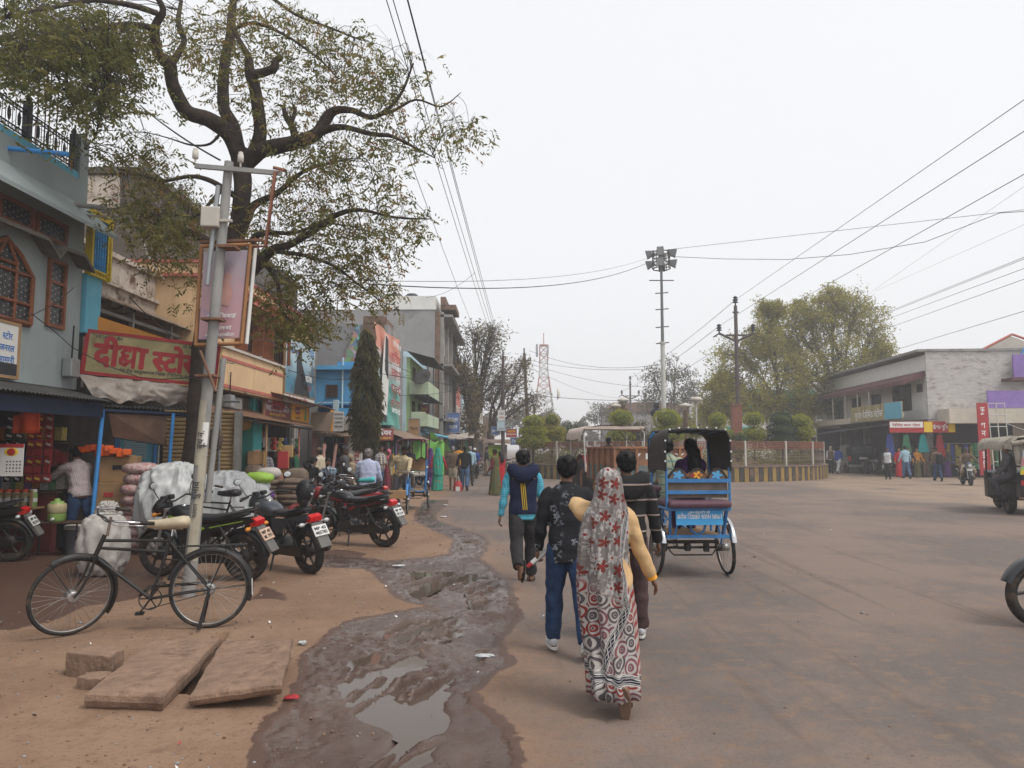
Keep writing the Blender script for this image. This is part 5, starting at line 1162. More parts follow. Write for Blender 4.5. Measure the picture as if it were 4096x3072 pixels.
LIMBS=[([(842,2120,12.85),(862,2000,12.85),(873,1770,12.85),(890,1548,12.85),(940,1327,12.85),(1020,1130,12.85),(1052,1000,12.85),(1072,850,12.8),(1062,740,12.8),(1058,660,12.8)],[.26,.19,.165,.16,.165,.165,.16,.15,.16,.17]),([(1060,700,12.8),(1035,630,12.75),(1000,578,12.7),(920,528,12.6),(835,500,12.5),(792,440,12.4),(765,370,12.3),(750,290,12.2),(702,245,12.1),(684,190,12.0),(692,110,11.9),(725,40,11.8),(660,-60,11.6)],[.15,.15,.14,.13,.125,.12,.11,.11,.09,.085,.07,.055,.04]),([(750,290,12.2),(790,230,12.3),(815,180,12.4),(790,100,12.4),(800,0,12.5)],[.07,.06,.055,.045,.03]),([(1060,690,12.8),(1032,570,12.9),(992,480,13.0),(985,400,13.1),(992,300,13.2),(1008,200,13.3),(1022,100,13.4),(1035,-40,13.5)],[.14,.12,.11,.10,.10,.085,.08,.06]),([(1120,690,12.8),(1148,600,12.7),(1146,500,12.6),(1128,400,12.5),(1105,320,12.4),(1095,250,12.4),(1060,180,12.5),(1030,130,12.6)],[.14,.115,.11,.10,.09,.055,.045,.04]),([(1105,330,12.4),(1160,322,12.4),(1212,302,12.4),(1222,270,12.4),(1245,258,12.4)],[.08,.075,.075,.06,.05]),([(1065,740,12.8),(1140,672,12.7),(1230,645,12.6),(1320,628,12.5),(1400,590,12.4),(1445,530,12.4),(1480,490,12.4),(1560,488,12.3),(1640,520,12.3),(1720,480,12.2),(1780,400,12.2),(1832,280,12.1)],[.17,.145,.135,.125,.115,.1,.075,.05,.045,.035,.025,.012]),([(1400,590,12.4),(1520,562,12.3),(1640,592,12.2),(1740,604,12.1),(1830,650,12.0),(1920,700,12.0)],[.08,.05,.04,.03,.02,.01]),([(1640,520,12.3),(1740,490,12.4),(1840,440,12.4),(1950,470,12.4),(2040,410,12.4)],[.03,.026,.02,.014,.006]),([(1310,630,12.5),(1292,560,12.5),(1262,515,12.5),(1250,465,12.5)],[.08,.06,.05,.03]),([(1285,545,12.5),(1300,500,12.5),(1296,470,12.5)],[.045,.035,.025]),([(1055,1060,12.85),(1100,960,12.9),(1130,905,13.0),(1230,850,13.1),(1340,760,13.2),(1450,722,13.3),(1560,700,13.4)],[.09,.075,.065,.05,.035,.025,.012]),([(1010,1300,12.85),(1095,1225,12.8),(1150,1155,12.7),(1205,1105,12.6),(1290,1078,12.5),(1400,1010,12.4),(1500,945,12.3),(1600,930,12.2),(1750,962,12.1),(1910,968,12.0)],[.14,.12,.115,.075,.06,.05,.045,.03,.02,.008]),([(1150,1155,12.7),(1120,1060,12.6),(1180,1030,12.5),(1300,1030,12.4),(1420,990,12.2),(1540,1000,12.1)],[.07,.06,.045,.03,.02,.01]),([(1160,1165,12.7),(1200,1200,12.7),(1235,1280,12.6),(1250,1380,12.5),(1300,1440,12.5)],[.05,.045,.035,.025,.012]),([(1205,1110,12.6),(1350,1130,12.4),(1480,1180,12.3),(1600,1270,12.2),(1680,1330,12.1)],[.045,.035,.028,.02,.01]),([(1060,880,12.8),(985,830,12.7),(920,795,12.6),(840,780,12.5),(720,800,12.4),(620,775,12.3),(520,745,12.2)],[.06,.05,.045,.035,.028,.02,.01]),([(990,830,12.7),(930,900,12.6),(850,960,12.5),(760,950,12.4),(690,1000,12.3)],[.045,.035,.028,.02,.01]),([(1020,1110,12.85),(950,1085,12.8),(890,1050,12.75),(850,1030,12.7),(815,1035,12.7)],[.09,.08,.08,.065,.06]),([(990,580,12.7),(930,635,12.6),(840,640,12.5),(740,610,12.5),(640,585,12.4)],[.03,.024,.018,.012,.006]),([(690,130,11.9),(600,110,11.6),(470,120,11.3),(330,170,11.0),(170,200,10.7),(50,220,10.5)],[.06,.05,.045,.035,.028,.015]),([(700,60,11.8),(560,20,11.4),(380,0,11.0),(200,40,10.6),(20,80,10.3)],[.05,.045,.035,.03,.02]),([(470,120,11.3),(480,230,11.2),(460,330,11.1),(455,450,11.0),(430,580,11.0),(370,660,11.0)],[.035,.03,.022,.016,.011,.006]),([(330,170,11.0),(300,280,10.9),(310,400,10.9),(330,480,10.9)],[.03,.024,.016,.008]),([(1035,0,13.5),(1150,-40,13.3),(1300,60,13.1),(1450,120,12.9),(1600,180,12.7)],[.05,.04,.03,.022,.012]),([(1030,130,12.6),(1120,100,12.5),(1250,150,12.4),(1400,250,12.3),(1500,350,12.3)],[.035,.03,.025,.02,.01]),]
b=MB();LPTS=[]
for pts,rad in LIMBS:
 P=smooth([Z1(*p)for p in pts],4);n=len(P)
 rr=[float(np.interp(i/4,range(len(rad)),rad))*(1+.10*mnoise.noise(P[i]*3.1))for i in range(n)]
 P=[p+Vector((mnoise.noise(p*2.3),mnoise.noise(p*2.3+Vector((9,0,0))),0))*.03 for p in P]
 b.tube(P,rr,10 if rad[0]>.08 else 6,0)
 for p,r_ in zip(P,rr):
  if p.z>3.0 and r_<.12:LPTS.append(p)
b.build('trunk',BARK,t)
REG=[(170,140,200,160,130,10.7),(430,120,220,140,100,11.2),(400,380,140,110,62,11.0),(70,250,70,90,26,10.6),(540,240,90,150,44,11.3),(820,130,120,120,26,12.3),(1150,110,250,130,44,12.9),(1450,230,240,190,66,12.5),(1740,300,120,150,24,12.2),(1600,610,320,100,46,12.2),(1250,430,140,130,18,12.6),(1960,560,130,60,14,12.2),(1480,800,290,120,52,12.9),(1440,1030,290,150,66,12.4),(1640,1160,150,130,30,12.2),(1380,1280,240,100,50,12.5),(600,680,150,80,26,12.2),(700,890,200,120,66,12.3),(760,1050,110,90,34,12.3),(370,615,40,30,6,11.0),(1740,960,160,60,16,12.0),(1010,300,110,220,26,13.1),(1130,930,150,130,16,13.0),(1300,1390,110,60,30,12.5),(960,1250,80,60,14,12.6)]
g0=random.Random(5);gl=np.random.default_rng(5);TG=[]
for cx,cy_,rx,ry,n,Yc in REG:
 for _ in range(n):
  a_=g0 .uniform(0,6.283);k=math.sqrt(g0 .random());TG.append(Z1(cx+rx*k*math.cos(a_),cy_+ry*k*math.sin(a_),Yc+g0 .gauss(0,.75)))
b=MB();PL=[];twigset(b,LPTS,TG,.0075,.7,2,4,PL,2,.13,g0);b.build('twigs',BARK,t)
P,D,tn=pinnate(PL,gl,8,.24,.07)
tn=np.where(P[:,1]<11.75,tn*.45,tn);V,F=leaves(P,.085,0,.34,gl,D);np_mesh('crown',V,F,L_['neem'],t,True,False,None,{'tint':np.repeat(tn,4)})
def tree(label,px,Y,ybase,clumps,trunk_r,lm,nleaf,ls,bark=BARK2,name='tree',group=None,ntw=26,tip=3,trunk_px=None,asp=.45,droop=.3,inner=.55,cat='tree'):
 """clumps: (px, py, rx_px, ry_px) of the photo at depth Y"""
 x=W(trunk_px or px,1700,Y).x;t=thing(name,label,cat,(x,Y,0),group=group);b=MB();k=Y/FPX;P,T=[],[];lim=[]
 top=max(W(c[0],c[1],Y).z for c in clumps);fork=Vector((x,Y,min(top*.38,W(px,ybase,Y).z)))
 b.tube(smooth([(x,Y,-.1),(x+trunk_r*.5,Y,fork.z*.5),fork],3),[trunk_r*1.25]*3+[trunk_r]*3+[trunk_r*.9],9);g=random.Random(int(px))
 for cx,cy_,rx,ry in clumps:
  c=W(cx,cy_,Y+g.uniform(-.5,.5)*rx*k);rx,ry=rx*k,ry*k
  lp=smooth([fork,fork.lerp(c,.45)+Vector((g.gauss(0,.3),g.gauss(0,.3),.4)),c],4);n=len(lp);b.tube(lp,[trunk_r*.55*(1-.8*i/(n-1))for i in range(n)],6)
  tg=[]
  for _ in range(ntw):
   d=Vector((g.gauss(0,1),g.gauss(0,1),g.gauss(0,1))).normalized()*g.uniform(.5,1.0);tg.append((c.x+d.x*rx,c.y+d.y*rx,c.z+d.z*ry))
  pl=[];twigset(b,lp[n//2:],tg,.022+.006*rx,droop,2,3,pl,tip,.10*rx+.12,g);pl=np.array(pl)
  if nleaf:
   per=max(1,nleaf//(len(clumps)*len(pl)));C=np.repeat(pl,per,0);C=C+rng.normal(size=C.shape)*(.10*rx+.12)*.55;tt=np.repeat(rng.uniform(size=len(pl)),per)*.55+rng.uniform(size=len(C))*.45
   P.append(C);T.append(tt)
 b.build('trunk',bark,t)
 if nleaf:leafmesh('crown',np.concatenate(P),ls,L_[lm],t,np.concatenate(T),asp=asp,droop=droop)
 return t
BIG=[(2890,1560,70,90),(2960,1440,100,110),(3060,1360,70,80),(3080,1250,50,60),(3010,1600,110,80),(3150,1500,120,110),(2860,1640,60,60),(3120,1640,120,60)]
tree('broad olive-green tree left of the corner building behind the island',3080,58,1640,BIG,.32,'olive',40000,.19,trunk_px=3115,ntw=44)
BIG2=[(3290,1290,90,80),(3420,1230,110,80),(3480,1350,90,90),(3350,1430,130,100),(3480,1480,90,70),(3260,1500,110,100),(3370,1600,130,70),(3230,1620,80,60),(3520,1420,50,70),(3330,1200,60,50),(3190,1340,80,80),(3220,1250,60,60),(3140,1420,80,70)]
tree('tallest spreading olive tree against the white corner building',3370,60,1650,BIG2,.36,'olive',50000,.19,trunk_px=3385,ntw=44)
tree('hazy thin grey tree behind the white lamp post',2700,88,1650,[(2620,1530,60,70),(2700,1480,70,60),(2770,1540,60,70),(2690,1590,110,60),(2600,1620,60,50),(2790,1620,60,60)],.28,'duskbush',5200,.3,ntw=26)
tree('small hazy tree above the tractor canopy',2420,105,1700,[(2400,1640,50,30),(2450,1660,40,30),(2370,1665,35,25)],.2,'duskbush',1800,.3,ntw=14)
tree('leafy olive tree just right of the hazy thin grey tree',2850,75,1690,[(2800,1690,70,50),(2880,1680,70,60),(2740,1700,50,40)],.2,'olive',5000,.28)
BA=[(1830,1420,60,80),(1900,1340,70,70),(1960,1420,70,80),(1850,1530,60,60),(2010,1500,60,70),(1920,1520,70,80),(1970,1330,60,50)]
tree('big bare grey street tree beyond the left shops',1890,52,1720,BA,.34,'bare',2600,.2,BARK2,ntw=60,tip=2,trunk_px=1888,name='bare_tree',droop=.2)
tree('second bare tree leaning right beside the kiosk pole',2010,54,1690,[(2000,1560,60,60),(2070,1560,60,70),(2090,1470,40,50),(2130,1600,50,50),(2060,1640,60,40),(1960,1600,50,60)],.25,'bare',1300,.2,BARK2,ntw=50,tip=2,trunk_px=1960,name='bare_tree',droop=.2)
tree('olive drooping tree hugging the bare street tree trunk',1885,50,1740,[(1880,1560,30,60),(1885,1650,40,60),(1890,1720,45,40),(1860,1480,30,40)],.12,'bare',3200,.2,ntw=24,trunk_px=1893)
for i,(px,w_,yt,lb)in enumerate(((2200,130,1660,'far hazy tree at the foot of the telecom tower'),(2330,110,1690,'far low tree right of the telecom tower'),(2080,100,1640,'far tree behind the leaning pole'),(1960,80,1650,'far tree closing the left street'))):
 tree(lb,px,115+8*i,1740,[(px-w_*.4,yt+50,w_*.35,40),(px,yt+25,w_*.35,45),(px+w_*.4,yt+55,w_*.35,40)],.25,'duskbush',2600,.4,ntw=16)
xq,Yq=W(1462,1700,24.6).x,24.6
t=thing('ashoka_tree','tall narrow drooping dark green columnar tree before the blue house','tree',(xq,Yq,0))
b=MB();b.tube([(xq,Yq,-.05),(xq+.03,Yq,2.5),(xq,Yq,5.5)],[.11,.08,.02],8);b.build('trunk',BARK2,t)
n=1500;zz=rng.uniform(1.75,5.55,n);prof=np.interp(zz,[1.7,2.1,2.8,3.8,4.8,5.6],[.26,.38,.46,.40,.27,.04]);aa=rng.uniform(0,6.283,n);rr=prof*np.sqrt(rng.uniform(.25,1,n))*(1+.2*np.sin(aa*3+zz*4))
C=np.stack([xq+rr*np.cos(aa),Yq+rr*np.sin(aa),zz],1);P=[];D=[];T=[]
for k in range(7):
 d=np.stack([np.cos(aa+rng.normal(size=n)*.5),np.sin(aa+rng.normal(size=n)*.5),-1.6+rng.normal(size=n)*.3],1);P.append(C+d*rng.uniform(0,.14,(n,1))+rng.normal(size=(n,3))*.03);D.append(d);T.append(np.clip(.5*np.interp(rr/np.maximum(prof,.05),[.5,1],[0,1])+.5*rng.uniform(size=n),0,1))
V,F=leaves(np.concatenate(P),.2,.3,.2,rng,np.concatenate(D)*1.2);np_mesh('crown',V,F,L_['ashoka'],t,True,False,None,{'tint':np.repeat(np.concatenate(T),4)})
t=thing('tree_guard','brown sheet tree guard round the foot of the columnar tree','guard',(xq,Yq,0));part(t,'sheet','brown',lambda b:b.lathe([(.3,0),(.3,1.0),(.28,1.0),(.28,0)],(xq,Yq,0),14,caps=False))
# ============= leaning concrete pole with the hanging advertisement, and wires
mm('poleconc',(.25,.245,.235),.85,.12,2.5,bump=.15,dirt=(.16,.15,.14),dcov=.55)
PB=Gd(752,2388);PT=W(916,648,PB.y+.1);ax=(PT-PB).normalized()
def onp(py):
 f=(W(0,py,PB.y+.05).z-0)/PT.z;return PB.lerp(PT,f)
t=thing('concrete_pole','leaning grey concrete pole pasted with paper notices','pole',PB)
part(t,'shaft','poleconc',lambda b:b.tube([PB-ax*.1,PT],[.075,.05],16))
part(t,'crossarm','poleconc',lambda b:b.box(PT+Vector((.14,-.07,-.12)),(1.02,.04,.052),.0,ry=R(5)))
for dx,s in((-.36,1),(.17,1.0)):
 b=MB();p=PT+Vector((dx,-.09,-.08-dx*.08));b.tube([p,p+Vector((0,0,.08))],.012,6);b.lathe([(.015,.05),(.034,.06),(.034,.145),(.022,.15),(.028,.17),(.015,.18)],p,12);b.build('insulator',M_['offwhite'],t)
p=onp(875);part(t,'junction_box','offwhite',lambda b:(b.box(p+Vector((-.12,-.06,0)),(.2,.16,.24),.1,bev=.015),b.box(p+Vector((.05,-.06,-.03)),(.14,.04,.03))))
part(t,'conduit','metalgrey',lambda b:b.tube([onp(1140)+Vector((-.11,-.02,0)),onp(740)+Vector((-.09,-.02,0))],.03,8),'dark plastic conduit')
[part(t,'clamp','rust',lambda b:b.box(onp(y)+Vector((0,-.02,0)),(.22,.2,.025)))for y in(1280,1505)]
part(t,'side_rod','rust',lambda b:b.tube([onp(1410)+Vector((-.06,-.16,.0)),onp(1570)+Vector((.17,-.18,0))],.016,6))
part(t,'second_leg','poleconc',lambda b:b.tube([onp(1430)+Vector((.11,.1,0)),onp(2010)+Vector((.085,.08,0))],.036,10))
PAP=mat('notice_paper',(.36,.33,.26),.85,.12,6,dirt=(.26,.22,.15),dcov=.55,dscale=8)
def wrap(b,y0,y1,a0,a1,off=.004):
 z0,z1=onp(y0),onp(y1);rows=[]
 for i in range(7):
  p=z0 .lerp(z1,i/6);f=(p-PB).length/(PT-PB).length;r_=.075-.025*f+off;rows.append([p+Vector((r_*math.sin(a_),-r_*math.cos(a_),0))for a_ in np.linspace(a0,a1,9)])
 b.loft(rows,0,True,False,False)
for y0,y1,a0,a1,mk in((1860,1600,-1.2,.5,PAP),(2060,1790,.1,1.35,PAP),(2240,2020,-.3,1.2,PAP),(1780,1690,.2,1.2,M_['white'])):
 b=MB();wrap(b,y0,y1,a0,a1);b.build('paper_notice',mk,t)
p=onp(1900)
part(t,'notice_lettering','textdark',lambda b:[b.text(s,onp(y)+Vector((.036,-.075,0)),ax,Vector((-1,-.45,.05)),h_,0,None)for s,y,h_ in(('चुनाव',1960,.1),('बूथ नं.',1760,.09),('मतदान',2040,.06))])
AD=onp(1180);uu=Vector((.06,0,1)).normalized();a0=W(782,1380,PB.y+.22);a1=W(965,1374,PB.y+.22);a2=W(1002,978,PB.y+.22);a3=W(806,985,PB.y+.22)
mm('adframe',(.33,.16,.07),.8,.15,5)
t=thing('pole_advert','faded pinkish advertisement panel in an orange frame hanging on the pole','sign',AD)
nrm=(a1-a0).cross(a3-a0).normalized()
def slab(b,c4,d,inset=0.0):
 c=sum(c4,Vector())/4;q4=[p+(c-p).normalized()*inset for p in c4];b.add(q4+[p-nrm*d for p in q4],[(0,1,2,3),(7,6,5,4),(0,4,5,1),(1,5,6,2),(2,6,7,3),(3,7,4,0)])
q=NB('faded_print');x,y,z=q.sep(q.co())
c=q.mix(q.ramp(q.math('ADD',z,q.math('MULTIPLY',q.noise(2.2,4),.8)),.1,1.2),(.46,.27,.29),(.36,.34,.40));c=q.mix(q.math('MULTIPLY',q.ramp(q.noise(5,4),.55,.7),.5),c,(.45,.19,.23));c=q.mix(q.math('MULTIPLY',q.ramp(q.noise(3.4,4,co=q.co(),dist=1),.58,.68),.4),c,(.18,.2,.36));q.base(c,.3);M_['adprint']=q.mat
part(t,'panel','adprint',lambda b:slab(b,[a0,a1,a2,a3],.03,.075))
def f(b):
 for p,q_ in((a0,a1),(a1,a2),(a2,a3),(a3,a0)):b.tube([p,q_],.024,4)
part(t,'frame','adframe',f)
part(t,'white_side','white',lambda b:b.tube([a1+Vector((.05,.03,0)),a2+Vector((.05,.03,0))],.025,4))
part(t,'bracket','rust',lambda b:(b.box((a2+a3)/2+Vector((.05,.03,.06)),(.75,.05,.03),0,ry=R(-2)),b.box(onp(990)+Vector((.1,-.02,0)),(.2,.2,.03))))
part(t,'printed_figure','pink',lambda b:b.prism([(-.06,0),(.05,-.02),(.09,.12),(.04,.26),(.06,.34),(0,.4),(-.05,.33),(-.03,.24),(-.1,.1)],(a0+a1+a2+a3)/4+nrm*.003+Vector((.03,0,-.12)),(1,0,0),uu,.003))
part(t,'printed_lettering','textwhite',lambda b:[b.text(s,(a0+a1+a2+a3)/4+nrm*.004+uu*dz+Vector((.02,0,0)),(a1-a0).normalized(),uu,h_,0,ft)for s,dz,h_,ft in(('शुभ विवाह',-.28,.07,.34),('ज्वेलर्स',-.42,.06,.26),('मेन मार्केट',-.5,.05,.34))])
t=thing('rusty_bracket','bent rusty iron bracket hanging from the pole crossarm','bracket',PT+Vector((.6,0,-.2)))
part(t,'bar','rustred',lambda b:b.tube([PT+Vector((.55,-.08,-.1)),PT+Vector((.68,-.06,-.12)),W(1100,690,PB.y),W(1062,985,PB.y+.1),W(1010,985,PB.y+.1)],.022,5))
def wire(label,pts,r=.012,sag=0.0,grp='overhead wires'):
 P=[Vector(p)for p in pts]
 if len(P)==2:
  a,b_=P;P=[a.lerp(b_,i/24)+Vector((0,0,-sag*4*(i/24)*(1-i/24)))for i in range(25)]
 b=MB();b.tube(P,r,5);o=b.build('overhead_wire',M_['iron']);tag(o,label,'wire',grp)
e0,e1,e2=WIRE_ENDS[50];f0,f1,f2=WIRE_ENDS[105]
wire('highest wire running from the V-arm pole top to the upper right',[e2,W(4300,258,16)],.011);wire('wire from the left insulator of the V-arm pole to the upper right',[e0,W(4300,395,15)],.011);wire('wire from the right insulator of the V-arm pole to the right edge',[e1,W(4300,583,16)],.011)
wire('wire from the V-arm pole top to the smaller far pole',[e2,f2],.018,.4);wire('wire from the left insulator to the smaller far pole',[e0,f0],.018,.4);wire('wire from the right insulator to the smaller far pole',[e1,f1],.018,.4)
mt=Vector((mx_,45,ztop-.3))
wire('sagging cable from the floodlight mast to the neem tree',[mt,W(1480,1136,16)],.014,.75);wire('thinner cable just above the mast to neem cable',[mt+Vector((0,0,.2)),W(1480,1122,16)],.007,.55)
wire('cable from the mast dipping toward the right edge',[mt]+[W(x,y,Y)for x,y,Y in((2900,1036,43),(3150,1038,41),(3400,1018,39),(3700,968,36),(4000,852,34),(4200,840,33))],.016);wire('straight thin cable from the mast top to the right edge',[mt+Vector((0,0,.35)),W(4250,822,33)],.012)
for i,(y0,y1,lb)in enumerate(((1228,1029,'upper'),(1233,1036,'twin of the upper'),(1258,1074,'middle'),(1295,1117,'third'),(1394,1245,'lowest'))):
 k=(y1-y0)/496;wire(lb+' wire of the bundle rising over the right-hand shops',[W(3480,y0-k*120,62),W(4250,y1+k*154,28)],.013)
for x0,y0,x1,y1,lb in((3380,1240,4250,640,'thin faint wire with a splice high over the right shops'),(3500,1165,4250,830,'thin faint wire crossing the right-hand bundle')):wire(lb,[W(x0,y0,55),W(x1,y1,26)],.006)
for x0,y0,lb in((1500,-150,'leftmost'),(1528,-150,'second'),(1590,-150,'third'),(1600,-120,'rightmost')):
 k={'leftmost':(1960,1330),'second':(1985,1370),'third':(1998,1395),'rightmost':(2010,1410)}[lb];wire(lb+' of the steep wires dropping from top centre to the kiosk pole',[W(x0,y0,11),W(k[0],k[1],46)],.009,.1)
wire('steep thin wire passing the neem tree right edge',[W(1560,420,13),W(1890,1300,44)],.008,.1);wire('thin wire from the grey block roof up toward the mast cable',[W(1700,1190,43),W(1900,1090,40)],.01,.3)
for(x0,y0,Y0),(x1,y1,Y1),s,lb in(((2118,1402,58),(2660,1455,45),.7,'top cable between the leaning pole and the mast'),((2120,1440,58),(2660,1470,45),.4,'second cable between the leaning pole and the mast'),((2120,1455,58),(3000,1520,60),1.2,'long sagging cable right of the leaning pole'),((2122,1470,58),(2520,1590,100),.8,'cable from the leaning pole to the smaller far pole'),((2015,1450,46),(2112,1440,58),.3,'short cable joining the kiosk pole and the leaning pole'),((1500,1420,27),(2012,1545,46),.6,'cable from the big banner to the kiosk pole'),((1500,1490,27),(2980,1555,60),1.0,'long low cable crossing the whole street'),((1560,1580,33),(2012,1480,46),.5,'cable from the green house to the kiosk pole'),((1130,1470,22),(1500,1490,27),.3,'cable in front of the motorcycle billboard'),((560,420,12.5),(880,640,8.6),.05,'thin wire from the neem branch to the pole crossarm')):
 wire(lb,[W(x0,y0,Y0),W(x1,y1,Y1)],.012,s)
wire('thin drooping cable across the grey-blue house to the store sign',[W(*p)for p in((125,1255,10.9),(200,1310,11.2),(290,1390,11.9),(420,1460,12.2),(560,1510,12.3),(640,1517,11.5),(805,1508,8.5))],.007)
wire('pair of loose cables under the studded windows',[W(*p)for p in((0,1270,10.0),(60,1275,10.3),(130,1260,10.7),(230,1210,11.4),(295,1150,12.0))],.006)
# ============= vehicles
mm('rubber',(.022,.020,.019),.8,.25,12,dirt=(.10,.065,.045),dcov=.5,dscale=5);mm('blackpaint',(.010,.010,.012),.28,.2,4,spec=.6);mm('blackplastic',(.018,.018,.019),.5,.2,6)
mm('seatblack',(.020,.021,.024),.42,.15,7,bump=.15);mm('engine',(.045,.043,.042),.5,.3,10,metal=.4,dirt=(.09,.06,.045),dcov=.5);mm('alloydark',(.035,.03,.028),.5,.2,6);mm('silver',(.34,.34,.34),.35,.12,6,metal=.6)
mm('mudflap',(.12,.115,.11),.7,.2,6);mm('plate',(.62,.62,.60),.5,.04,3);mm('plateorange',(.55,.38,.28),.55,.06,3);mm('ambar',(.6,.22,.03),.3,.1);mm('redlens',(.52,.012,.015),.18,.2,8,spec=.6);mm('lens',(.45,.47,.48),.12,.1,6,spec=.6)
mm('redpaint',(.25,.012,.015),.3,.15,4,spec=.6);mm('greenacc',(.25,.42,.05),.4);mm('tankgrey',(.06,.068,.08),.3,.12,4,spec=.6);mm('saddlecream',(.44,.37,.26),.6,.15,8,bump=.2);mm('bikeblack',(.018,.016,.015),.45,.3,10,dirt=(.08,.06,.045),dcov=.6,dscale=6)
mm('rimsteel',(.34,.33,.32),.4,.15,8,metal=.6,dirt=(.18,.13,.1),dcov=.5)
def wheel(p,c,R_,r,spokes,mrim,tyre='rubber',alloy=True,M=None,brake=False,tw=1.25):
 def mk():
  b=MB();b.M=M if M is not None else b.M;return b
 b=mk();b.lathe([(.035,-.05),(.05,-.05),(.05,.05),(.035,.05)],c,12,0,'Y')
 if alloy:
  for k in range(spokes):
   a_=2*math.pi*k/spokes;e=Vector(c)+Vector((math.cos(a_),0,math.sin(a_)))*(R_-r*1.9);s=Vector(c)+Vector((math.cos(a_+.25),0,math.sin(a_+.25)))*.04
   b.tube([s,s.lerp(e,.5)+Vector((math.cos(a_+1.57),0,math.sin(a_+1.57)))*.008,e],[.022,.016,.018],5)
  b.ring(c,R_-r*1.9,r*.55,'Y',36,6)
  b.lathe([(.02,-.06),(.085,-.06),(.09,.0),(.085,.04),(.02,.04)],c,16,0,'Y')
 else:
  for k in range(spokes):
   a_=2*math.pi*k/spokes;sg=.035 if k%2 else-.035;aa=a_+(.5 if(k//2)%2 else-.5)
   b.tube([Vector(c)+Vector((.025*math.cos(aa),sg,.025*math.sin(aa))),Vector(c)+Vector(((R_-r*1.6)*math.cos(a_),0,(R_-r*1.6)*math.sin(a_)))],.0019,3,0,False)
  b.ring(c,R_-r*1.55,r*.62,'Y',48,6)
 o=b.build('wheel',M_[mrim],p,False)
 b=mk();b.ring(c,R_-r,r,'Y',48,10,flat=tw);b.build('tyre',M_[tyre],o,False);return o
def arc_guard(b,c,R_,w_,a0,a1,n=16,th=.004):
 rows=[]
 for dy,dr in((-w_,-.02),(-w_*.75,.006),(-w_*.3,.014),(w_*.3,.014),(w_*.75,.006),(w_,-.02)):
  rows.append([Vector(c)+Vector(((R_+dr)*math.cos(a0+(a1-a0)*i/n),dy,(R_+dr)*math.sin(a0+(a1-a0)*i/n)))for i in range(n+1)])
 b.loft(rows,0,True,False,False);b.loft([[p-(p-Vector(c)).normalized()*th for p in r_][::-1]for r_ in rows],0,True,False,False)
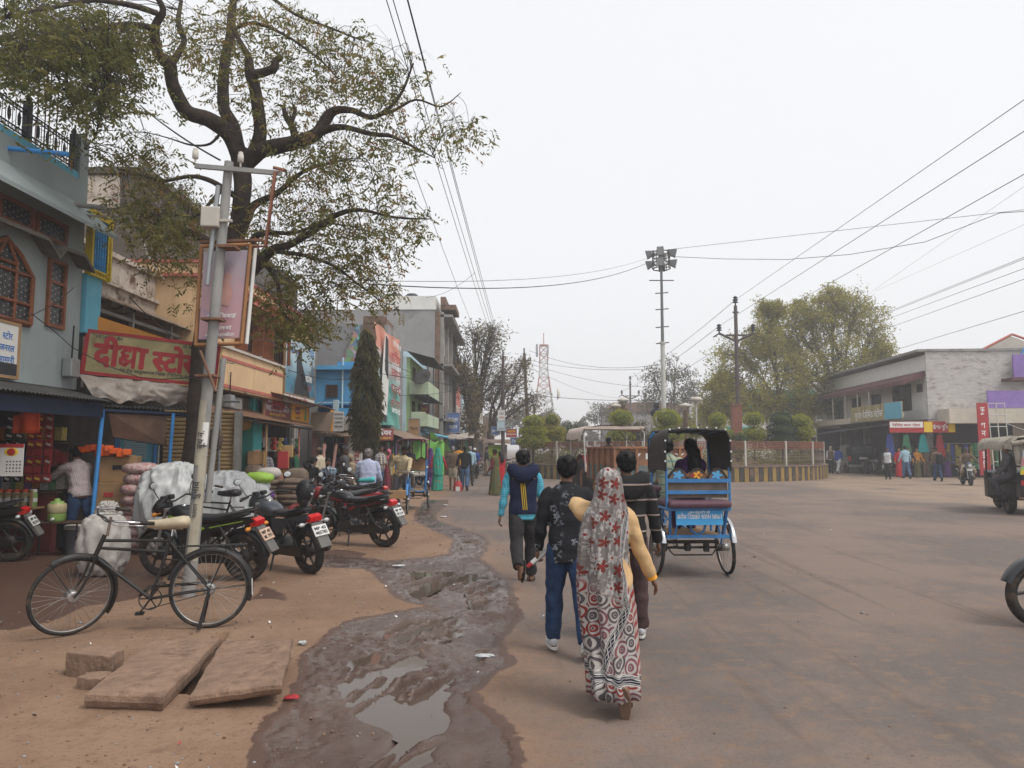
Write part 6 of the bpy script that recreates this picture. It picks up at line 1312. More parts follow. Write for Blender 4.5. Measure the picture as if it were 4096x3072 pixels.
def motorcycle(label,loc,rz,tank='blackpaint',acc=None,plate=('MP 40','MJ5785'),platem='plate',seat='seatblack',group='motorcycles parked in front of the shops',lean=-6,mirrors=True,cover=False,steer=0.0,box=False):
 t=thing('motorcycle',label,'motorcycle',(loc[0],loc[1],gz(loc[0],loc[1])-.005),rz,group,R(lean))
 fw,rw=Vector((.655,0,.305)),Vector((-.625,0,.305))
 SM=Matrix.Translation((.45,0,.9))@Matrix.Rotation(steer,4,Vector((-.34,0,.94)).normalized())@Matrix.Translation((-.45,0,-.9))
 def P(nm,m,fn,st=False,par=None,lb=None):
  b=MB()
  if st:b.M=SM
  fn(b);o=b.build(nm,M_[m],par or t,False)
  if lb:o['label']=lb
  return o
 wheel(t,fw,.305,.042,6,'alloydark',M=SM);wheel(t,rw,.31,.05,6,'alloydark')
 rings=[]
 for x,zc,hw_,hh in((.46,.80,.03,.05),(.43,.815,.085,.085),(.34,.83,.128,.105),(.22,.825,.135,.105),(.10,.80,.115,.09),(.02,.775,.085,.06),(-.02,.76,.05,.035)):
  rings.append([(x,hw_*math.copysign(abs(math.cos(q_))**.75,math.cos(q_)),zc+hh*math.copysign(abs(math.sin(q_))**.8,math.sin(q_)))for q_ in np.linspace(0,2*math.pi,17)[:-1]])
 tk=P('tank',tank,lambda b:b.loft(rings));P('fuel_cap','chrome',lambda b:b.lathe([(.035,0),(.035,.015),(.02,.02)],(.25,0,.925),12),par=tk)
 rings2=[]
 for x,zc,hw_,hh in((.10,.80,.06,.03),(.02,.785,.10,.04),(-.15,.775,.115,.045),(-.32,.785,.125,.05),(-.48,.815,.115,.045),(-.64,.84,.085,.035),(-.70,.845,.05,.02)):
  rings2 .append([(x,hw_*math.copysign(abs(math.cos(q_))**.6,math.cos(q_)),zc+hh*math.copysign(abs(math.sin(q_))**.7,math.sin(q_)))for q_ in np.linspace(0,2*math.pi,17)[:-1]])
 P('seat',seat,lambda b:b.loft(rings2))
 def f(b):
  for s in(-1,1):
   b.prism([(-.02,.70),(-.30,.735),(-.62,.785),(-.80,.80),(-.82,.755),(-.60,.70),(-.34,.64),(-.1,.60)],(0,s*.085+.01,0),(1,0,0),UZ,.02)
   b.prism([(.05,.72),(-.12,.72),(-.22,.62),(-.2,.52),(-.05,.50),(.05,.58)],(0,s*.105+.01,0),(1,0,0),UZ,.02)
  b.prism([(-.45,.73),(-.80,.80),(-.84,.77),(-.60,.69)],(0,.085,0),(1,0,0),UZ,.17)
 P('tail_panel',tank,f)
 if acc:
  def f(b):
   for s in(-1,1):
    b.prism([(-.2,.668),(-.68,.765),(-.7,.78),(-.2,.685)],(0,s*.108+.002,0),(1,0,0),UZ,.004);b.prism([(.38,.80),(.12,.76),(.12,.775),(.36,.825)],(0,s*.138+.002,0),(1,0,0),UZ,.004);b.prism([(.02,.64),(-.12,.69),(-.15,.67),(-.02,.60)],(0,s*.128+.002,0),(1,0,0),UZ,.004)
  P('stripe',acc,f)
 P('tail_light','redlens',lambda b:b.prism([(-.81,.70),(-.86,.71),(-.87,.775),(-.80,.805),(-.76,.79),(-.76,.72)],(0,.085,0),(1,0,0),UZ,.17))
 P('grab_rail','blackplastic',lambda b:b.tube([(-.42,-.13,.83),(-.66,-.115,.88),(-.78,-.07,.90),(-.80,0,.90),(-.78,.07,.90),(-.66,.115,.88),(-.42,.13,.83)],.013,6))
 P('rear_fender','blackplastic',lambda b:arc_guard(b,rw,.345,.075,R(35),R(170)))
 P('mud_flap','mudflap',lambda b:b.prism([(-.84,.70),(-.88,.68),(-1.06,.40),(-1.03,.38),(-.86,.62)],(0,.08,0),(1,0,0),UZ,.16))
 pn=P('number_plate',platem,lambda b:b.box((-.945,0,.60),(.012,.21,.15),ry=R(32)))
 b=MB();M0=Matrix.Translation((-.951,0,.597))@Matrix.Rotation(R(32),4,'Y');b.M=M0
 for i,s in enumerate(plate):b.text(s,(-.004,0,.015-.062*i),(0,-1,0),UZ,.062,0,.17,.003)
 b.build('lettering',M_['textdark'],pn,False)
 for s in(-1,1):P('indicator','ambar' if platem=='plateorange' else 'lens',lambda b:(b.tube([(-.78,s*.08,.70),(-.80,s*.15,.69)],.008,5),b.ell((-.81,s*.185,.69),(.03,.045,.028),10,7)))
 def f(b):
  b.box((.10,0,.32),(.34,.20,.20),bev=.04);b.lathe([(.10,-.14),(.115,-.12),(.115,.12),(.10,.14)],(.02,0,.32),16,0,'Y');b.lathe([(.07,-.12),(.08,.12)],(.2,0,.31),14,0,'Y')
  for k in range(7):b.box((.17+.012*k,0,.44+.03*k),(.15,.17,.016),ry=R(-18))
  b.box((.20,0,.54),(.11,.13,.2),ry=R(-18),bev=.01);b.box((.28,0,.68),(.1,.13,.06),bev=.02);b.tube([(.06,.06,.60),(-.05,.06,.62)],.03,8)
 P('engine','engine',f)
 def f(b):
  b.tube([(.42,0,.90),(.40,0,.78),(.36,0,.62),(.30,0,.35),(.1,0,.22),(-.18,0,.26)],.022,8);b.tube([(.40,0,.86),(.0,0,.74),(-.35,0,.72),(-.74,0,.78)],.022,8)
  for s in(-1,1):b.tube([(-.1,s*.09,.72),(-.18,s*.1,.45),(-.18,s*.1,.28)],.016,6);b.tube([(-.18,s*.1,.45),(-.55,s*.1,.72)],.012,6);b.tube([(-.16,s*.1,.32),rw+Vector((0,s*.1,0))],.02,6);b.tube([(.0,s*.12,.28),(.02,s*.24,.28)],.012,6);b.tube([(-.2,s*.11,.38),(-.35,s*.14,.36)],.012,6);b.tube([(-.35,s*.12,.36),(-.36,s*.22,.37)],.012,6)
 P('frame','blackplastic',f)
 P('chain_cover','blackpaint',lambda b:b.prism([(.0,.36),(-.55,.40),(-.68,.34),(-.66,.25),(-.05,.24)],(0,.115,0),(1,0,0),UZ,-.03))
 P('exhaust','engine',lambda b:b.tube([(.26,-.06,.42),(.32,-.1,.3),(.2,-.14,.2),(-.15,-.15,.2),(-.3,-.16,.23),(-.82,-.17,.33),(-.86,-.17,.335)],[.02,.02,.02,.024,.042,.048,.03],10))
 for s in(-1,1):
  def f(b):
   p,q_=rw+Vector((.05,s*.13,.05)),Vector((-.36,s*.115,.70));b.tube([p,q_],.014,6)
   for k in range(9):c=p.lerp(q_,.2+.06*k);b.lathe([(.02,-.006),(.032,0),(.02,.006)],c,8)
  P('shock_absorber','alloydark',f)
 P('fork','silver',lambda b:[b.tube([fw+Vector((0,s*.085,0)),Vector((.44,s*.085,.90))],[.026,.019],8)for s in(-1,1)]+[b.box((.445,0,.88),(.06,.2,.03),ry=R(-20))],True)
 P('front_fender',tank if tank!='tankgrey' else 'blackpaint',lambda b:arc_guard(b,fw,.335,.07,R(20),R(165)),True)
 if cover:P('cloth_cover','seatblack',lambda b:(b.ell((.60,0,.86),(.16,.19,.22),14,10),b.ell((.63,0,.70),(.10,.15,.14),12,8)),True,lb='black cloth cover over the headlamp')
 else:
  hl=P('headlight_cowl',tank,lambda b:b.loft([[(x,hw_*math.cos(q_),zc+hh*math.sin(q_))for q_ in np.linspace(0,2*math.pi,13)[:-1]]for x,zc,hw_,hh in((.45,.92,.05,.06),(.52,.91,.12,.13),(.60,.89,.12,.12),(.66,.86,.095,.09))]),True)
  P('headlight','lens',lambda b:b.ell((.655,0,.86),(.03,.085,.08),12,8),True,hl)
 def f(b):
  b.tube([(.33,-.37,1.0),(.37,-.2,1.035),(.44,-.08,.97),(.44,.08,.97),(.37,.2,1.035),(.33,.37,1.0)],.012,8)
  for s in(-1,1):b.tube([(.40,s*.2,1.03),(.37,s*.36,1.01)],.006,5)
 hb=P('handlebar','chrome' if steer else 'blackplastic',f,True)
 for s in(-1,1):P('grip','rubber',lambda b:b.tube([(.30,s*.40,.99),(.345,s*.26,1.02)],.02,8),True,hb)
 P('gauge','blackplastic',lambda b:[b.lathe([(.045,0),(.05,.03),(.045,.05)],(.49,s*.06,1.0),12)for s in(-1,1)],True)
 if mirrors:
  for s in(-1,1):
   m_=P('mirror','blackplastic',lambda b:(b.tube([(.37,s*.26,1.02),(.39,s*.33,1.15),(.38,s*.36,1.2)],.006,5),b.ell((.37,s*.38,1.24),(.02,.065,.045),12,8)),True);P('mirror_glass','lens',lambda b:b.ell((.354,s*.38,1.24),(.006,.058,.038),12,8),True,m_)
 for s in(-1,1):P('front_indicator','ambar' if platem=='plateorange' else 'lens',lambda b:(b.tube([(.52,s*.1,.84),(.52,s*.17,.84)],.008,5),b.ell((.53,s*.2,.84),(.03,.04,.028),10,7)),True)
 if lean:P('side_stand','blackplastic',lambda b:b.tube([(.0,.12,.3),(-.05,.24,.04),(-.06,.27,.0)],.014,6))
 P('crash_guard','blackplastic',lambda b:b.tube([(.34,-.1,.55),(.38,-.27,.5),(.34,-.26,.3),(.2,-.12,.25),(.2,.12,.25),(.34,.26,.3),(.38,.27,.5),(.34,.1,.55)],.012,6))
 if box:P('number_shield','plate',lambda b:b.box((.68,0,.70),(.01,.22,.1)))
 return t
def place2(rp,fp,half=.64):
 """rear and front wheel ground points -> centre and heading"""
 r,f=Vector(rp[:2]),Vector(fp[:2]);d=(f-r).normalized();c=r+d*half;return(c.x,c.y),math.atan2(d.y,d.x)
c,a=place2(Gd(990,2322),Gd(640,2303));motorcycle('black motorcycle with green stripes and orange number plate beside the leaning pole',c,a,'blackpaint','greenacc',('MP 40','ML 7971'),'plateorange',lean=-7)
c,a=place2(Gd(1244,2293),Vector((-3.65,10.9)));motorcycle('black motorcycle with grey seat and white plate seen from behind',c,a,'tankgrey',None,('MP 40','MJ5785'),seat='seatblack',lean=-7)
c,a=place2(Gd(1541,2187),Vector((-3.3,13.25)));motorcycle('black motorcycle with red stripes standing broadside on its side stand',c,a,'blackpaint','redpaint',('MP 40','MJ 2164'),lean=-5)
c,a=place2(Vector((-2.75,14.55)),Vector((-4.2,14.0)));motorcycle('red tank motorcycle with black cloth covered headlamp behind the red striped one',c,a,'redpaint',None,('MP 40','ME 1270'),cover=True,steer=.25,lean=-5)
c,a=place2(Vector((-3.0,16.9)),Vector((-4.25,17.2)));motorcycle('motorcycle with big red tail lamp beside the man in the white shirt',c,a,'blackpaint',None,('MP 40','MC 8831'),lean=-5)
c,a=place2(Vector((-4.35,27.6)),Vector((-5.6,28.0)));motorcycle('red motorcycle parked left of the rickshaw puller',c,a,'redpaint',None,('MP 40','MB 4400'),lean=-5)
c,a=place2(Gd(100,2215),Vector((-8.2,11.2)));c=(-7.95,10.95);motorcycle('motorcycle with red tail lamp and tilted white plate at the left edge',c,R(190),'blackpaint',None,('MP 40','MJ.2933'),lean=-6)
for i,(px,Y,a_,tk,lb)in enumerate(((1712,33,130,'tankgrey','grey scooter-like motorcycle in front of the green sheet stall'),(3585,44,20,'blackpaint','parked motorcycle left of the man in the light blue shirt'),(3660,44.5,150,'redpaint','parked motorcycle with red tank before the mannequins'),(3720,44,10,'blackpaint','parked motorcycle behind the man with the black backpack'),(3800,44.5,170,'tankgrey','parked motorcycle just left of the red standing banner'),(3478,47,268,'blackpaint','motorcycle facing the camera beside the black car'),(1905,52,60,'redpaint','red parked motorcycle beside the small kiosk'))):
 motorcycle(lb,(W(px,1800,Y).x,Y),R(a_),tk,None,('MP 40','M 21'),group='motorcycles parked far down the street',lean=-5)
motorcycle('oncoming motorcycle ridden by a man in a dark jacket on the right',(W(3860,1800,33.5).x,33.5),R(-108),'tankgrey',None,('MP 40','MK 7'),group='motorcycles being ridden',lean=0,box=True)
motorcycle('oncoming motorcycle ridden between the kiosk and the walkers',(W(1898,1800,40).x,40),R(-98),'blackpaint',None,('MP 40','MD 9'),group='motorcycles being ridden',lean=0,box=True)
motorcycle('motorcycle entering the picture at the right edge with its front wheel',(5.53,6.95),R(172),'blackpaint',None,('MP 40','MF 3'),group='motorcycles being ridden',lean=0,steer=.15)
def bicycle(label,c,rz,steer=.0,saddle='saddlecream',lean=-5,box=False,group='black roadster bicycles'):
 t=thing('bicycle',label,'bicycle',(c[0],c[1],gz(*c)),rz,group,R(lean));fw,rw=Vector((.585,0,.352)),Vector((-.55,0,.352));ax_=Vector((-.38,0,.925)).normalized()
 SM=Matrix.Translation((.42,0,.66))@Matrix.Rotation(steer,4,ax_)@Matrix.Translation((-.42,0,-.66))
 def P(nm,m,fn,st=False,par=None):
  b=MB();b.M=SM if st else b.M;fn(b);return b.build(nm,M_[m],par or t,False)
 wheel(t,fw,.352,.02,32,'rimsteel',alloy=False,M=SM,tw=1);wheel(t,rw,.352,.02,40,'rimsteel',alloy=False,tw=1)
 bb,st,hd,hl=Vector((-.05,0,.29)),Vector((-.20,0,.80)),Vector((.36,0,.84)),Vector((.42,0,.68))
 def f(b):
  b.tube([hd-Vector((0,0,.02)),st],.014,8);b.tube([hd-Vector((-.02,0,.085)),st-Vector((-.02,0,.10))],.014,8);b.tube([hl,bb],.016,8);b.tube([st+Vector((-.01,0,.04)),bb],.016,8);b.tube([hd+Vector((-.01,0,.03)),hl],.02,8)
  for s in(-1,1):b.tube([bb+Vector((0,s*.03,0)),rw+Vector((0,s*.06,0))],.010,6);b.tube([st+Vector((0,s*.02,-.02)),rw+Vector((0,s*.06,0))],.009,6)
 P('frame','bikeblack',f)
 P('fork','bikeblack',lambda b:[b.tube([hl+Vector((.01,s*.045,0)),Vector((.47,s*.05,.55)),Vector((.53,s*.05,.42)),fw+Vector((0,s*.05,0))],.012,6)for s in(-1,1)]+[b.box(hl+Vector((.015,0,0)),(.05,.11,.03))],True)
 hb=P('handlebar','chrome',lambda b:(b.tube([(.33,0,.86),(.31,0,1.03)],.013,8),b.tube([(.06,-.27,1.01),(.2,-.285,1.035),(.33,-.25,1.05),(.38,-.12,1.035),(.36,0,1.03),(.38,.12,1.035),(.33,.25,1.05),(.2,.285,1.035),(.06,.27,1.01)],.0115,8),b.tube([(.12,-.24,.985),(.34,-.2,1.005),(.36,0,1.0),(.34,.2,1.005),(.12,.24,.985)],.005,5)),True)
 for s in(-1,1):P('grip','rubber',lambda b:b.tube([(.04,s*.267,1.006),(.17,s*.283,1.03)],.018,8),True,hb)
 P('saddle',saddle,lambda b:b.loft([[(x,hw_*math.cos(q_),zc+hh*math.sin(q_))for q_ in np.linspace(0,2*math.pi,13)[:-1]]for x,zc,hw_,hh in((-.03,.95,.015,.02),(.0,.955,.03,.035),(-.10,.95,.045,.045),(-.2,.955,.09,.055),(-.29,.965,.115,.06),(-.34,.965,.10,.055),(-.36,.96,.05,.03))][1:]))
 P('seat_post','chrome',lambda b:(b.tube([st,(-.215,0,.92)],.012,6),b.tube([(-.05,0,.91),(-.3,0,.905)],.007,5)))
 P('front_mudguard','bikeblack',lambda b:(arc_guard(b,fw,.368,.03,R(60),R(215),18,.003),[b.tube([fw+Vector((0,s*.05,0)),fw+Vector((.20,s*.03,.31))],.003,4)for s in(-1,1)]),True)
 P('rear_mudguard','bikeblack',lambda b:(arc_guard(b,rw,.368,.03,R(15),R(200),20,.003),[b.tube([rw+Vector((0,s*.06,0)),rw+Vector((-.36,s*.03,.02))],.003,4)for s in(-1,1)]));P('reflector','plate',lambda b:b.prism([(-.922,.43),(-.928,.28),(-.921,.28),(-.914,.43)],(0,.03,0),(1,0,0),UZ,.06))
 P('carrier','bikeblack',lambda b:([b.tube([(-.26,y,.745),(-.86,y*1.3,.745)],.006,5)for y in(-.05,0,.05)]+[b.tube([(x,-.065,.745),(x,.065,.745)],.005,5)for x in(-.3,-.45,-.6,-.75,-.86)]+[b.tube([(-.7,s*.065,.745),rw+Vector((-.0,s*.07,0))],.005,5)for s in(-1,1)]))
 P('crank','engine',lambda b:(b.ring(bb,.095,.006,'Y',24,5),[b.tube([bb,bb+Vector((.095*math.cos(q_),-.03,.095*math.sin(q_)))],.006,4)for q_ in np.arange(0,6.2,1.05)],b.tube([bb+Vector((0,-.05,0)),bb+Vector((.10,-.06,-.14))],.009,6),b.tube([bb+Vector((0,.05,0)),bb+Vector((-.10,.06,.14))],.009,6)))
 for s in(-1,1):P('pedal','rubber',lambda b:b.box(bb+Vector((-.10*s,s*.11,.14*s))if s>0 else bb+Vector((.10,-.11,-.14)),(.07,.09,.025),bev=.005))
 P('chain_case','bikeblack',lambda b:(b.tube([bb+Vector((.1,-.045,.02)),bb+Vector((.02,-.045,.10)),rw+Vector((.0,-.06,.05))],.016,6),b.tube([bb+Vector((.02,-.04,-.095)),rw+Vector((0,-.055,-.04))],.004,4)))
 P('stand','bikeblack',lambda b:[b.tube([rw+Vector((0,s*.08,0)),rw+Vector((.07,s*.13,-.345))],[.012,.016],6)for s in(-1,1)])
 if box:P('parcel_clip','chrome',lambda b:b.tube([(-.4,0,.76),(-.75,0,.76)],.006,4))
 return t
c,a=place2(Gd(838,2512),Gd(318,2545),.56);bicycle('old black roadster bicycle with cream saddle and rod brakes in front',c,a,.6,lean=3)
c,a=place2(Vector((-2.75,16.2)),Vector((-3.9,16.0)),.56);bicycle('roadster bicycle with green saddle carrying a small carton',c,a,.3,'teal',lean=2)
bicycle('black roadster bicycle standing behind the leaning pole near the plastic sheets',(-4.55,11.6),R(170),.3,'seatblack',lean=2)
bicycle('bicycle parked far away beside the kiosk right side',(W(2045,1800,44).x,44),R(15),.1,'seatblack');bicycle('second far bicycle leaning behind the first at the kiosk',(W(2075,1800,46).x,46),R(160),.1,'seatblack')
t=thing('carton','small brown carton tied on the bicycle carrier','carton',(0,0,0));p=W(1590,1978,16.3);b=MB();b.box(p,(.36,.24,.17),R(10),bev=.006);b.build('box',M_['ply'],t);b=MB();b.box(p+Vector((0,0,.086)),(.36,.05,.004),R(10));b.build('tape',M_['beigetape']if 'beigetape' in M_ else M_['shutter'],t)
mm('rikblue',(.045,.19,.43),.5,.2,6,dirt=(.11,.12,.14),dcov=.54,dscale=6);mm('purpleseat',(.115,.055,.075),.55,.12,6);mm('canvasdark',(.045,.036,.034),.8,.2,5);mm('rikboard',(.14,.10,.075),.7,.25,6);mm('rikred',(.42,.06,.06),.6,.15,4)
def rickshaw(label,loc,rz,canopy='canvasdark',board='rikboard',frame='rikblue',seat='purpleseat',sign=True):
 t=thing('cycle_rickshaw',label,'rickshaw',loc,rz)
 def P(nm,m,fn,par=None,lb=None):
  b=MB();fn(b);o=b.build(nm,M_[m],par or t,False)
  if lb:o['label']=lb
  return o
 for s in(-1,1):
  M=Matrix.Translation((0,s*.43,.355))@Matrix.Rotation(R(s*4),4,'X')@Matrix.Translation((0,-s*.43,-.355))
  wheel(t,(0,s*.45,.355),.355,.022,36,'rimsteel',alloy=False,M=M,tw=1.1)
  P('mudguard','chrome',lambda b:(arc_guard(b,(0,s*.45,.355),.39,.04,R(60),R(165),12),b.tube([(-.2,s*.45,.69),(-.25,s*.36,.66)],.008,5)))
 wheel(t,(1.75,0,.355),.355,.022,36,'rimsteel',alloy=False,tw=1.1)
 P('front_mudguard','rikblue',lambda b:arc_guard(b,(1.75,0,.355),.385,.035,R(20),R(190)))
 def f(b):
  hw_=.405
  for s in(-1,1):
   b.tube([(-.36,s*hw_,.86),(-.36,s*hw_,1.40)],.017,8);b.tube([(.42,s*hw_,.48),(.42,s*hw_,1.3),(.50,s*hw_,1.78),(.46,s*(hw_-.05),1.86)],.017,8)
   b.tube([(-.36,s*hw_,.88),(.42,s*hw_,.88)],.017,8);b.tube([(-.36,s*(hw_-.04),.86),(-.26,s*(hw_-.06),.52)],.019,8);b.tube([(-.30,s*.35,.52),(.62,s*.33,.5)],.02,8);b.tube([(.62,s*.33,.5),(.75,s*.2,.5),(1.2,0,.62)],.018,8)
   b.tube([(-.30,s*.30,.52),(-.30,s*.22,.84)],.014,6);b.tube([(-.2,s*hw_,.88),(-.05,s*.41,.6),(0,s*.4,.4)],.014,6)
  for z,x in((1.235,-.36),(1.09,-.36),(.88,-.37),(.53,-.31)):b.box((x,0,z),(.03,2*hw_,.045))
  b.tube([(-.33,-.14,.84),(-.30,-.08,.60),(-.30,0,.55),(-.30,.08,.60),(-.33,.14,.84)],.017,8)
  b.tube([(1.2,0,.62),(1.5,0,.72),(1.58,0,.9)],.02,8);b.tube([(.7,0,.5),(.95,0,.9)],.018,6)
  for s in(-1,1):b.tube([(1.75,s*.05,.355),(1.62,s*.05,.72),(1.58,0,.92)],.013,6)
 P('frame',frame,f)
 def f(b):
  rows=[]
  for s_ in np.linspace(0,1,23):
   a_=math.pi*s_;cy_,cz=.425*math.copysign(abs(math.cos(a_))**.35,math.cos(a_)),1.36+.54*abs(math.sin(a_))**.35
   rows.append([(-.38+.07*(1-abs(math.cos(a_)))*0,cy_,cz),(-.1,cy_,cz+.015),(.2,cy_,cz),(.52,cy_,cz-.04)])
  b.loft(rows,0,True,False,False);b.loft([[(x,y*.985,z-.008)for x,y,z in r_][::-1]for r_ in rows],0,True,False,False)
 cn=P('canopy',canopy,f)
 for x in(-.37,.5):P('canopy_hoop','blackplastic',lambda b:b.tube([(x,-.418,1.36),(x,-.418,1.75),(x,-.37,1.87),(x,0,1.885),(x,.37,1.87),(x,.418,1.75),(x,.418,1.36)],.019,7),cn)
 P('canopy_strut',frame,lambda b:[b.tube([(-.35,-.3+.17*i,1.87),(.45,-.36+.2*i,1.84)],.009,5)for i in range(4)],cn)
 P('canopy_knob','plate',lambda b:[b.ell((-.39,y,z),(.014,.014,.014),8,6)for y,z in((-.36,1.88),(-.24,1.90),(-.12,1.905),(0,1.905),(.12,1.905),(.24,1.90),(.36,1.88),(-.42,1.74),(-.425,1.6),(-.425,1.48),(.42,1.74),(.425,1.6),(.425,1.48))],cn)
 P('seat',seat,lambda b:(b.box((-.30,0,.945),(.36,.80,.09),bev=.035),),lb='worn purple rear seat');P('main_seat',seat,lambda b:(b.box((.14,0,.93),(.46,.76,.09),bev=.035),[b.box((.15,s*.42,1.12),(.4,.07,.06),bev=.02)for s in(-1,1)]))
 def f(b):
  pts=[(-.38,1.02)]+[(y,1.24+.135*abs(math.sin(math.pi*(y+.38)/.2533))**.7)for y in np.linspace(-.38,.38,37)]+[(.38,1.02)]
  b.prism([(-p[0],p[1])for p in pts],(-.345,0,0),(0,-1,0),UZ,-.025)
 bk=P('backrest',board,f)
 P('backrest_edge','rubber',lambda b:b.tube([(-.335,y,1.245+.135*abs(math.sin(math.pi*(y+.38)/.2533))**.7)for y in np.linspace(-.385,.385,41)],.017,6),bk)
 for c_,r_,m_ in((0,.05,'signorange'),(-.02,.025,'signred'),(.06,.03,'signred'),(-.25,.06,'skyblue'),(.25,.06,'skyblue'),(-.1,.03,'rustred'),(.12,.035,'rustred')):P('painted_flower',m_,lambda b:b.prism([(r_*(1+.4*math.cos(5*q_))*math.cos(q_),r_*.8*(1+.4*math.cos(5*q_))*math.sin(q_))for q_ in np.linspace(0,6.283,21)[:-1]],(-.3475,c_,1.305),(0,-1,0),UZ,.003),bk)
 if sign:
  sg=P('sign_board','panelblue',lambda b:b.box((-.385,0,.775),(.02,.60,.185),ry=R(8)))
  def f(b):
   b.text('सुनील दिवाकर 9009138063',(-.393,0,.75),(0,-1,0),UZ,.095,0,.57);b.text('जय खेड़ापति की',(-.40,0,.825),(0,-1,0),UZ,.042,0);b.text('वार्ड नं. 4',(-.388,.05,.70),(0,-1,0),UZ,.036,0)
  P('lettering','textwhite',f,sg)
 P('floor','ply',lambda b:b.box((.15,0,.535),(.9,.66,.025)))
 def f(b):
  b.tube([(0,-.5,.355),(0,.5,.355)],.016,8);b.tube([(-.02,-.36,.43),(-.02,.36,.43)],.025,6);b.box((0,-.2,.36),(.08,.06,.12));b.box((0,.05,.36),(.1,.08,.1),bev=.02);b.tube([(-.05,-.33,.36),(-.08,-.25,.27),(-.08,.25,.27),(-.05,.33,.36)],.010,6)
  for s in(-1,1):b.lathe([(.05,-.03),(.05,.03)],(0,s*.36,.355),10,0,'Y');b.tube([(0,s*.33,.36),(0,s*.33,.5)],.02,5)
  b.tube([(.9,-.03,.35),(0,-.03,.36)],.006,4);b.ring((.9,-.03,.35),.1,.008,'Y',20,5);b.tube([(.9,-.03,.35),(.96,-.1,.22)],.01,5);b.tube([(.9,.03,.35),(.84,.1,.48)],.01,5)
 P('axle','engine',f)
 for s in(-1,1):P('pedal','rubber',lambda b:b.box((.9+.06*(-s),s*.13,.35+.13*s),(.08,.09,.025)))
 P('saddle','seatblack',lambda b:b.loft([[(x,hw_*math.cos(q_),.95+hh*math.sin(q_))for q_ in np.linspace(0,2*math.pi,11)[:-1]]for x,hw_,hh in((1.12,.03,.03),(1.0,.06,.045),(.86,.11,.05),(.82,.06,.03))]))
 hb=P('handlebar','chrome',lambda b:(b.tube([(1.3,-.27,1.0),(1.45,-.25,1.03),(1.54,-.1,1.04),(1.54,.1,1.04),(1.45,.25,1.03),(1.3,.27,1.0)],.012,8),b.tube([(1.58,0,.9),(1.54,0,1.04)],.014,6)))
 for s in(-1,1):P('grip','rubber',lambda b:b.tube([(1.28,s*.27,.995),(1.38,s*.265,1.015)],.018,8),hb)
 return t
RK1=Vector((2.34,9.88,0));rickshaw('blue cycle rickshaw with black canopy and painted rear board driving away',RK1,R(93))
RK2=Vector((-2.76,20.6,0));rickshaw('blue cycle rickshaw with red canopy facing the camera',RK2,R(-85.5),'rikred','ply','rikblue','offwhite',False)
# ---- tractor with trolley
mm('trolleyorange',(.30,.14,.075),.75,.2,4,dirt=(.16,.10,.07),dcov=.5);mm('trolleyblue',(.13,.17,.17),.75,.2,4,dirt=(.16,.11,.08),dcov=.48,dscale=3);mm('canopycloth',(.50,.42,.37),.8,.1,3,dirt=(.3,.25,.22),dcov=.6)
t=thing('trolley','worn wooden farm trolley with orange and faded blue side boards','trolley',(3.9,20,0),R(8.5))
def Pl(nm,m,fn,t=None,**k):b=MB();fn(b);return b.build(nm,M_[m],t,False)
def f(b):b.span(-1.2,1.2,0,.06,.75,1.18);b.span(-1.2,-1.14,.06,2.9,.75,1.18);b.span(1.14,1.2,.06,2.9,.75,1.18);b.span(-1.14,1.14,2.84,2.9,.75,1.18)
Pl('lower_board','trolleyblue',f,t)
def f(b):b.span(-1.2,1.2,.002,.062,1.184,1.64);b.span(-1.202,-1.142,.062,2.902,1.184,1.64);b.span(1.142,1.202,.062,2.902,1.184,1.64);b.span(-1.14,1.14,2.842,2.9,1.184,1.64)
Pl('upper_board','trolleyorange',f,t)
def f(b):
 for x in(-1.2,-.6,0,.6,1.2):b.box((x,-.03,1.2),(.07,.06,.92),bev=.008)
 for y in(.3,.9,1.5,2.1,2.7):b.box((-1.235,y,1.2),(.06,.07,.92),bev=.008);b.box((1.235,y,1.2),(.06,.07,.92),bev=.008)
 b.box((0,-.03,1.66),(2.5,.08,.06));b.box((-1.23,1.45,1.66),(.08,2.9,.06));b.box((1.23,1.45,1.66),(.08,2.9,.06))
Pl('rib','trolleyorange',f,t);Pl('chassis','engine',lambda b:(b.span(-1.1,1.1,.05,2.85,.62,.745),b.span(-.08,.08,2.85,3.9,.6,.7),b.tube([(-.95,.9,.42),(.95,.9,.42)],.05,8)),t)
Pl('painted_letters','textwhite',lambda b:b.text('V I J A Y',(0,-.004,1.35),(1,0,0),UZ,.22,0,1.5,.003),t);Pl('floor','ply',lambda b:b.span(-1.13,1.13,.07,2.83,.75,.79),t)
for s in(-1,1):wheel(t,(0,0,0),.42,.12,6,'alloydark',M=Matrix.Translation((s*.95,.9,.42))@Matrix.Rotation(R(90),4,'Z'),tw=1.1)
t=thing('tractor','farm tractor under a pale cloth canopy towing the trolley','tractor',(3.15,24.6,0),R(9))
for s in(-1,1):
 wheel(t,(0,0,0),.68,.17,6,'trolleyorange',M=Matrix.Translation((s*.78,0,.68))@Matrix.Rotation(R(90),4,'Z'),tw=1.3);wheel(t,(0,0,0),.36,.1,6,'trolleyorange',M=Matrix.Translation((s*.62,1.9,.36))@Matrix.Rotation(R(90),4,'Z'),tw=1.2)
 Pl('fender','redpaint',lambda b:b.loft([[(s*.6,.78*math.cos(q_),.68+.78*math.sin(q_)),(s*.95,.78*math.cos(q_),.68+.78*math.sin(q_))]for q_ in np.linspace(R(20),R(165),14)],0,True,False,False),t)
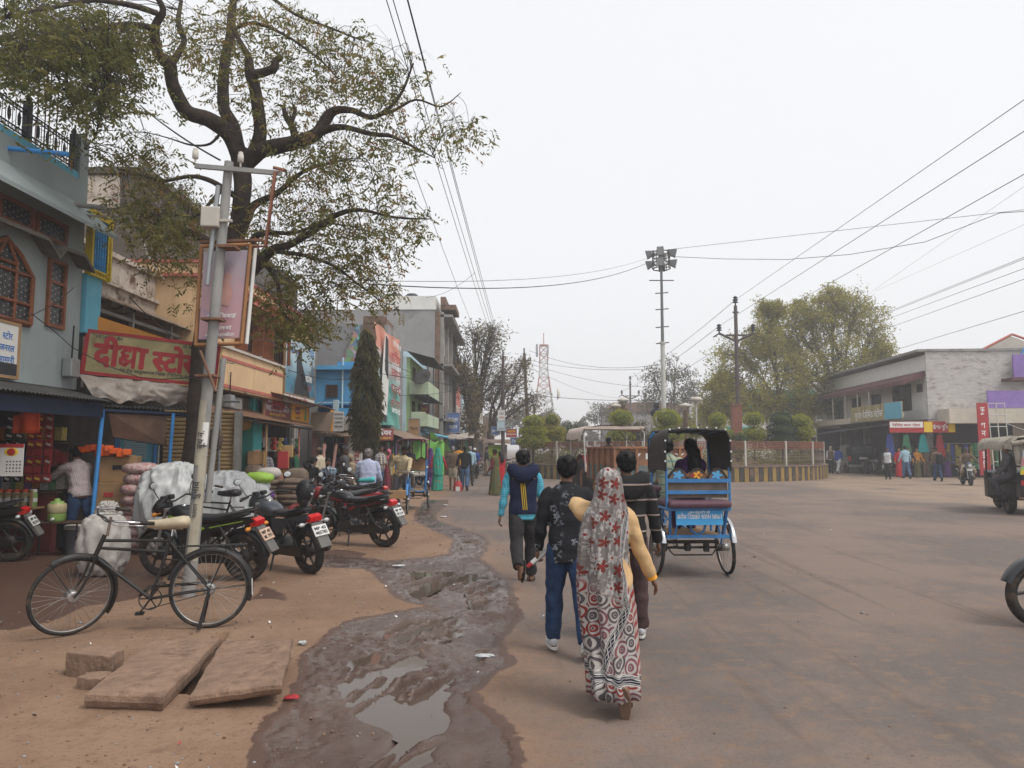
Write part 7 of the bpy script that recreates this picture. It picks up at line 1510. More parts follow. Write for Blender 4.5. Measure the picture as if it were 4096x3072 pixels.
Pl('body','redpaint',lambda b:(b.box((0,1.5,.95),(.55,1.5,.55),bev=.1),b.box((0,.3,.75),(.5,1.2,.5),bev=.05)),t);Pl('hood_grille','iron',lambda b:b.box((0,2.26,.95),(.45,.04,.4)),t);Pl('seat','seatblack',lambda b:(b.box((0,-.1,1.12),(.45,.45,.1),bev=.03),b.box((0,-.33,1.32),(.45,.08,.36),bev=.03)),t)
Pl('steering_wheel','iron',lambda b:(b.ring((0,.5,1.35),.2,.015,'Z',20,6),b.tube([(0,.5,1.35),(0,.75,1.0)],.02,6)),t)
def f(b):
 for s in(-1,1):
  for y in(-.75,1.1):b.tube([(s*.95,y,.9),(s*1.0,y,2.1),(s*.9,y,2.27)],.025,6)
 for y in(-.75,1.1):b.tube([(-.9,y,2.27),(.9,y,2.27)],.022,6)
 b.tube([(.95,-.75,1.4),(.7,1.0,2.2)],.02,5);b.tube([(-.95,.8,1.4),(-.95,-.6,2.1)],.02,5)
cn_=Pl('canopy_frame','paleswhite',f,t)
def f(b):
 rows=[[(x,y+.06*math.sin(9*x)*0,z+.02*math.sin(5*y+3*x))for y in np.linspace(-.8,1.2,9)]for x,z in((-1.12,1.93),(-1.1,2.1),(-1.02,2.27),(-.6,2.35),(0,2.37),(.6,2.35),(1.02,2.27),(1.08,2.2))]
 b.loft(rows,0,True,False,False);b.loft([[(x,y,z-.012)for x,y,z in r_][::-1]for r_ in rows],0,True,False,False)
 b.loft([[(x,-.8+.02*math.sin(8*x),z)for z in(2.34,2.24)]for x in np.linspace(-1.0,1.0,14)],0,True,False,False)
Pl('canopy_cloth','canopycloth',f,t)
# ---- auto rickshaws and car
mm('autoblack',(.012,.012,.013),.5,.25,4,dirt=(.07,.055,.045),dcov=.5,dscale=3);mm('autocanvas',(.30,.27,.22),.85,.15,4,dirt=(.12,.1,.085),dcov=.5)
t=thing('auto_rickshaw','grimy black share auto with patched canvas top and poster at right edge','auto rickshaw',(13.05,18.7,0),R(-12),'auto rickshaws')
for s in(-1,1):wheel(t,(0,0,0),.29,.075,6,'rust',M=Matrix.Translation((s*.58,.1,.29))@Matrix.Rotation(R(90),4,'Z'),tw=1.2)
wheel(t,(0,0,0),.28,.07,6,'rust',M=Matrix.Translation((0,2.2,.28))@Matrix.Rotation(R(90),4,'Z'),tw=1.2)
Pl('body','autoblack',lambda b:(b.box((0,.35,.62),(1.32,1.75,.5),bev=.06),b.box((0,-.49,.75),(1.25,.08,.6),bev=.03),b.loft([[(s_*w_,y,z)for s_,z in((-1,.35),(-1,z1),(1,z1),(1,.35))]for y,w_,z1 in((1.22,.64,1.0),(1.8,.5,1.05),(2.35,.25,.9))],0,False)),t)
def f(b):
 for s in(-1,1):
  for y in(-.45,.45,1.3):b.tube([(s*.62,y,.8),(s*.6,y,1.85)],.022,6)
 for z,y in((1.85,-.45),(1.85,1.3),(1.2,-.5)):b.tube([(-.62,y,z),(.62,y,z)],.02,6)
Pl('frame','autoblack',f,t)
rows=[[(x,y,z+.03*math.sin(6*y+4*x))for y in np.linspace(-.62,1.5,10)]for x,z in((-.74,1.62),(-.72,1.78),(-.6,1.89),(0,1.95),(.6,1.89),(.72,1.78),(.74,1.62))]
Pl('canvas_top','autocanvas',lambda b:(b.loft(rows,0,True,False,False),b.loft([[(x,y,z-.02)for x,y,z in r_][::-1]for r_ in rows],0,True,False,False),b.loft([[(-.7+.05*i,-.55-.04*math.sin(i*1.3),1.8),(-.66+.05*i,-.6-.05*math.sin(i*1.1),1.25)]for i in range(10)],0,True,False,False),b.tube([(-.74,-.6,1.75),(0,-.64,1.87),(.7,-.6,1.75)],.06,8)),t)
Pl('rear_poster','poster',lambda b:b.prism([(0,0),(.62,.05),(.55,.62),(.08,.6)],(-.62,-.70,1.0),(1,0,0),UZ,-.02),t);Pl('poster_band','yellow',lambda b:b.prism([(0,0),(.62,.05),(.6,.16),(.02,.12)],(-.62,-.705,1.0),(1,0,0),UZ,-.02),t)
Pl('tail_lamp','redlens',lambda b:[b.box((s*.5,-.54,.8),(.1,.03,.12))for s in(-1,1)],t);Pl('bench','seatblack',lambda b:(b.box((0,-.2,.95),(1.2,.4,.1),bev=.03),b.box((-.45,.5,.95),(.35,1,.1),bev=.03)),t);Pl('bumper','rust',lambda b:b.tube([(-.62,-.58,.42),(.62,-.58,.42)],.03,6),t)
Pl('number_plate','plate',lambda b:b.box((.05,-.55,.62),(.3,.01,.12)),t)
t=thing('auto_rickshaw','orange and black auto rickshaw half hidden behind the island end','auto rickshaw',(W(3238,1800,51).x,51,0),R(190),'auto rickshaws')
for s in(-1,1):wheel(t,(0,0,0),.25,.06,6,'silver',M=Matrix.Translation((s*.5,-.7,.25))@Matrix.Rotation(R(90),4,'Z'),tw=1.2)
wheel(t,(0,0,0),.25,.06,6,'silver',M=Matrix.Translation((0,1.2,.25))@Matrix.Rotation(R(90),4,'Z'),tw=1.2)
Pl('body','autoblack',lambda b:(b.box((0,-.5,.6),(1.25,1.3,.6),bev=.1),b.loft([[(s_*w_,y,z)for s_,z in((-1,.3),(-1,z1),(1,z1),(1,.3))]for y,w_,z1 in((.1,.62,.7),(.8,.5,.95),(1.25,.3,.9))],0,False)),t);Pl('front_panel','signorange',lambda b:b.loft([[(s_*w_,y,z)for s_,z in((-1,.62),(-1,z1),(1,z1),(1,.62))]for y,w_,z1 in((.9,.54,1.02),(1.27,.34,.98))],0,False),t);Pl('hood','signorange',lambda b:b.box((0,-.15,1.68),(1.25,2.0,.16),bev=.07),t)
Pl('windscreen','glassdark',lambda b:b.prism([(-.52,1.0),(.52,1.0),(.48,1.6),(-.48,1.6)],(0,.82,0),(1,0,0),UZ,-.02),t);Pl('frame','autoblack',lambda b:[b.tube([(s*.58,y,.7),(s*.56,y,1.62)],.025,6)for s in(-1,1)for y in(-1.1,.1,.8)],t);Pl('headlight','lens',lambda b:b.ell((0,1.3,.75),(.1,.05,.1)),t)
t=thing('car','black boxy off-road car with roof line seen from behind','car',(W(3448,1800,48.3).x,48.3,0),R(-10))
mm('carblack',(.010,.011,.013),.22,.2,3,spec=.7)
def f(b):
 b.loft([[(s_*w_,y,z)for s_,z in((-1,z0),(-1,z1),(-.94,z1+.05),(.94,z1+.05),(1,z1),(1,z0))]for y,w_,z0,z1 in((-.05,.84,.5,1.0),(0,.88,.42,1.05),(2.6,.89,.40,1.05),(2.9,.88,.4,1.02),(4.0,.84,.42,.96),(4.25,.74,.5,.85))],0,False)
 b.loft([[(s_*w_,y,z)for s_,z in((-1,1.05),(-.88,zt_),(.88,zt_),(1,1.05))]for y,w_,zt_ in((.02,.86,1.78),(.15,.86,1.84),(2.2,.86,1.84),(3.0,.85,1.1))],0,False)
body=Pl('body','carblack',f,t)
Pl('rear_window','glassdark',lambda b:b.prism([(-.7,1.15),(.7,1.15),(.64,1.70),(-.64,1.70)],(0,-.0,0),(1,0,0),UZ,.02),t)
for s in(-1,1):Pl('side_window','glassdark',lambda b:(b.prism([(.2,1.12),(1.2,1.12),(1.2,1.72),(.25,1.72)],(s*.865,0,0),(0,1,0),UZ,.012*s),b.prism([(1.3,1.12),(2.5,1.12),(2.1,1.72),(1.3,1.72)],(s*.865,0,0),(0,1,0),UZ,.012*s)),t);Pl('tail_light','redlens',lambda b:b.box((s*.78,-.06,.95),(.14,.04,.3),bev=.01),t)
Pl('number_plate','plate',lambda b:b.box((.05,-.07,.98),(.5,.02,.14)),t);Pl('bumper','silver',lambda b:b.box((0,-.1,.48),(1.75,.16,.18),bev=.05),t);Pl('roof_rack','iron',lambda b:[b.tube([(s*.7,.3,1.92),(s*.7,2.1,1.92)],.02,6)for s in(-1,1)],t)
for s in(-1,1):
 for y in(.75,3.4):wheel(t,(0,0,0),.36,.1,6,'silver',M=Matrix.Translation((s*.8,y,.36))@Matrix.Rotation(R(90),4,'Z'),tw=1.2)
SKIN=mat('skin',(.165,.082,.048),.55,.12,8,spec=.4);SKIN2=mat('skin_dark',(.095,.046,.028),.55,.12,8,spec=.4);SKINP=mat('skin_pale',(.42,.25,.17),.5,.08,8)
HAIR=mat('hair_black',(.007,.006,.006),.6,.3,20,spec=.25);HAIRG=mat('hair_grey',(.20,.18,.17),.7,.3,20)
for k_,c_ in dict(navy=(.012,.016,.045),charcoal=(.028,.027,.027),jeans=(.022,.045,.105),jeanslt=(.06,.11,.2),brownt=(.075,.045,.045),whitec=(.55,.56,.58),lblue=(.30,.44,.52),lavender=(.42,.46,.62),blackc=(.012,.012,.014),khaki=(.22,.17,.11),greyj=(.075,.072,.072),maroonc=(.16,.02,.03),redc=(.42,.02,.03),orangec=(.52,.22,.02),greenc=(.02,.09,.05),pinkc=(.55,.14,.2),yellowc=(.55,.35,.03),creamc=(.46,.40,.30),brownv=(.13,.09,.065),purplec=(.06,.02,.09),bluec=(.03,.06,.28),sand=(.30,.24,.17),greyp=(.06,.055,.065),tealc=(.02,.22,.17),sweater=(.56,.37,.19)).items():
 q=NB('cloth_'+k_);f_=q.noise(7,6);q.base(q.mix(q.ramp(f_,.3,.7),tuple(v*.8 for v in c_),tuple(min(1,v*1.18)for v in c_)),.88,0,.2);q.bump(q.noise(13,4,.6),.5,.02);M_['c_'+k_]=q.mat
M_['c_turqcheck']=checks('cloth_turqcheck',(.05,.36,.50),(.22,.55,.66),34,34,.16);M_['c_plaid']=checks('cloth_plaid',(.36,.40,.30),(.06,.08,.09),9,9,.2,(.10,.22,.22));M_['c_pinkstripe']=checks('cloth_pinkstripe',(.46,.40,.39),(.30,.22,.24),46,0,.35);M_['c_bluecheck']=checks('cloth_bluecheck',(.10,.17,.26),(.42,.46,.5),11,11,.2)
M_['c_greycheck']=checks('cloth_greycheck',(.16,.15,.17),(.40,.40,.42),12,12,.22);M_['c_creamstripe']=checks('cloth_creamstripe',(.50,.42,.27),(.36,.25,.14),22,0,.18);M_['c_hoodie']=checks('cloth_hoodie',(.016,.015,.016),(.38,.30,.26),0,7.5,.10)
def floral(name,base,cols,scale,thr=.42,sparse=.5):
 q=NB(name);v=q.n('ShaderNodeTexVoronoi',feature='F1');v.inputs['Scale'].default_value=scale;v.inputs['Randomness'].default_value=.75
 co=q.co();mp=q.n('ShaderNodeMapping');mp.inputs['Scale'].default_value=(1,.5,1);q.l(co,mp.inputs[0]);q.l(mp.outputs[0],v.inputs['Vector'])
 sb=q.n('ShaderNodeVectorMath',operation='SUBTRACT');q.l(mp.outputs[0],sb.inputs[0]);q.l(v.outputs['Position'],sb.inputs[1]);x,y,z=q.sep(sb.outputs[0])
 ang=q.math('ARCTAN2',z,x);pet=q.math('ADD',.55,q.math('MULTIPLY',q.math('ABSOLUTE',q.math('COSINE',q.math('MULTIPLY',ang,2.5))),.45))
 fl=q.math('LESS_THAN',v.outputs['Distance'],q.math('MULTIPLY',pet,thr));r_,g_,b_=q.sep(v.outputs['Color'])
 fl=q.math('MULTIPLY',fl,q.math('LESS_THAN',g_,sparse));c=q.mix(q.math('LESS_THAN',r_,.5),cols[0],cols[1]);c=q.mix(q.math('LESS_THAN',v.outputs['Distance'],thr*.25),c,cols[2]);return q,fl,c
q,fl,c=floral('cloth_blackfloral',None,((.22,.24,.27),(.12,.13,.16),(.05,.05,.06)),13,.42,.75)
nz_=q.math('MULTIPLY',fl,q.ramp(q.noise(40,4),.42,.58));q.base(q.mix(nz_,(.012,.013,.017),c),.8,0,.25);q.bump(q.noise(12,4),.5,.02);M_['c_blackfloral']=q.mat
for nm_,bs,cl in(('greensaree',(.02,.27,.19),((.35,.10,.05),(.05,.40,.28),(.4,.3,.08))),('olivesaree',(.085,.085,.03),((.22,.18,.03),(.03,.12,.10),(.3,.25,.05))),('purplesaree',(.07,.02,.13),((.2,.05,.2),(.1,.03,.2),(.3,.2,.1)))):
 q,fl,c=floral('cloth_'+nm_,None,cl,9,.36,.6);q.base(q.mix(fl,bs,c),.7,0,.3);q.bump(q.noise(11,4),.5,.02);M_['c_'+nm_]=q.mat
q=NB('printed_saree');at=q.attr('cloth','Vector');u_,v_,_w=q.sep(at)
def vor(scale,rnd,zz=1.0):
 v=q.n('ShaderNodeTexVoronoi',feature='F1',voronoi_dimensions='2D');v.inputs['Scale'].default_value=scale;v.inputs['Randomness'].default_value=rnd;q.l(at,v.inputs['Vector'])
 sb=q.n('ShaderNodeVectorMath',operation='SUBTRACT');q.l(at,sb.inputs[0]);q.l(v.outputs['Position'],sb.inputs[1]);s=q.sep(sb.outputs[0]);return v,s
v1,s1=vor(10.5,.85);ang=q.math('ARCTAN2',s1[1],s1[0]);pet=q.math('ADD',.2,q.math('MULTIPLY',q.math('ABSOLUTE',q.math('COSINE',q.math('MULTIPLY',ang,2.5))),.8));fl=q.math('LESS_THAN',v1 .outputs['Distance'],q.math('MULTIPLY',pet,.44));r1,g1,b1=q.sep(v1 .outputs['Color'])
fl=q.math('MULTIPLY',fl,q.math('LESS_THAN',g1,.8));fc=q.mix(q.math('LESS_THAN',r1,.52),(.36,.345,.335),(.14,.026,.022));fc=q.mix(q.math('LESS_THAN',v1 .outputs['Distance'],.1),fc,(.2,.02,.02))
v2,s2=vor(15,1);leaf=q.math('LESS_THAN',q.math('ADD',q.math('ABSOLUTE',q.math('MULTIPLY',s2[0],30)),q.math('ABSOLUTE',q.math('MULTIPLY',s2[1],11))),.30)
top=q.mix(q.ramp(q.noise(5,4,co=at),.4,.65),(.15,.135,.13),(.205,.18,.172));top=q.mix(q.math('MULTIPLY',leaf,.6),top,(.46,.45,.43));vein=q.math('LESS_THAN',q.math('ABSOLUTE',q.math('SUBTRACT',q.noise(9,1,co=at,dist=1.5),.5)),.012);top=q.mix(q.math('MULTIPLY',vein,.7),top,(.46,.44,.42));top=q.mix(fl,top,fc)
v3,s3=vor(10.5,.5);rg_=q.math('FRACT',q.math('ADD',q.math('MULTIPLY',v3 .outputs['Distance'],3.6),.12));r3,g3,b3=q.sep(v3 .outputs['Color'])
bc_=q.mix(q.math('LESS_THAN',r3,.5),(.20,.026,.025),(.075,.065,.07));bc_=q.mix(q.math('LESS_THAN',g3,.3),bc_,(.17,.065,.08));bot=q.mix(q.math('LESS_THAN',rg_,.5),bc_,(.36,.33,.31));bot=q.mix(q.math('LESS_THAN',v3 .outputs['Distance'],.07),bot,(.06,.03,.05))
nzv=q.math('ADD',v_,q.math('MULTIPLY',u_,.55));c=q.mix(q.ramp(nzv,.66,.74),bot,top)
red=q.math('MULTIPLY',q.math('LESS_THAN',q.math('FRACT',q.math('MULTIPLY',q.math('ADD',v_,q.math('MULTIPLY',u_,-1.3)),14)),.5),1.0)
rz_=q.math('MULTIPLY',q.math('GREATER_THAN',u_,q.math('SUBTRACT',.24,q.math('MULTIPLY',v_,.16))),q.math('LESS_THAN',v_,.82));c=q.mix(q.math('MULTIPLY',rz_,.8),c,q.mix(red,(.42,.38,.35),(.28,.03,.03)))
def band(c,a,b_,cc,w_,lo,hi):
 d=q.math('ABSOLUTE',q.math('SUBTRACT',q.math('ADD',q.math('MULTIPLY',u_,a),q.math('MULTIPLY',v_,b_)),cc));ok=q.math('MULTIPLY',q.math('GREATER_THAN',v_,lo),q.math('LESS_THAN',v_,hi))
 c=q.mix(q.math('MULTIPLY',q.math('LESS_THAN',d,w_*1.55),ok),c,(.50,.48,.46));c=q.mix(q.math('MULTIPLY',q.math('LESS_THAN',d,w_*1.25),ok),c,(.02,.02,.03));c=q.mix(q.math('MULTIPLY',q.math('LESS_THAN',d,w_*1.05),ok),c,(.46,.44,.42));c=q.mix(q.math('MULTIPLY',q.math('LESS_THAN',d,w_*.85),ok),c,(.018,.018,.03))
 zg=q.math('ABSOLUTE',q.math('SUBTRACT',d,q.math('MULTIPLY',q.math('ABSOLUTE',q.math('SUBTRACT',q.math('FRACT',q.math('MULTIPLY',v_,22)),.5)),w_*1.2)));return q.mix(q.math('MULTIPLY',q.math('LESS_THAN',zg,.0022),ok),c,(.5,.48,.46))
c=band(c,.994,-.11,.010,.018,.70,1.30);c=band(c,.86,-.51,-.245,.019,.16,.66);c=band(c,.15,.99,.235,.02,.0,.31)
c=q.mix(q.math('MULTIPLY',q.math('LESS_THAN',v_,.10),q.math('LESS_THAN',q.math('FRACT',q.math('MULTIPLY',q.math('ADD',u_,v_),16)),.55)),c,(.05,.04,.05))
q.base(c,.8,0,.25);q.bump(q.noise(8,4),.45,.02);M_['saree']=q.mat
def remesh(o,vox,it=4):
 m_=o.modifiers.new('r','REMESH');m_.mode='VOXEL';m_.voxel_size=vox;m_.use_smooth_shade=True
 s_=o.modifiers.new('s','SMOOTH');s_.factor=.5;s_.iterations=it
 dg=bpy.context.evaluated_depsgraph_get();me=bpy.data.meshes.new_from_object(o.evaluated_get(dg));old=o.data;o.modifiers.clear();mats_=[m for m in old.materials];o.data=me;me.name=old.name;bpy.data.meshes.remove(old)
 me.materials.clear()
 for m in mats_:me.materials.append(m)
 return o
def folds(o,amp,k=1.0):
 me=o.data;n=len(me.vertices);co=np.empty(n*3,np.float32);me.vertices.foreach_get('co',co);no=np.empty(n*3,np.float32);me.vertices.foreach_get('normal',no);co=co.reshape(-1,3);no=no.reshape(-1,3)
 d=np.array([mnoise.noise((x*5*k,y*5*k,z*13*k))+.6*mnoise.noise((x*14*k+z*5,y*14*k,z*9*k))for x,y,z in co]);me.vertices.foreach_set('co',(co+no*(d*amp)[:,None]).ravel());me.update()
def ik(a,t,l1,l2,hint):
 a,t=Vector(a),Vector(t);d=t-a;L=min(d.length,(l1+l2)*.999);d.normalize();x=(l1*l1-l2*l2+L*L)/(2*L);h_=math.sqrt(max(0,l1*l1-x*x));hv=Vector(hint);hv=(hv-d*hv.dot(d)).normalized();return a+d*x+hv*h_,a+d*L
def ering(c,rx,ry,n=14,M=None,p=.85):
 c=Vector(c);return[(M@Vector((c.x+rx*math.copysign(abs(math.cos(q_))**p,math.cos(q_)),c.y+ry*math.copysign(abs(math.sin(q_))**p,math.sin(q_)),c.z)))if M else Vector((c.x+rx*math.cos(q_),c.y+ry*math.sin(q_),c.z))for q_ in np.linspace(0,2*math.pi,n+1)[:-1]]
PN=[0]
def person(label,loc,head,H=1.65,pose=None,top='c_navy',bottom='c_charcoal',shoes='c_blackc',skin=None,hair=HAIR,group=None,near=False,fat=1.0,hem=.80,puff=.016,sleeve=1.0,hairlen=0,cap=None,female=False,skirt=None,shawl=None,face=False,vest=None,z0=0.0,name='person',bare=False,mous=False,towel=None,veil=None):
 pose=pose or{};s=H/1.7;skin=skin or SKIN;vox=.0105 if near else.021;PN[0]+=1
 ln,tw=R(pose.get('lean',3)),R(pose.get('twist',0));TM=Matrix.Translation((0,0,.92))@Matrix.Rotation(-ln,4,'X')@Matrix.Rotation(tw,4,'Z')@Matrix.Rotation(R(pose.get('side',0)),4,'Y')@Matrix.Translation((0,0,-.92));tp=lambda*p:TM@Vector(p)
 shw=.165 if female else.185;HY,HP_=R(pose.get('yaw',0)),R(pose.get('nod',4))
 HM=TM@Matrix.Translation((0,0,1.49))@Matrix.Rotation(HY,4,'Z')@Matrix.Rotation(-HP_,4,'X')@Matrix.Translation((0,0,-1.49));hp=lambda*p:HM@Vector(p)
 L={}
 for k_,sg in(('L',-1),('R',1)):
  hip=Vector((sg*.085,0,.90))
  if 'f'+k_ in pose:kn,an=ik(hip,pose['f'+k_],.43,.41,pose.get('khint',(sg*.25,1,.35)));fp=R(pose.get('fp'+k_,0));fd=Vector((sg*.12,math.cos(fp),math.sin(fp)))
  else:
   fx,ab,kb,fp=[R(v)for v in pose.get('l'+k_,(4*sg,2,3,0))];d1=Vector((sg*math.sin(ab),math.sin(fx),-math.cos(fx))).normalized();kn=hip+d1*.43;f2=fx-kb;an=kn+Vector((sg*math.sin(ab)*.4,math.sin(f2),-math.cos(f2)))*.41;fd=Vector((sg*.12,math.cos(f2+fp),math.sin(f2+fp)))
  fd.normalize();up=(Vector((0,0,1))-fd*fd.z);up=up.normalized();side=fd.cross(up);heel=an-up*.075-fd*.06;toe=an-up*.075+fd*.17
  L[k_]=(hip,kn,an,fd,up,side,heel,toe)
 if 'z' in pose:dz=pose['z']/s-.90
 else:dz=-min(min(L[k_][6].z,L[k_][7].z)for k_ in 'LR')
 A={}
 for k_,sg in(('L',-1),('R',1)):
  sh=tp(sg*shw,0,1.375)
  if 'h'+k_ in pose:el,wr=ik(sh,Vector(pose['h'+k_])-Vector((0,0,dz)),.285,.25,pose.get('ehint'+k_,(sg*.8,-.5,-.6)))
  else:
   fx,ab,eb,inn=[R(v)for v in pose.get('a'+k_,(6*sg,7,14,4))];d1=Vector((sg*math.sin(ab),math.sin(fx)*math.cos(ab),-math.cos(fx)*math.cos(ab)));el=sh+d1*.285;d2=Vector((sg*math.sin(ab)-sg*math.sin(inn),math.sin(fx+eb)*math.cos(ab),-math.cos(fx+eb)*math.cos(ab))).normalized();wr=el+d2*.25
  A[k_]=(sh,el,wr,(wr-el).normalized())
 t=thing(name,label,'person' if name=='person' else name,(loc[0],loc[1],(gz(loc[0],loc[1])if z0==0 else z0)),head,group)
 SM_=Matrix.Scale(s,4)@Matrix.Translation((0,0,dz))
 def fin(b,nm,m,v=None,fold=0.0,par=None):
  o=b.build(nm,M_[m]if isinstance(m,str)else m,par or t,False)
  if v:remesh(o,v)
  if fold:folds(o,fold)
  return o
 def torso(b,e,z_lo,z_hi=1.47,neck=True):
  prof=[(.80,.13,.10),(.86,.16,.115),(.92,.165,.115),(1.0,.15*fat,.105*fat),(1.10,.145*fat,.105*fat),(1.22,.16*fat,.108*fat),(1.32,.178,.108),(1.38,.17,.095),(1.425,.12,.08),(1.46,.07,.062)]
  if female:prof=[(z,rx*(.92 if z>1.05 else 1.02),ry)for z,rx,ry in prof]
  zz=[p[0]for p in prof];lv=[z for z in np.linspace(z_lo,z_hi,12)]
  b.loft([ering((0,0,z),float(np.interp(z,zz,[p[1]for p in prof]))+e,float(np.interp(z,zz,[p[2]for p in prof]))+e,16,TM)for z in lv])
 def leg(b,k_,e,upto=1.0,flare=0.0):
  hip,kn,an=L[k_][:3];P=smooth([hip+Vector((0,0,.02)),hip.lerp(kn,.5),kn,kn.lerp(an,.4),an],3);rr=np.interp(np.linspace(0,1,len(P)),[0,.25,.5,.62,1],[.093,.082,.058,.06,.040]);n=max(3,int(len(P)*upto));b.tube(P[:n],[float(r_)+e+flare*i/len(P)for i,r_ in enumerate(rr[:n])],12)
 def arm(b,k_,e,upto=1.0):
  sh,el,wr,d=A[k_];sg=-1 if k_=='L' else 1;P=smooth([sh+Vector((-sg*.05,0,.0)),sh+(el-sh)*.12,sh.lerp(el,.55),el,el.lerp(wr,.45),wr],3);rr=np.interp(np.linspace(0,1,len(P)),[0,.2,.45,.62,.8,1],[.058,.056,.046,.041,.039,.027]);n=max(3,int(len(P)*upto));b.tube(P[:n],[float(r_)+e for r_ in rr[:n]],12)
 b=MB();b.M=SM_;torso(b,-.004,.82)
 b.tube([tp(0,-.01,1.40),hp(0,.0,1.50),hp(0,.008,1.55)],[.062,.052,.05],12)
 b.ell(hp(0,-.004,1.605),(.076,.094,.10),18,12,rot=HM.to_3x3());b.ell(hp(0,.028,1.548),(.056,.062,.06),14,10,rot=HM.to_3x3());b.ell(hp(0,.092,1.578),(.014,.02,.022),8,6)
 for sg in(-1,1):b.ell(hp(sg*.078,-.005,1.585),(.011,.02,.032),8,6,rot=HM.to_3x3())
 for k_,sg in(('L',-1),('R',1)):
  leg(b,k_,-.002);arm(b,k_,0);hip,kn,an,fd,up,side,heel,toe=L[k_]
  fr=Matrix((side,fd,up)).transposed();b.ell(an-up*.045+fd*.05,(.042,.12,.034),14,9,rot=fr);b.ell(an-up*.04-fd*.03,(.034,.045,.04),10,8,rot=fr)
  wr,d=A[k_][2],A[k_][3];sx=Vector((sg,0,0));sx=(sx-d*sx.dot(d)).normalized();hf=Matrix((sx,d.cross(sx),d)).transposed()if True else None;b.ell(wr+d*.052,(.019,.04,.052),10,8,rot=hf)
 body=fin(b,'body',skin,vox if not near else.0085)
 fb=MB();fb.M=SM_;cur=pose.get('curl',.55)
 for k_,sg in(('L',-1),('R',1)):
  wr,d=A[k_][2],A[k_][3];sx=Vector((sg,0,0));sx=(sx-d*sx.dot(d)).normalized();fy=d.cross(sx)*sg;fy=fy if fy.y*1+0>=-9 else-fy
  cc=pose.get('curl'+k_,cur)
  for i,(off,ln_)in enumerate(((-.027,.062),(-.009,.074),(.009,.07),(.026,.054))):
   p=wr+d*.085+fy*off;pts=[p];a_=0
   for j in range(3):a_+=cc*(.75+.12*i);dd=d*math.cos(a_)-sx*math.sin(a_);p=p+dd*ln_*(.42,.32,.26)[j];pts.append(p)
   fb.tube(pts,[.0095,.009,.0082,.006],6)
  th=wr+d*.03-fy*.034;fb.tube([th+fy*.01,th-fy*.018+d*.03-sx*.012*cc,th-fy*.014+d*.06-sx*.03*cc],[.0125,.011,.0075],6)
 bm=bmesh.new();bm.from_mesh(body.data);tmp=bpy.data.meshes.new('tmp');tmp.from_pydata(fb.v,[],fb.f);tmp.polygons.foreach_set('use_smooth',[True]*len(tmp.polygons));bm.from_mesh(tmp);bm.to_mesh(body.data);bm.free();bpy.data.meshes.remove(tmp)
 if top:
  b=MB();b.M=SM_;torso(b,puff,hem,1.455);[arm(b,k_,puff*.85 if not near else puff*.8,sleeve)for k_ in 'LR'];shirt=fin(b,'shirt',top,vox,.010 if near else.008)
  b=MB();b.M=SM_;b.loft([ering((0,-.004,z),rx,ry,16,TM)for z,rx,ry in((1.425,.092,.078),(1.455,.074,.068),(1.485,.064,.062),(1.465,.07,.067),(1.43,.085,.075))],0,True,False);fin(b,'collar',pose.get('collar',top),None,0,shirt)
 if vest:
  b=MB();b.M=SM_;torso(b,puff+.016,hem+.07,1.44);b.ell(tp(-shw*.8,0,1.36),(.07,.075,.07));b.ell(tp(shw*.8,0,1.36),(.07,.075,.07));fin(b,'vest',vest,vox,.007)
 if bottom:
  b=MB();b.M=SM_;b.loft([ering((0,0,z),rx,ry,16)for z,rx,ry in((.80,.12,.09),(.86,.175,.125),(.93,.175,.124),(.99,.162,.115))]);[leg(b,k_,.016,pose.get('legup',1.0),.016)for k_ in 'LR'];fin(b,'trousers',bottom,vox,.010 if near else.008)
 for k_,sg in(('L',-1),('R',1)):
  hip,kn,an,fd,up,side,heel,toe=L[k_];fr=Matrix((side,fd,up)).transposed()
  if shoes and not bare:
   b=MB();b.M=SM_;b.ell(an-up*.038+fd*.055,(.052,.135,.042),16,10,rot=fr);b.ell(an-up*.015-fd*.02,(.045,.06,.055),12,9,rot=fr);o=fin(b,'shoe',shoes,.010);b=MB();b.M=SM_
   so=[(.045*math.cos(q_)*(1-.12*math.sin(q_)),.145*math.sin(q_))for q_ in np.linspace(0,6.283,15)[:-1]];b.prism(so,an-up*.08+fd*.055,side,fd,.022);fin(b,'sole',pose.get('sole','rubber'),None,0,o)
  elif bare:
   b=MB();b.M=SM_;so=[(.045*math.cos(q_)*(1-.12*math.sin(q_)),.14*math.sin(q_))for q_ in np.linspace(0,6.283,15)[:-1]];b.prism(so,an-up*.095+fd*.05,side,fd,.016);b.tube([an-up*.08+fd*.12,an-up*.045+fd*.08+side*.045,an-up*.07+fd*.03+side*.05],.007,5);b.tube([an-up*.08+fd*.12,an-up*.045+fd*.08-side*.045,an-up*.07+fd*.03-side*.05],.007,5);fin(b,'sandal',pose.get('sole','rubber'))
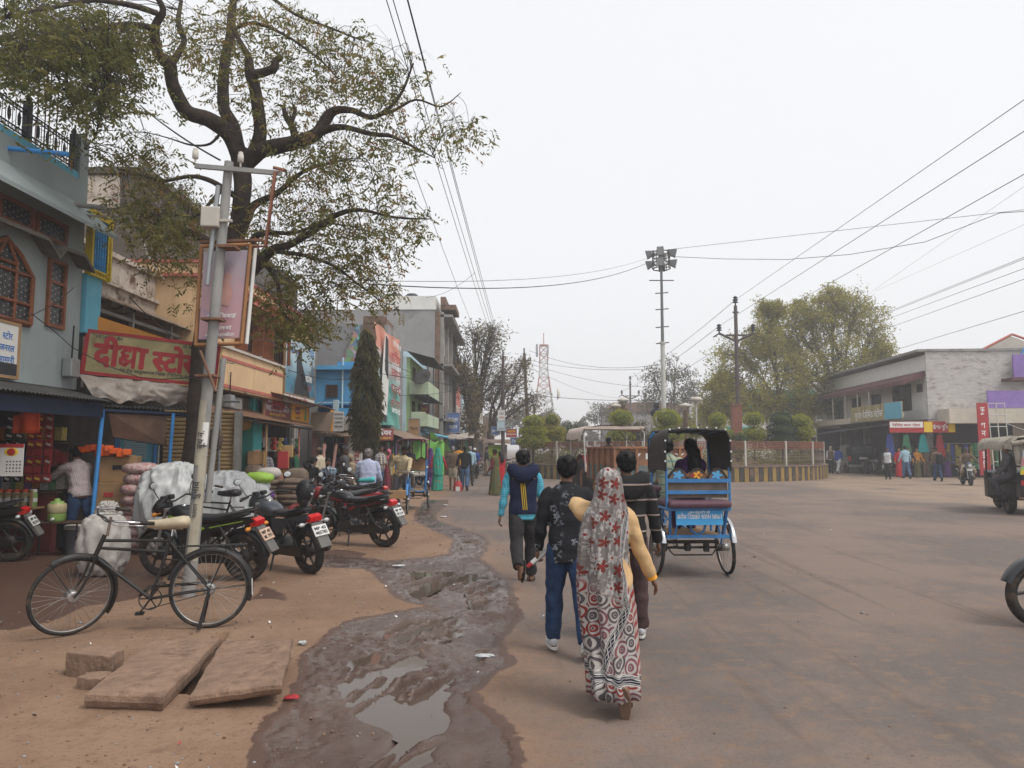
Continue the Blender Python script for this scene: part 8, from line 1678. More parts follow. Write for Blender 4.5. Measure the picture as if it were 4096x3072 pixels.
 if hair and not(cap and cap[1]=='full'):
  b=MB();b.M=SM_;b.ell(hp(0,-.018,1.628),(.085,.096,.094),20,14,rot=HM.to_3x3());b.ell(hp(0,-.05,1.575),(.072,.058,.075),14,10,rot=HM.to_3x3())
  if hairlen:b.tube([hp(0,-.06,1.6),hp(.02,-.11,1.5),tp(.01,-.14,1.36),tp(0,-.145,1.40-hairlen)],[.08,.085,.10,.05],12)
  ho=fin(b,'hair',hair,.012 if near else.02,.016 if near else 0)
  n=2600 if near else 160;p,d=shell_pts((0,0,0),(1,1,1),n,None,.97);P=np.array([tuple(SM_@hp(q_[0]*.088,-.018+q_[1]*.1,1.628+q_[2]*.096-(.02 if q_[1]<0 else 0)))for q_ in p if not(q_[1]>.35 and q_[2]<.45)and q_[2]>-.75]);tg_=np.array([(-q_[0]*q_[2],-.3-q_[1]*q_[2],-1+q_[2]**2)for q_ in p if not(q_[1]>.35 and q_[2]<.45)and q_[2]>-.75]);V,F=leaves(P,.042*s,.1,.09,rng,tg_*1.3);hs_o=np_mesh('hair_strands',V,F,hair,ho,False);hs_o['kind']='stuff'
 if cap:
  b=MB();b.M=SM_;b.ell(hp(0,-.012,1.645 if cap[1]!='full' else 1.62),(.09,.104,.082 if cap[1]!='full' else.115),18,12,rot=HM.to_3x3())
  if cap[1]=='full':b.ell(hp(0,-.04,1.52),(.085,.075,.09),14,10)
  if cap[1]=='peak':b.box(hp(0,.11,1.63),(.13,.1,.015))
  fin(b,'cap' if cap[1]!='full' else 'head_scarf',cap[0],.014)
 if face:
  b=MB();b.M=SM_
  for sg in(-1,1):b.ell(hp(sg*.032,.083,1.603),(.013,.006,.006),8,6,rot=HM.to_3x3());b.tube([hp(sg*.016,.088,1.622),hp(sg*.034,.089,1.626),hp(sg*.05,.078,1.620)],.004,4)
  b.tube([hp(-.024,.086,1.541),hp(0,.093,1.543),hp(.024,.086,1.541)],.0045,4)
  if mous:b.tube([hp(-.034,.080,1.548),hp(0,.097,1.557),hp(.034,.080,1.548)],.008,5)
  fin(b,'face_features',HAIR)
 if skirt:
  b=MB();b.M=SM_;rows=[];ph=PN[0]*1.7;rad=pose.get('skr',.20)
  for j in range(12):
   v=j/11;z=1.04-v*(1.02-.0)-dz*.0;z=1.04*(1-v)+(-dz+.03)*v;hw_=.165+(rad-.165)*v**.7;hy=.125+(rad*.9-.125)*v**.8
   rows.append([Vector(((hw_+.016*v*math.sin(9*q_+ph)+.01*v*math.sin(17*q_))*math.cos(q_)+pose.get('skx',0)*v**2,(hy+.016*v*math.sin(9*q_+ph))*math.sin(q_),z))for q_ in np.linspace(0,2*math.pi,41)[:-1]])
  b.loft(rows);fin(b,'saree_skirt',skirt)
 if shawl:
  b=MB();b.M=SM_;torso(b,puff+.024,pose.get('shz',1.0),1.45);b.ell(tp(-.16,0,1.35),(.08,.09,.09));b.ell(tp(.16,0,1.35),(.08,.09,.09));fin(b,'shawl',shawl,vox,.014)
 if towel:
  b=MB();b.M=SM_
  for sg in(-1,1):b.loft([[tp(sg*(.07+.03*u_),-.1,1.42),tp(sg*(.075+.03*u_),.0,1.475),tp(sg*(.06+.06*u_),.10,1.40),tp(sg*(.05+.08*u_),.135,1.2),tp(sg*(.05+.08*u_),.14,pose.get('twz',.95))]for u_ in(0,.5,1)],0,True,False,False)
  fin(b,'scarf',towel)
 if veil:
  b=MB();b.M=SM_;rows=[]
  for z,rx,ry,cy_ in((1.735,.03,.035,-.01),(1.715,.075,.085,-.01),(1.66,.098,.108,-.01),(1.58,.104,.112,-.015),(1.50,.105,.11,-.03),(1.42,.15,.12,-.03),(1.34,.20,.135,-.02),(1.2,.21,.15,-.02),(1.0,.21,.165,-.03),(.8,.20,.175,-.04),(.62,.18,.18,-.05)):
   rows.append([Vector((rx*math.cos(q_)+.01*math.sin(11*q_+z*3),cy_+(ry+.012*math.sin(9*q_+z*4))*math.sin(q_),z))for q_ in np.linspace(R(150),R(390),30)])
  b.loft(rows,0,True,False,False);fin(b,'veil',veil)
 return t,TM,SM_,A,HM
XY=lambda px,Y:(W(px,1800,Y).x,Y)
# ---- the four walkers in front
WALKERS='people walking away in the foreground'
t,TM,SM_,A,HM=person('man in navy hooded vest with three yellow stripes over turquoise checked sleeves',(XY(2092,9.3)[0],9.3),R(4),1.60,dict(lL=(-22,2,34,-38),lR=(12,3,6,0),aL=(-8,13,12,2),aR=(4,12,62,-8),lean=4,nod=6,collar='c_turqcheck',curlL=.5),'c_turqcheck','c_charcoal',near=True,hem=.80,vest='c_navy',bare=True,group=WALKERS)
tp=lambda*p:SM_@TM@Vector(p)
b=MB()
for i in range(3):
 x=-.045+.024*i;rows=[[tp(x+w_+(1.27-z)*.085,-.1465-.012*math.sin((1.30-z)*5),z)for w_ in(0,.013)]for z in np.linspace(1.30,.93,12)];b.loft(rows,0,False,False,False);b.loft([r_[::-1]for r_ in rows],0,False,False,False)
b.build('stripes',M_['textyellow'],t,False)
b=MB();b.loft([[tp(x*k,-.05-.115*math.sqrt(max(0,1-(x/.2)**2))*k2,z+.05*(x/.2)**2)for x in np.linspace(-.2,.2,15)]for z,k,k2 in((1.47,.55,.55),(1.46,.9,1.0),(1.40,1.0,1.22),(1.33,.85,1.2),(1.28,.55,.95))],0,True,False,False);o=b.build('hood',M_['c_navy'],t,False)
m_=o.modifiers.new('thick','SOLIDIFY');m_.thickness=.02
b=MB();[b.tube([tp(sg*.05,-.150,1.345),tp(sg*.1,-.145,1.36),tp(sg*.145,-.13,1.33)],.004,4)for sg in(-1,1)];b.build('piping',M_['textyellow'],t,False)
t,TM,SM_,A,HM=person('young man in black floral shirt and jeans holding a white paper packet',(XY(2268,6.15)[0],6.15),R(2),1.53,dict(lL=(10,4,6,0),lR=(-12,4,10,-6),aL=(2,10,16,4),aR=(8,8,30,8),lean=2,nod=8,yaw=-4,curlL=.9,sole='plate'),'c_blackfloral','c_jeans','c_whitec',near=True,hem=.76,puff=.018,group=WALKERS)
wr=SM_@(A['L'][2]+A['L'][3]*.09);rz_=Matrix.Rotation(R(2),3,'Z');wr=rz_@wr+Vector(t.location)
pk=thing('paper_packet','white and red paper packet in the hand of the floral shirt man','packet',wr);dv=Vector((.62,.1,.5)).normalized();b=MB();b.tube([wr-dv*.10,wr-dv*.05,wr+dv*.05,wr+dv*.115],[.022,.032,.038,.045],12,0,True,flat=.6);b.build('packet',M_['whitec']if 'whitec' in M_ else M_['white'],pk);b=MB();b.tube([wr-dv*.102,wr-dv*.055],[.0235,.0335],12,0,True,flat=.62);b.build('red_end',M_['signred'],pk)
t,TM,SM_,A,HM=person('man in black striped hooded sweater and brown trousers walking beside the woman',(XY(2505,6.55)[0],6.55),R(-2),1.575,dict(lL=(-8,3,8,0),lR=(9,4,5,0),aL=(4,8,14,4),aR=(2,14,16,4),lean=2,nod=4,yaw=8,collar='c_creamc',sole='plate'),'c_hoodie','c_brownt','c_whitec',near=True,hem=.80,puff=.022,group=WALKERS)
tp=lambda*p:SM_@TM@Vector(p)
b=MB();b.loft([[tp(x*k,-.05-.125*math.sqrt(max(0,1-(x/.2)**2))*k2,z+.05*(x/.2)**2)for x in np.linspace(-.2,.2,15)]for z,k,k2 in((1.46,.6,.6),(1.45,.95,1.0),(1.39,1.0,1.15),(1.31,.75,1.15),(1.24,.35,1.0))],0,True,False,False);o=b.build('hood',M_['c_hoodie'],t,False);m_=o.modifiers.new('thick','SOLIDIFY');m_.thickness=.022
WX,WY=XY(2432,4.92)[0],4.92
t,TM,SM_,A,HM=person('woman in printed grey and red saree with her head covered walking away',(WX,WY),R(3),1.43,dict(lL=(14,1,6,0),lR=(-4,-1,26,-44),hL=(-.03,.16,1.46),ehintL=(-1,-.15,-.02),aR=(-4,20,14,-4),lean=6,side=-2,nod=10,curlR=.35,sole='brown'),'c_sweater',None,near=True,hem=.78,puff=.020,female=True,hair=None,bare=True,group=WALKERS)
b=MB();b.M=SM_;rows=[];attr=[];NQ=121;dzv=SM_.translation.z/SM_.to_scale().x
for z,rx,ry,cx,cy_ in((1.74,.012,.015,0,-.02),(1.728,.05,.055,0,-.02),(1.70,.082,.088,0,-.02),(1.65,.099,.108,0,-.02),(1.58,.106,.116,-.002,-.025),(1.51,.112,.118,-.006,-.035),(1.45,.135,.122,-.012,-.035),(1.38,.16,.135,-.03,-.03),(1.28,.17,.15,-.05,-.03),(1.15,.172,.165,-.062,-.03),(1.0,.18,.175,-.06,-.03),(.86,.20,.18,-.045,-.025),(.7,.21,.18,-.02,-.015),(.5,.2,.185,-.01,-.03),(.32,.19,.205,0,-.075),(.2,.185,.22,.005,-.11),(.13,.185,.225,.005,-.125)):
 fa=float(np.interp(z,[0,.6,1.2,1.5,1.75],[.024,.019,.017,.008,.001]));row=[]
 for i in range(NQ):
  q_=-math.pi/2+2*math.pi*(i/(NQ-1)-.5)
  f_=fa*(math.sin(7*q_+2.2*z)+.6*math.sin(15*q_-3*z+1)+.5*mnoise.noise((q_*3,z*3,2)))
  zz=z*(1 if z>.2 else 1)-dzv+(.03+.05*(abs(math.sin(q_*1.5+.6)))if z<.2 else 0)*1.0
  zz=z-dzv*1.0 if z<1.0 else z
  zz=z-dzv*max(0,1-z)+(.03*math.sin(q_*2+1)-.02 if z<.1 else 0)
  row.append(Vector((cx+(rx+f_)*math.cos(q_),cy_+(ry+f_)*math.sin(q_),zz)));ua=rx*(q_+math.pi/2)*.92+cx;attr.append((ua+.028*mnoise.noise((ua*5,z*4,4))+f_*.3,z*.9+.026*mnoise.noise((ua*5,z*5,8)),0))
 rows.append(row)
n0=len(b.v);fs=[]
for j in range(len(rows)-1):
 for i in range(NQ-1):
  if abs(i/(NQ-1)-.5)>.37 and 4>j>=0 or(abs(i/(NQ-1)-.5)>.38 and j<6):continue
  a_=j*NQ+i;fs.append((a_,a_+NQ,a_+NQ+1,a_+1))
b.add([p for r_ in rows for p in r_],fs,0,True);b.attr=attr;o=b.build('saree',M_['saree'],t,False)
m_=o.modifiers.new('thick','SOLIDIFY');m_.thickness=.006
wrp,d=A['R'][2],A['R'][3];b=MB();b.M=SM_
for i in range(3):c=wrp-d*(.012-.012*i);sx=d.orthogonal().normalized();sy=d.cross(sx);b.tube([c+(sx*math.cos(q_)+sy*math.sin(q_))*.036 for q_ in np.linspace(0,6.283,17)[:-1]],.0055,6,close=True)
b.build('bangles',M_['signorange'],t,False)
# ---- rickshaw people, tractor driver
def seatp(base,rz,dx,dy):c,s_=math.cos(rz),math.sin(rz);return(base.x+dx*c-dy*s_,base.y+dx*s_+dy*c)
SIT=dict(z=1.0,lean=4,fL=(-.10,.42,.55),fR=(.10,.42,.55))
person('woman with long black hair in purple top riding in the blue rickshaw',seatp(RK1,R(93),.12,-.06),R(3),1.6,dict(z=1.0,lean=2,fL=(-.1,.44,.42),fR=(.1,.44,.42),hL=(-.12,.35,1.02),hR=(.12,.35,1.02),nod=6),'c_purplec','c_purplec',female=True,hairlen=.22,near=True,fat=1.05,group='rickshaw riders',z0=.001)
person('man in pale plaid shirt pedalling the blue rickshaw',seatp(RK1,R(93),.98,.0),R(3),1.66,dict(z=1.0,lean=12,fL=(-.1,.05,.3),fR=(.1,.16,.5),hL=(-.25,.52,1.08),hR=(.25,.52,1.08)),'c_plaid','c_charcoal',near=True,group='rickshaw riders',z0=.001)
person('thin man in cream striped shirt sitting on the red canopy rickshaw',seatp(RK2,R(-85.5),.98,-.22),R(-85.5-90),1.66,dict(z=.93,lean=14,side=-8,fL=(-.12,.22,.36),fR=(.16,.30,.12),hL=(-.22,.56,1.04),hR=(.25,.05,.95),nod=10,yaw=4),'c_creamstripe','c_greyp',face=True,mous=True,hair=HAIR,skin=SKIN2,group='rickshaw riders',near=True,z0=.001)
person('tractor driver in a cap seen from behind under the pale canopy',(3.15+.03,24.5),R(9),1.68,dict(z=1.18,lean=6,fL=(-.2,.5,.75),fR=(.2,.5,.75),hL=(-.16,.48,1.36),hR=(.16,.48,1.36)),'c_greyj','c_charcoal',cap=('c_navy','peak'),z0=.001)
# ---- street people
def stride(k=1):return dict(lL=(18*k,2,6,0),lR=(-16*k,2,20,-14),aL=(-14*k,7,14,4),aR=(14*k,7,18,4))
LST='people on the left street'
person('woman in bright green embroidered saree and red blouse walking away',XY(1752,29),R(4),1.6,dict(aL=(-8,16,10,4),aR=(4,24,10,4),lean=3,skr=.24,skx=-.03,legup=.5),'c_redc',None,female=True,skirt='c_greensaree',veil='c_greensaree',hair=None,group=LST,bare=True)
person('old man in brown waistcoat and short white dhoti walking away',XY(1812,29.5),R(-3),1.64,dict(stride(.5),legup=.62,aR=(2,9,14,4)),'c_brownv','c_creamc',hair=HAIRG,hem=.84,group=LST,bare=True)
person('man in black sweater and blue jeans walking away',XY(1860,29),R(-2),1.66,dict(stride(.45),aL=(-6,22,36,10)),'c_blackc','c_jeanslt',group=LST)
person('man in orange shirt walking ahead of the black sweater man',XY(1836,32),R(0),1.72,dict(stride(.6)),'c_orangec','c_charcoal',group=LST)
person('grey haired man in pale grey shirt beyond the black sweater man',XY(1881,33),R(0),1.66,stride(.6),'c_lblue','c_charcoal',hair=HAIRG,group=LST)
person('woman in purple saree half hidden behind the green saree woman',XY(1722,31),R(10),1.58,dict(skr=.22,legup=.5),'c_purplec',None,female=True,skirt='c_purplesaree',veil='c_purplesaree',hair=None,group=LST,bare=True)
person('woman in olive and gold saree standing sideways on the road',XY(1982,26.3),R(62),1.57,dict(skr=.27,aL=(2,10,30,4),skx=-.02,legup=.5,yaw=6),'c_maroonc',None,female=True,skirt='c_olivesaree',shawl='c_olivesaree',group=LST,bare=True)
person('girl in red dress partly behind the olive saree woman',XY(2003,27.2),R(30),1.5,dict(skr=.2),'c_redc',None,female=True,skirt='c_redc',hairlen=.2,group=LST,bare=True)
person('motorcycle rider in blue shirt coming from the kiosk',(XY(1900,40.1)[0],40.1),R(172),1.68,dict(z=.84,lean=8,fL=(-.2,.12,.36),fR=(.2,.12,.36),hL=(-.34,.46,1.0),hR=(.34,.46,1.0)),'c_bluec','c_charcoal',cap=('c_whitec','wool'),z0=.001,group='motorcycle riders')
person('man in dark jacket standing beside the kiosk',XY(1945,44),R(-70),1.68,dict(),'c_greyj','c_sand',group=LST)
person('man in white shirt seen from behind sitting on a parked motorcycle',(XY(1472,17.0)[0],17.0),R(5),1.7,dict(z=.82,lean=7,fL=(-.22,.25,.12),fR=(.22,.22,.12),aL=(12,12,40,8),aR=(12,12,40,8),nod=4),'c_lavender','c_blackc',hair=HAIRG,near=True,hem=.74,puff=.028,fat=1.1,group='men chatting among the motorcycles',z0=.001)
CH='men chatting among the motorcycles'
person('man in grey leather jacket and striped woollen cap turned to the right',XY(1375,18.6),R(-75),1.66,dict(aL=(14,8,40,4),aR=(14,8,40,4),yaw=-35),'c_greyj','c_charcoal',cap=('c_greyp','wool'),face=True,skin=SKIN2,near=True,group=CH,puff=.026)
person('boy wrapped in a sand coloured shawl beside the leather jacket man',XY(1404,19.6),R(175),1.45,dict(hL=(-.1,.25,1.0),hR=(.1,.25,1.0)),'c_sand','c_creamc',shawl='c_sand',cap=('c_sand','full'),face=True,skin=SKIN2,group=CH)
person('man in blue checked shirt sitting with folded arms on sacks',XY(1322,20.2),R(176),1.64,dict(z=.62,lean=16,fL=(-.12,.34,.10),fR=(.12,.36,.10),hL=(.10,.34,.74),hR=(-.08,.36,.78)),'c_bluecheck','c_jeanslt',face=True,mous=True,group=CH,bare=True,z0=.001)
person('man in black jacket and cap squatting with his hand raised',XY(1238,20.4),R(-35),1.66,dict(z=.62,lean=14,fL=(-.12,.42,.12),fR=(.12,.42,.12),hL=(-.22,.28,1.34),hR=(.1,.36,.95)),'c_blackc','c_jeans',cap=('c_blackc','wool'),group=CH,z0=.001)
person('man in cream pullover with brown knitted cap behind the squatting man',XY(1288,21.6),R(70),1.62,dict(lean=8,aR=(20,8,50,4)),'c_creamc','c_charcoal',cap=('c_brownv','wool'),group=CH)
person('shopkeeper in grey checked shirt standing by the turquoise pillar',XY(1055,21.6),R(-160),1.62,dict(hL=(-.1,.2,1.05),hR=(.1,.22,1.0)),'c_greycheck','c_blackc',face=True,group='shop people on the left')
person('man in dark green shirt inside the grain shop',XY(1186,23.2),R(100),1.6,dict(),'c_greenc','c_charcoal',group='shop people on the left')
person('man in pink striped shirt and jeans reaching over the stall counter',(-6.98,12.15),R(62),1.66,dict(lean=14,aL=(55,14,25,4),aR=(20,6,20,4),lL=(6,4,3,0),lR=(-16,6,4,0),nod=14),'c_pinkstripe','c_jeans',near=True,hem=.84,puff=.024,group='shop people on the left')
FS='bystanders behind the parked motorcycles'
person('man in grey checked shirt with pale scarf round his neck',XY(1520,26.2),R(-120),1.68,dict(hL=(-.1,.24,1.1),hR=(.1,.2,1.1),yaw=10),'c_greycheck','c_jeanslt',towel='c_creamc',face=True,group=FS)
person('woman in yellow dress behind the scarf man',XY(1541,28),R(180),1.55,dict(),'c_yellowc',None,female=True,skirt='c_yellowc',face=True,group=FS,bare=True)
person('woman in pink dress with pink head scarf and blue shawl',XY(1557,27),R(170),1.56,dict(),'c_pinkc',None,female=True,skirt='c_pinkc',cap=('c_pinkc','full'),face=True,group=FS,bare=True)
person('bearded man in long brown coat with pale yellow shawl',XY(1584,26.5),R(-165),1.64,dict(aL=(6,20,12,4),twz=.75),'c_brownv','c_brownv',towel='c_yellowc',face=True,mous=True,skin=SKIN2,group=FS)
person('man in dark blazer sitting before the green plastic sheet',XY(1640,32),R(175),1.66,dict(),'c_navy','c_greyp',face=True,group=FS)
# ---- people on the right
RG='people crossing on the right side'
person('young man in grey and white sweater walking left of the light blue shirt',XY(3548,39),R(150),1.62,dict(stride(.8),yaw=25),'c_greyj','c_charcoal',group=RG,face=True,vest='c_whitec')
person('man in light blue shirt and blue jeans walking away on the right',XY(3620,40),R(2),1.7,dict(stride(.4),aL=(0,16,16,2),aR=(0,16,16,2)),'c_lblue','c_jeanslt',group=RG,fat=1.08)
tb,TM,SM_,A,HM=person('man in dark clothes carrying a black backpack on the right',XY(3745,37),R(-4),1.62,dict(stride(.35),nod=20),'c_brownv','c_jeans',group=RG)
pb=thing('backpack','black backpack worn by the walking man on the right','backpack',tb.location+Vector((0,-.2,1.1)));b=MB();b.box(tb.location+Vector((.02,-.2,1.1)),(.32,.18,.48),R(-4),bev=.06);b.box(tb.location+Vector((.02,-.31,1.02)),(.24,.06,.26),R(-4),bev=.03);b.build('bag',M_['c_blackc'],pb);b=MB();[b.tube([tb.location+Vector((sx,-.12,1.30)),tb.location+Vector((sx*1.05,.0,1.40)),tb.location+Vector((sx*1.15,.13,1.2)),tb.location+Vector((sx*1.1,-.1,.95))],.018,5)for sx in(-.12,.13)];b.build('strap',M_['c_greyj'],pb)
person('rider in dark jacket and grey cap on the oncoming motorcycle',(XY(3862,33.6)[0],33.6),R(160),1.7,dict(z=.86,lean=6,fL=(-.22,.1,.36),fR=(.22,.1,.36),hL=(-.34,.46,1.02),hR=(.34,.46,1.02)),'c_brownv','c_sand',cap=('c_greyp','wool'),face=True,z0=.001,group='motorcycle riders')
person('person in dark clothes striding at the island right end',XY(3268,48),R(-70),1.66,stride(1),'c_greyj','c_charcoal',group=RG)
person('person with grey hood and white sleeves beside the island right end',XY(3322,48.5),R(-30),1.7,stride(.7),'c_whitec','c_blackc',vest='c_brownv',cap=('c_sand','full'),group=RG)
person('man in royal blue shirt and white trousers beside the hooded person',XY(3352,48),R(-60),1.66,stride(.8),'c_bluec','c_whitec','c_whitec',group=RG)
person('man sitting sideways in the share auto with one leg hanging out',(12.42,18.7),R(70),1.66,dict(z=.95,lean=4,fL=(-.1,.30,.42),fR=(.1,.12,.30),hL=(-.1,.3,1.0),hR=(.1,.3,1.0)),'c_greyj','c_greyp',z0=.001)
person('person in reddish top standing by the white lattice frame',XY(3925,42.5),R(180),1.62,dict(),'c_brownv','c_jeans',face=True,cap=('c_sand','full'),group='shop people on the right')
person('man standing behind the motorcycle beside the black car',XY(3498,48.2),R(170),1.68,dict(),'c_blackc','c_jeanslt',face=True,group='shop people on the right')
person('rider whose pale hand holds the handlebar at the right picture edge',(5.75,6.92),R(82),1.68,dict(z=.86,lean=10,fL=(-.22,.1,.36),fR=(.22,.1,.36),hL=(-.34,.50,1.02),hR=(.34,.50,1.02)),'c_lblue','c_charcoal',skin=SKINP,near=True,z0=.001,group='motorcycle riders')
# ---- mannequins
for i,(px,lb,tp_,sk)in enumerate(((3594,'mannequin in red dress before the garment shop','c_redc','c_redc'),(3632,'mannequin in navy suit and tie before the garment shop','c_navy',None),(3666,'mannequin in golden brown saree before the garment shop','c_orangec','c_olivesaree'),(3700,'mannequin in dark brown kurta before the garment shop','c_brownv',None),(3734,'mannequin in black suit behind the backpack man','c_blackc',None),(3785,'mannequin in grey and purple saree near the red banner','c_greyj','c_purplesaree'))):
 person(lb,XY(px,42.2),R(175),1.62,dict(aL=(10,18,20,4),aR=(10,18,20,4)),tp_,None if sk else tp_,'c_blackc',skin=SKINP,female=bool(sk),skirt=sk,face=True,group='mannequins before the garment shop',name='mannequin')
mm('slabstone',(.25,.16,.112),.95,.22,5,bump=1.0,dirt=(.15,.092,.064),dcov=.5,dscale=4,bscale=22);M_['slabstone'].name='slab_stone'
def stone(name,label,top,th,jit=.022,sub=9):
 P=[Gd(x,y,z)for x,y,z in top];c=sum(P,Vector())/len(P);loop=[]
 for a_,b_ in zip(P,P[1:]+P[:1]):
  for i in range(sub):
   p=a_.lerp(b_,i/sub);o=(p-c);o.z=0;o.normalize();loop.append(p+o*mnoise.noise(p*9)*jit+o*mnoise.noise(p*31)*jit*.5)
 t=thing(name,label,'stone',(c.x,c.y,0));b=MB();rings=[]
 for k_,dz in((.10,.004),(.5,.003),(.93,.0),(.985,-.002),(1.0,-.010),(1.008,-th*.45),(.985,-th*.8),(.96,-th)):rings.append([c+(p-c)*k_+Vector((0,0,dz+.007*mnoise.noise(p*6*k_)*(1 if k_<.95 else.6)))for p in loop])
 b.loft([r_[::-1]for r_ in rings][::-1],0,False);o=b.build('block',M_['slabstone'],t)
 return t
stone('stone_slab','large flat broken stone slab on the left below the bicycle',[(345,2772,.10),(652,2786,.10),(880,2550,.13),(612,2556,.13)],.10)
stone('stone_slab','broad cracked stone slab lying right of the dark gap',[(756,2782,.09),(1128,2732,.16),(1172,2552,.16),(892,2562,.11)],.075)
stone('stone_block','rough stone block standing left of the flat slabs',[(262,2608,.17),(448,2628,.17),(497,2585,.17),(330,2577,.17)],.17,.03)
stone('stone_block','small broken stone lying below the rough block',[(308,2708,.08),(402,2716,.08),(446,2688,.08),(345,2686,.08)],.08,.03)
b=MB();g=random.Random(11)
for _ in range(1500):
 x,y=(g.uniform(-5,-.6)if g.random()<.93 else g.uniform(-.6,4)),2.8+11*g.random()**1.6;r_=g.uniform(.004,.012)*(2 if g.random()<.06 else 1);z=gz(x,y)
 if z<-.028:continue
 b.ell((x,y,z+r_*.3),(r_,r_*g.uniform(.6,1),r_*.6),6,4,g.randrange(3))
o=b.build('pebbles',[M_['slabstone'],M_['conc'],M_['brown']]);tag(o,'small pebbles and clods scattered over the street',kind='stuff')
b=MB()
for _ in range(260):
 x,y=(g.uniform(-5,0)if g.random()<.75 else g.uniform(0,8)),3+17*g.random()**1.5;s_=g.uniform(.010,.028);z=gz(x,y)+.006;a_=g.uniform(0,6.3)
 if z<-.022:continue
 d1,d2=Vector((math.cos(a_),math.sin(a_),g.uniform(0,.5)))*s_,Vector((-math.sin(a_),math.cos(a_),g.uniform(0,.5)))*s_*g.uniform(.4,1);p=Vector((x,y,z))
 b.add([p,p+d1,p+d1+d2+Vector((0,0,g.uniform(0,.012))),p+d2],[(0,1,2,3)],g.choice((0,0,0,1,1,1,1,1,1,2)))
o=b.build('litter',[M_['white'],M_['brown'],M_['signred'],M_['signorange']]);tag(o,'scraps of paper and dry leaves littering the street',kind='stuff')
def heap(name,label,c,r_,m,amp=.1,k=1.0,cat='sheet',nu=56,nv=36,sq=.75,rough=0):
 r_=[v*g.uniform(.9,1.12)for v in r_]if nu<24 else r_;c=(c[0]+g.uniform(-.03,.03)*(nu<24),c[1],c[2]);t=thing(name,label,cat,(c[0],c[1],0));b=MB();b.ell((0,0,0),(1,1,1),nu,nv);vs=[]
 for x,y,z in b.v:
  x,y,z=[math.copysign(abs(v)**sq,v)for v in(x,y,z)];p=Vector((x*r_[0],y*r_[1],z*r_[2]+c[2]));n=Vector((x,y,z*.7));f_=1-abs(mnoise.noise(Vector((x*2.2*k+c[0],y*2.2*k,z*.55*k)))*2);f2=1-abs(mnoise.noise(Vector((x*5*k,y*5*k+c[1],z*2.2*k)))*2)
  p+=n*amp*(f_-.5+.4*(f2-.5));p+=Vector((c[0],c[1],0));p.z=max(p.z,.01);vs.append(p)
 b.v=[tuple(p)for p in vs];b.build('body',m if not isinstance(m,str)else M_[m],t);return t
mm('plastic',(.50,.51,.51),.42,.06,3,bump=.25);M_['plastic'].name='white_plastic';mm('sackwhite',(.46,.43,.40),.6,.12,5,bump=.3,dirt=(.3,.26,.23),dcov=.56);mm('gunny',(.16,.12,.09),.9,.2,9,bump=.4,dirt=(.09,.065,.05),dcov=.5);mm('gunnyred',(.26,.085,.06),.9,.2,9)
heap('plastic_sheet','white plastic sheet heaped over goods left of the leaning pole',(-5.42,12.05,.68),(.5,.45,.72),'plastic',.10,1.25,nu=110,nv=64);heap('plastic_sheet','crumpled white plastic sheet draped right of the leaning pole',(-4.85,12.75,.58),(.5,.4,.66),'plastic',.09,1.3,nu=110,nv=64);heap('plastic_sheet','smaller white plastic bulge on the far right of the sheeted heap',(-4.5,13.1,.5),(.3,.3,.5),'plastic',.08,1.4,nu=90,nv=50)
heap('white_sack','full white woven sack standing behind the bicycle handlebar',(-5.35,9.9,.37),(.29,.27,.42),'sackwhite',.045,2.0,'sack');heap('sack_neck','gathered neck of a second white sack behind the first',(-5.42,10.1,.72),(.13,.13,.2),'sackwhite',.07,2.4,'sack')
q=NB('net_bag');v=q.n('ShaderNodeTexVoronoi');v.inputs['Scale'].default_value=24;q.l(q.co(),v.inputs['Vector']);q.base(q.mix(q.ramp(v.outputs['Distance'],.2,.6),(.36,.12,.12),(.48,.36,.34)),.6);M_['net']=q.mat
WD=['topmost','second','third','fourth','fifth','sixth','seventh','lowest']
for i in range(8):heap('net_bag',WD[i]+' pink net bag of the tall stack beside the cartons' if i<7 else 'lowest pink net bag of the tall stack beside the cartons',(-5.98+.03*math.sin(i*2),12.1,1.32-.165*i),(.24,.26,.095),M_['net'],.03,1,'bag',22,12);kids
for x,y,z,w_,h_,lb in((-6.55,12.55,1.30,.55,.42,'brown carton on top of the stack with a dark oval mark'),(-6.62,12.45,.86,.46,.44,'brown carton with red printed mark in the middle of the stack'),(-6.58,12.5,.42,.55,.42,'plain brown carton at the bottom of the stack')):
 t=thing('carton',lb,'carton',(x,y,z-h_/2));part(t,'box','ply',lambda b:b.box((x,y,z),(w_,.4,h_),.25,bev=.008))
 part(t,'print','signred' if 'red' in lb else 'iron',lambda b:b.box((x+.045,y-.205,z+.03),(.14,.004,.07),.25));part(t,'flap','shutter',lambda b:b.box((x,y-.1,z+h_/2+.004),(w_*.9,.16,.006),.25,rx=.1))
for i,(x,z,lb)in enumerate(((-6.85,1.62,'pile of orange packets lying on the top carton'),(-6.55,1.56,'orange cloth folded over the top carton edge'))):
 t=thing('packet_pile',lb,'packets',(x,12.4,z-.1));part(t,'packets',mat('orangepack',(.62,.10,.015),.5),lambda b:[b.box((x+.1*j-.2,12.35+.03*(j%2),z+.02*(j%3)),(.12,.3,.1+.02*(j%2)),.1*j,bev=.015)for j in range(5)])
mm('jarbody',(.40,.34,.20),.25,.15,9);mm('buckgrey',(.10,.105,.115),.5);mm('juggreen',(.20,.32,.08),.4);mm('orangeflag',(.62,.07,.015),.7)
t=thing('jar_rack','wooden rack holding a row of cream jars beside the stall','rack',(-7.75,11.7,.7));part(t,'frame','ply',lambda b:(b.span(-8.1,-7.42,11.62,11.95,.70,.73),b.span(-7.45,-7.42,11.62,11.65,0,1.0),b.span(-8.1,-7.42,11.6,11.62,.92,.95),b.span(-8.1,-8.07,11.62,11.65,0,1.0)))
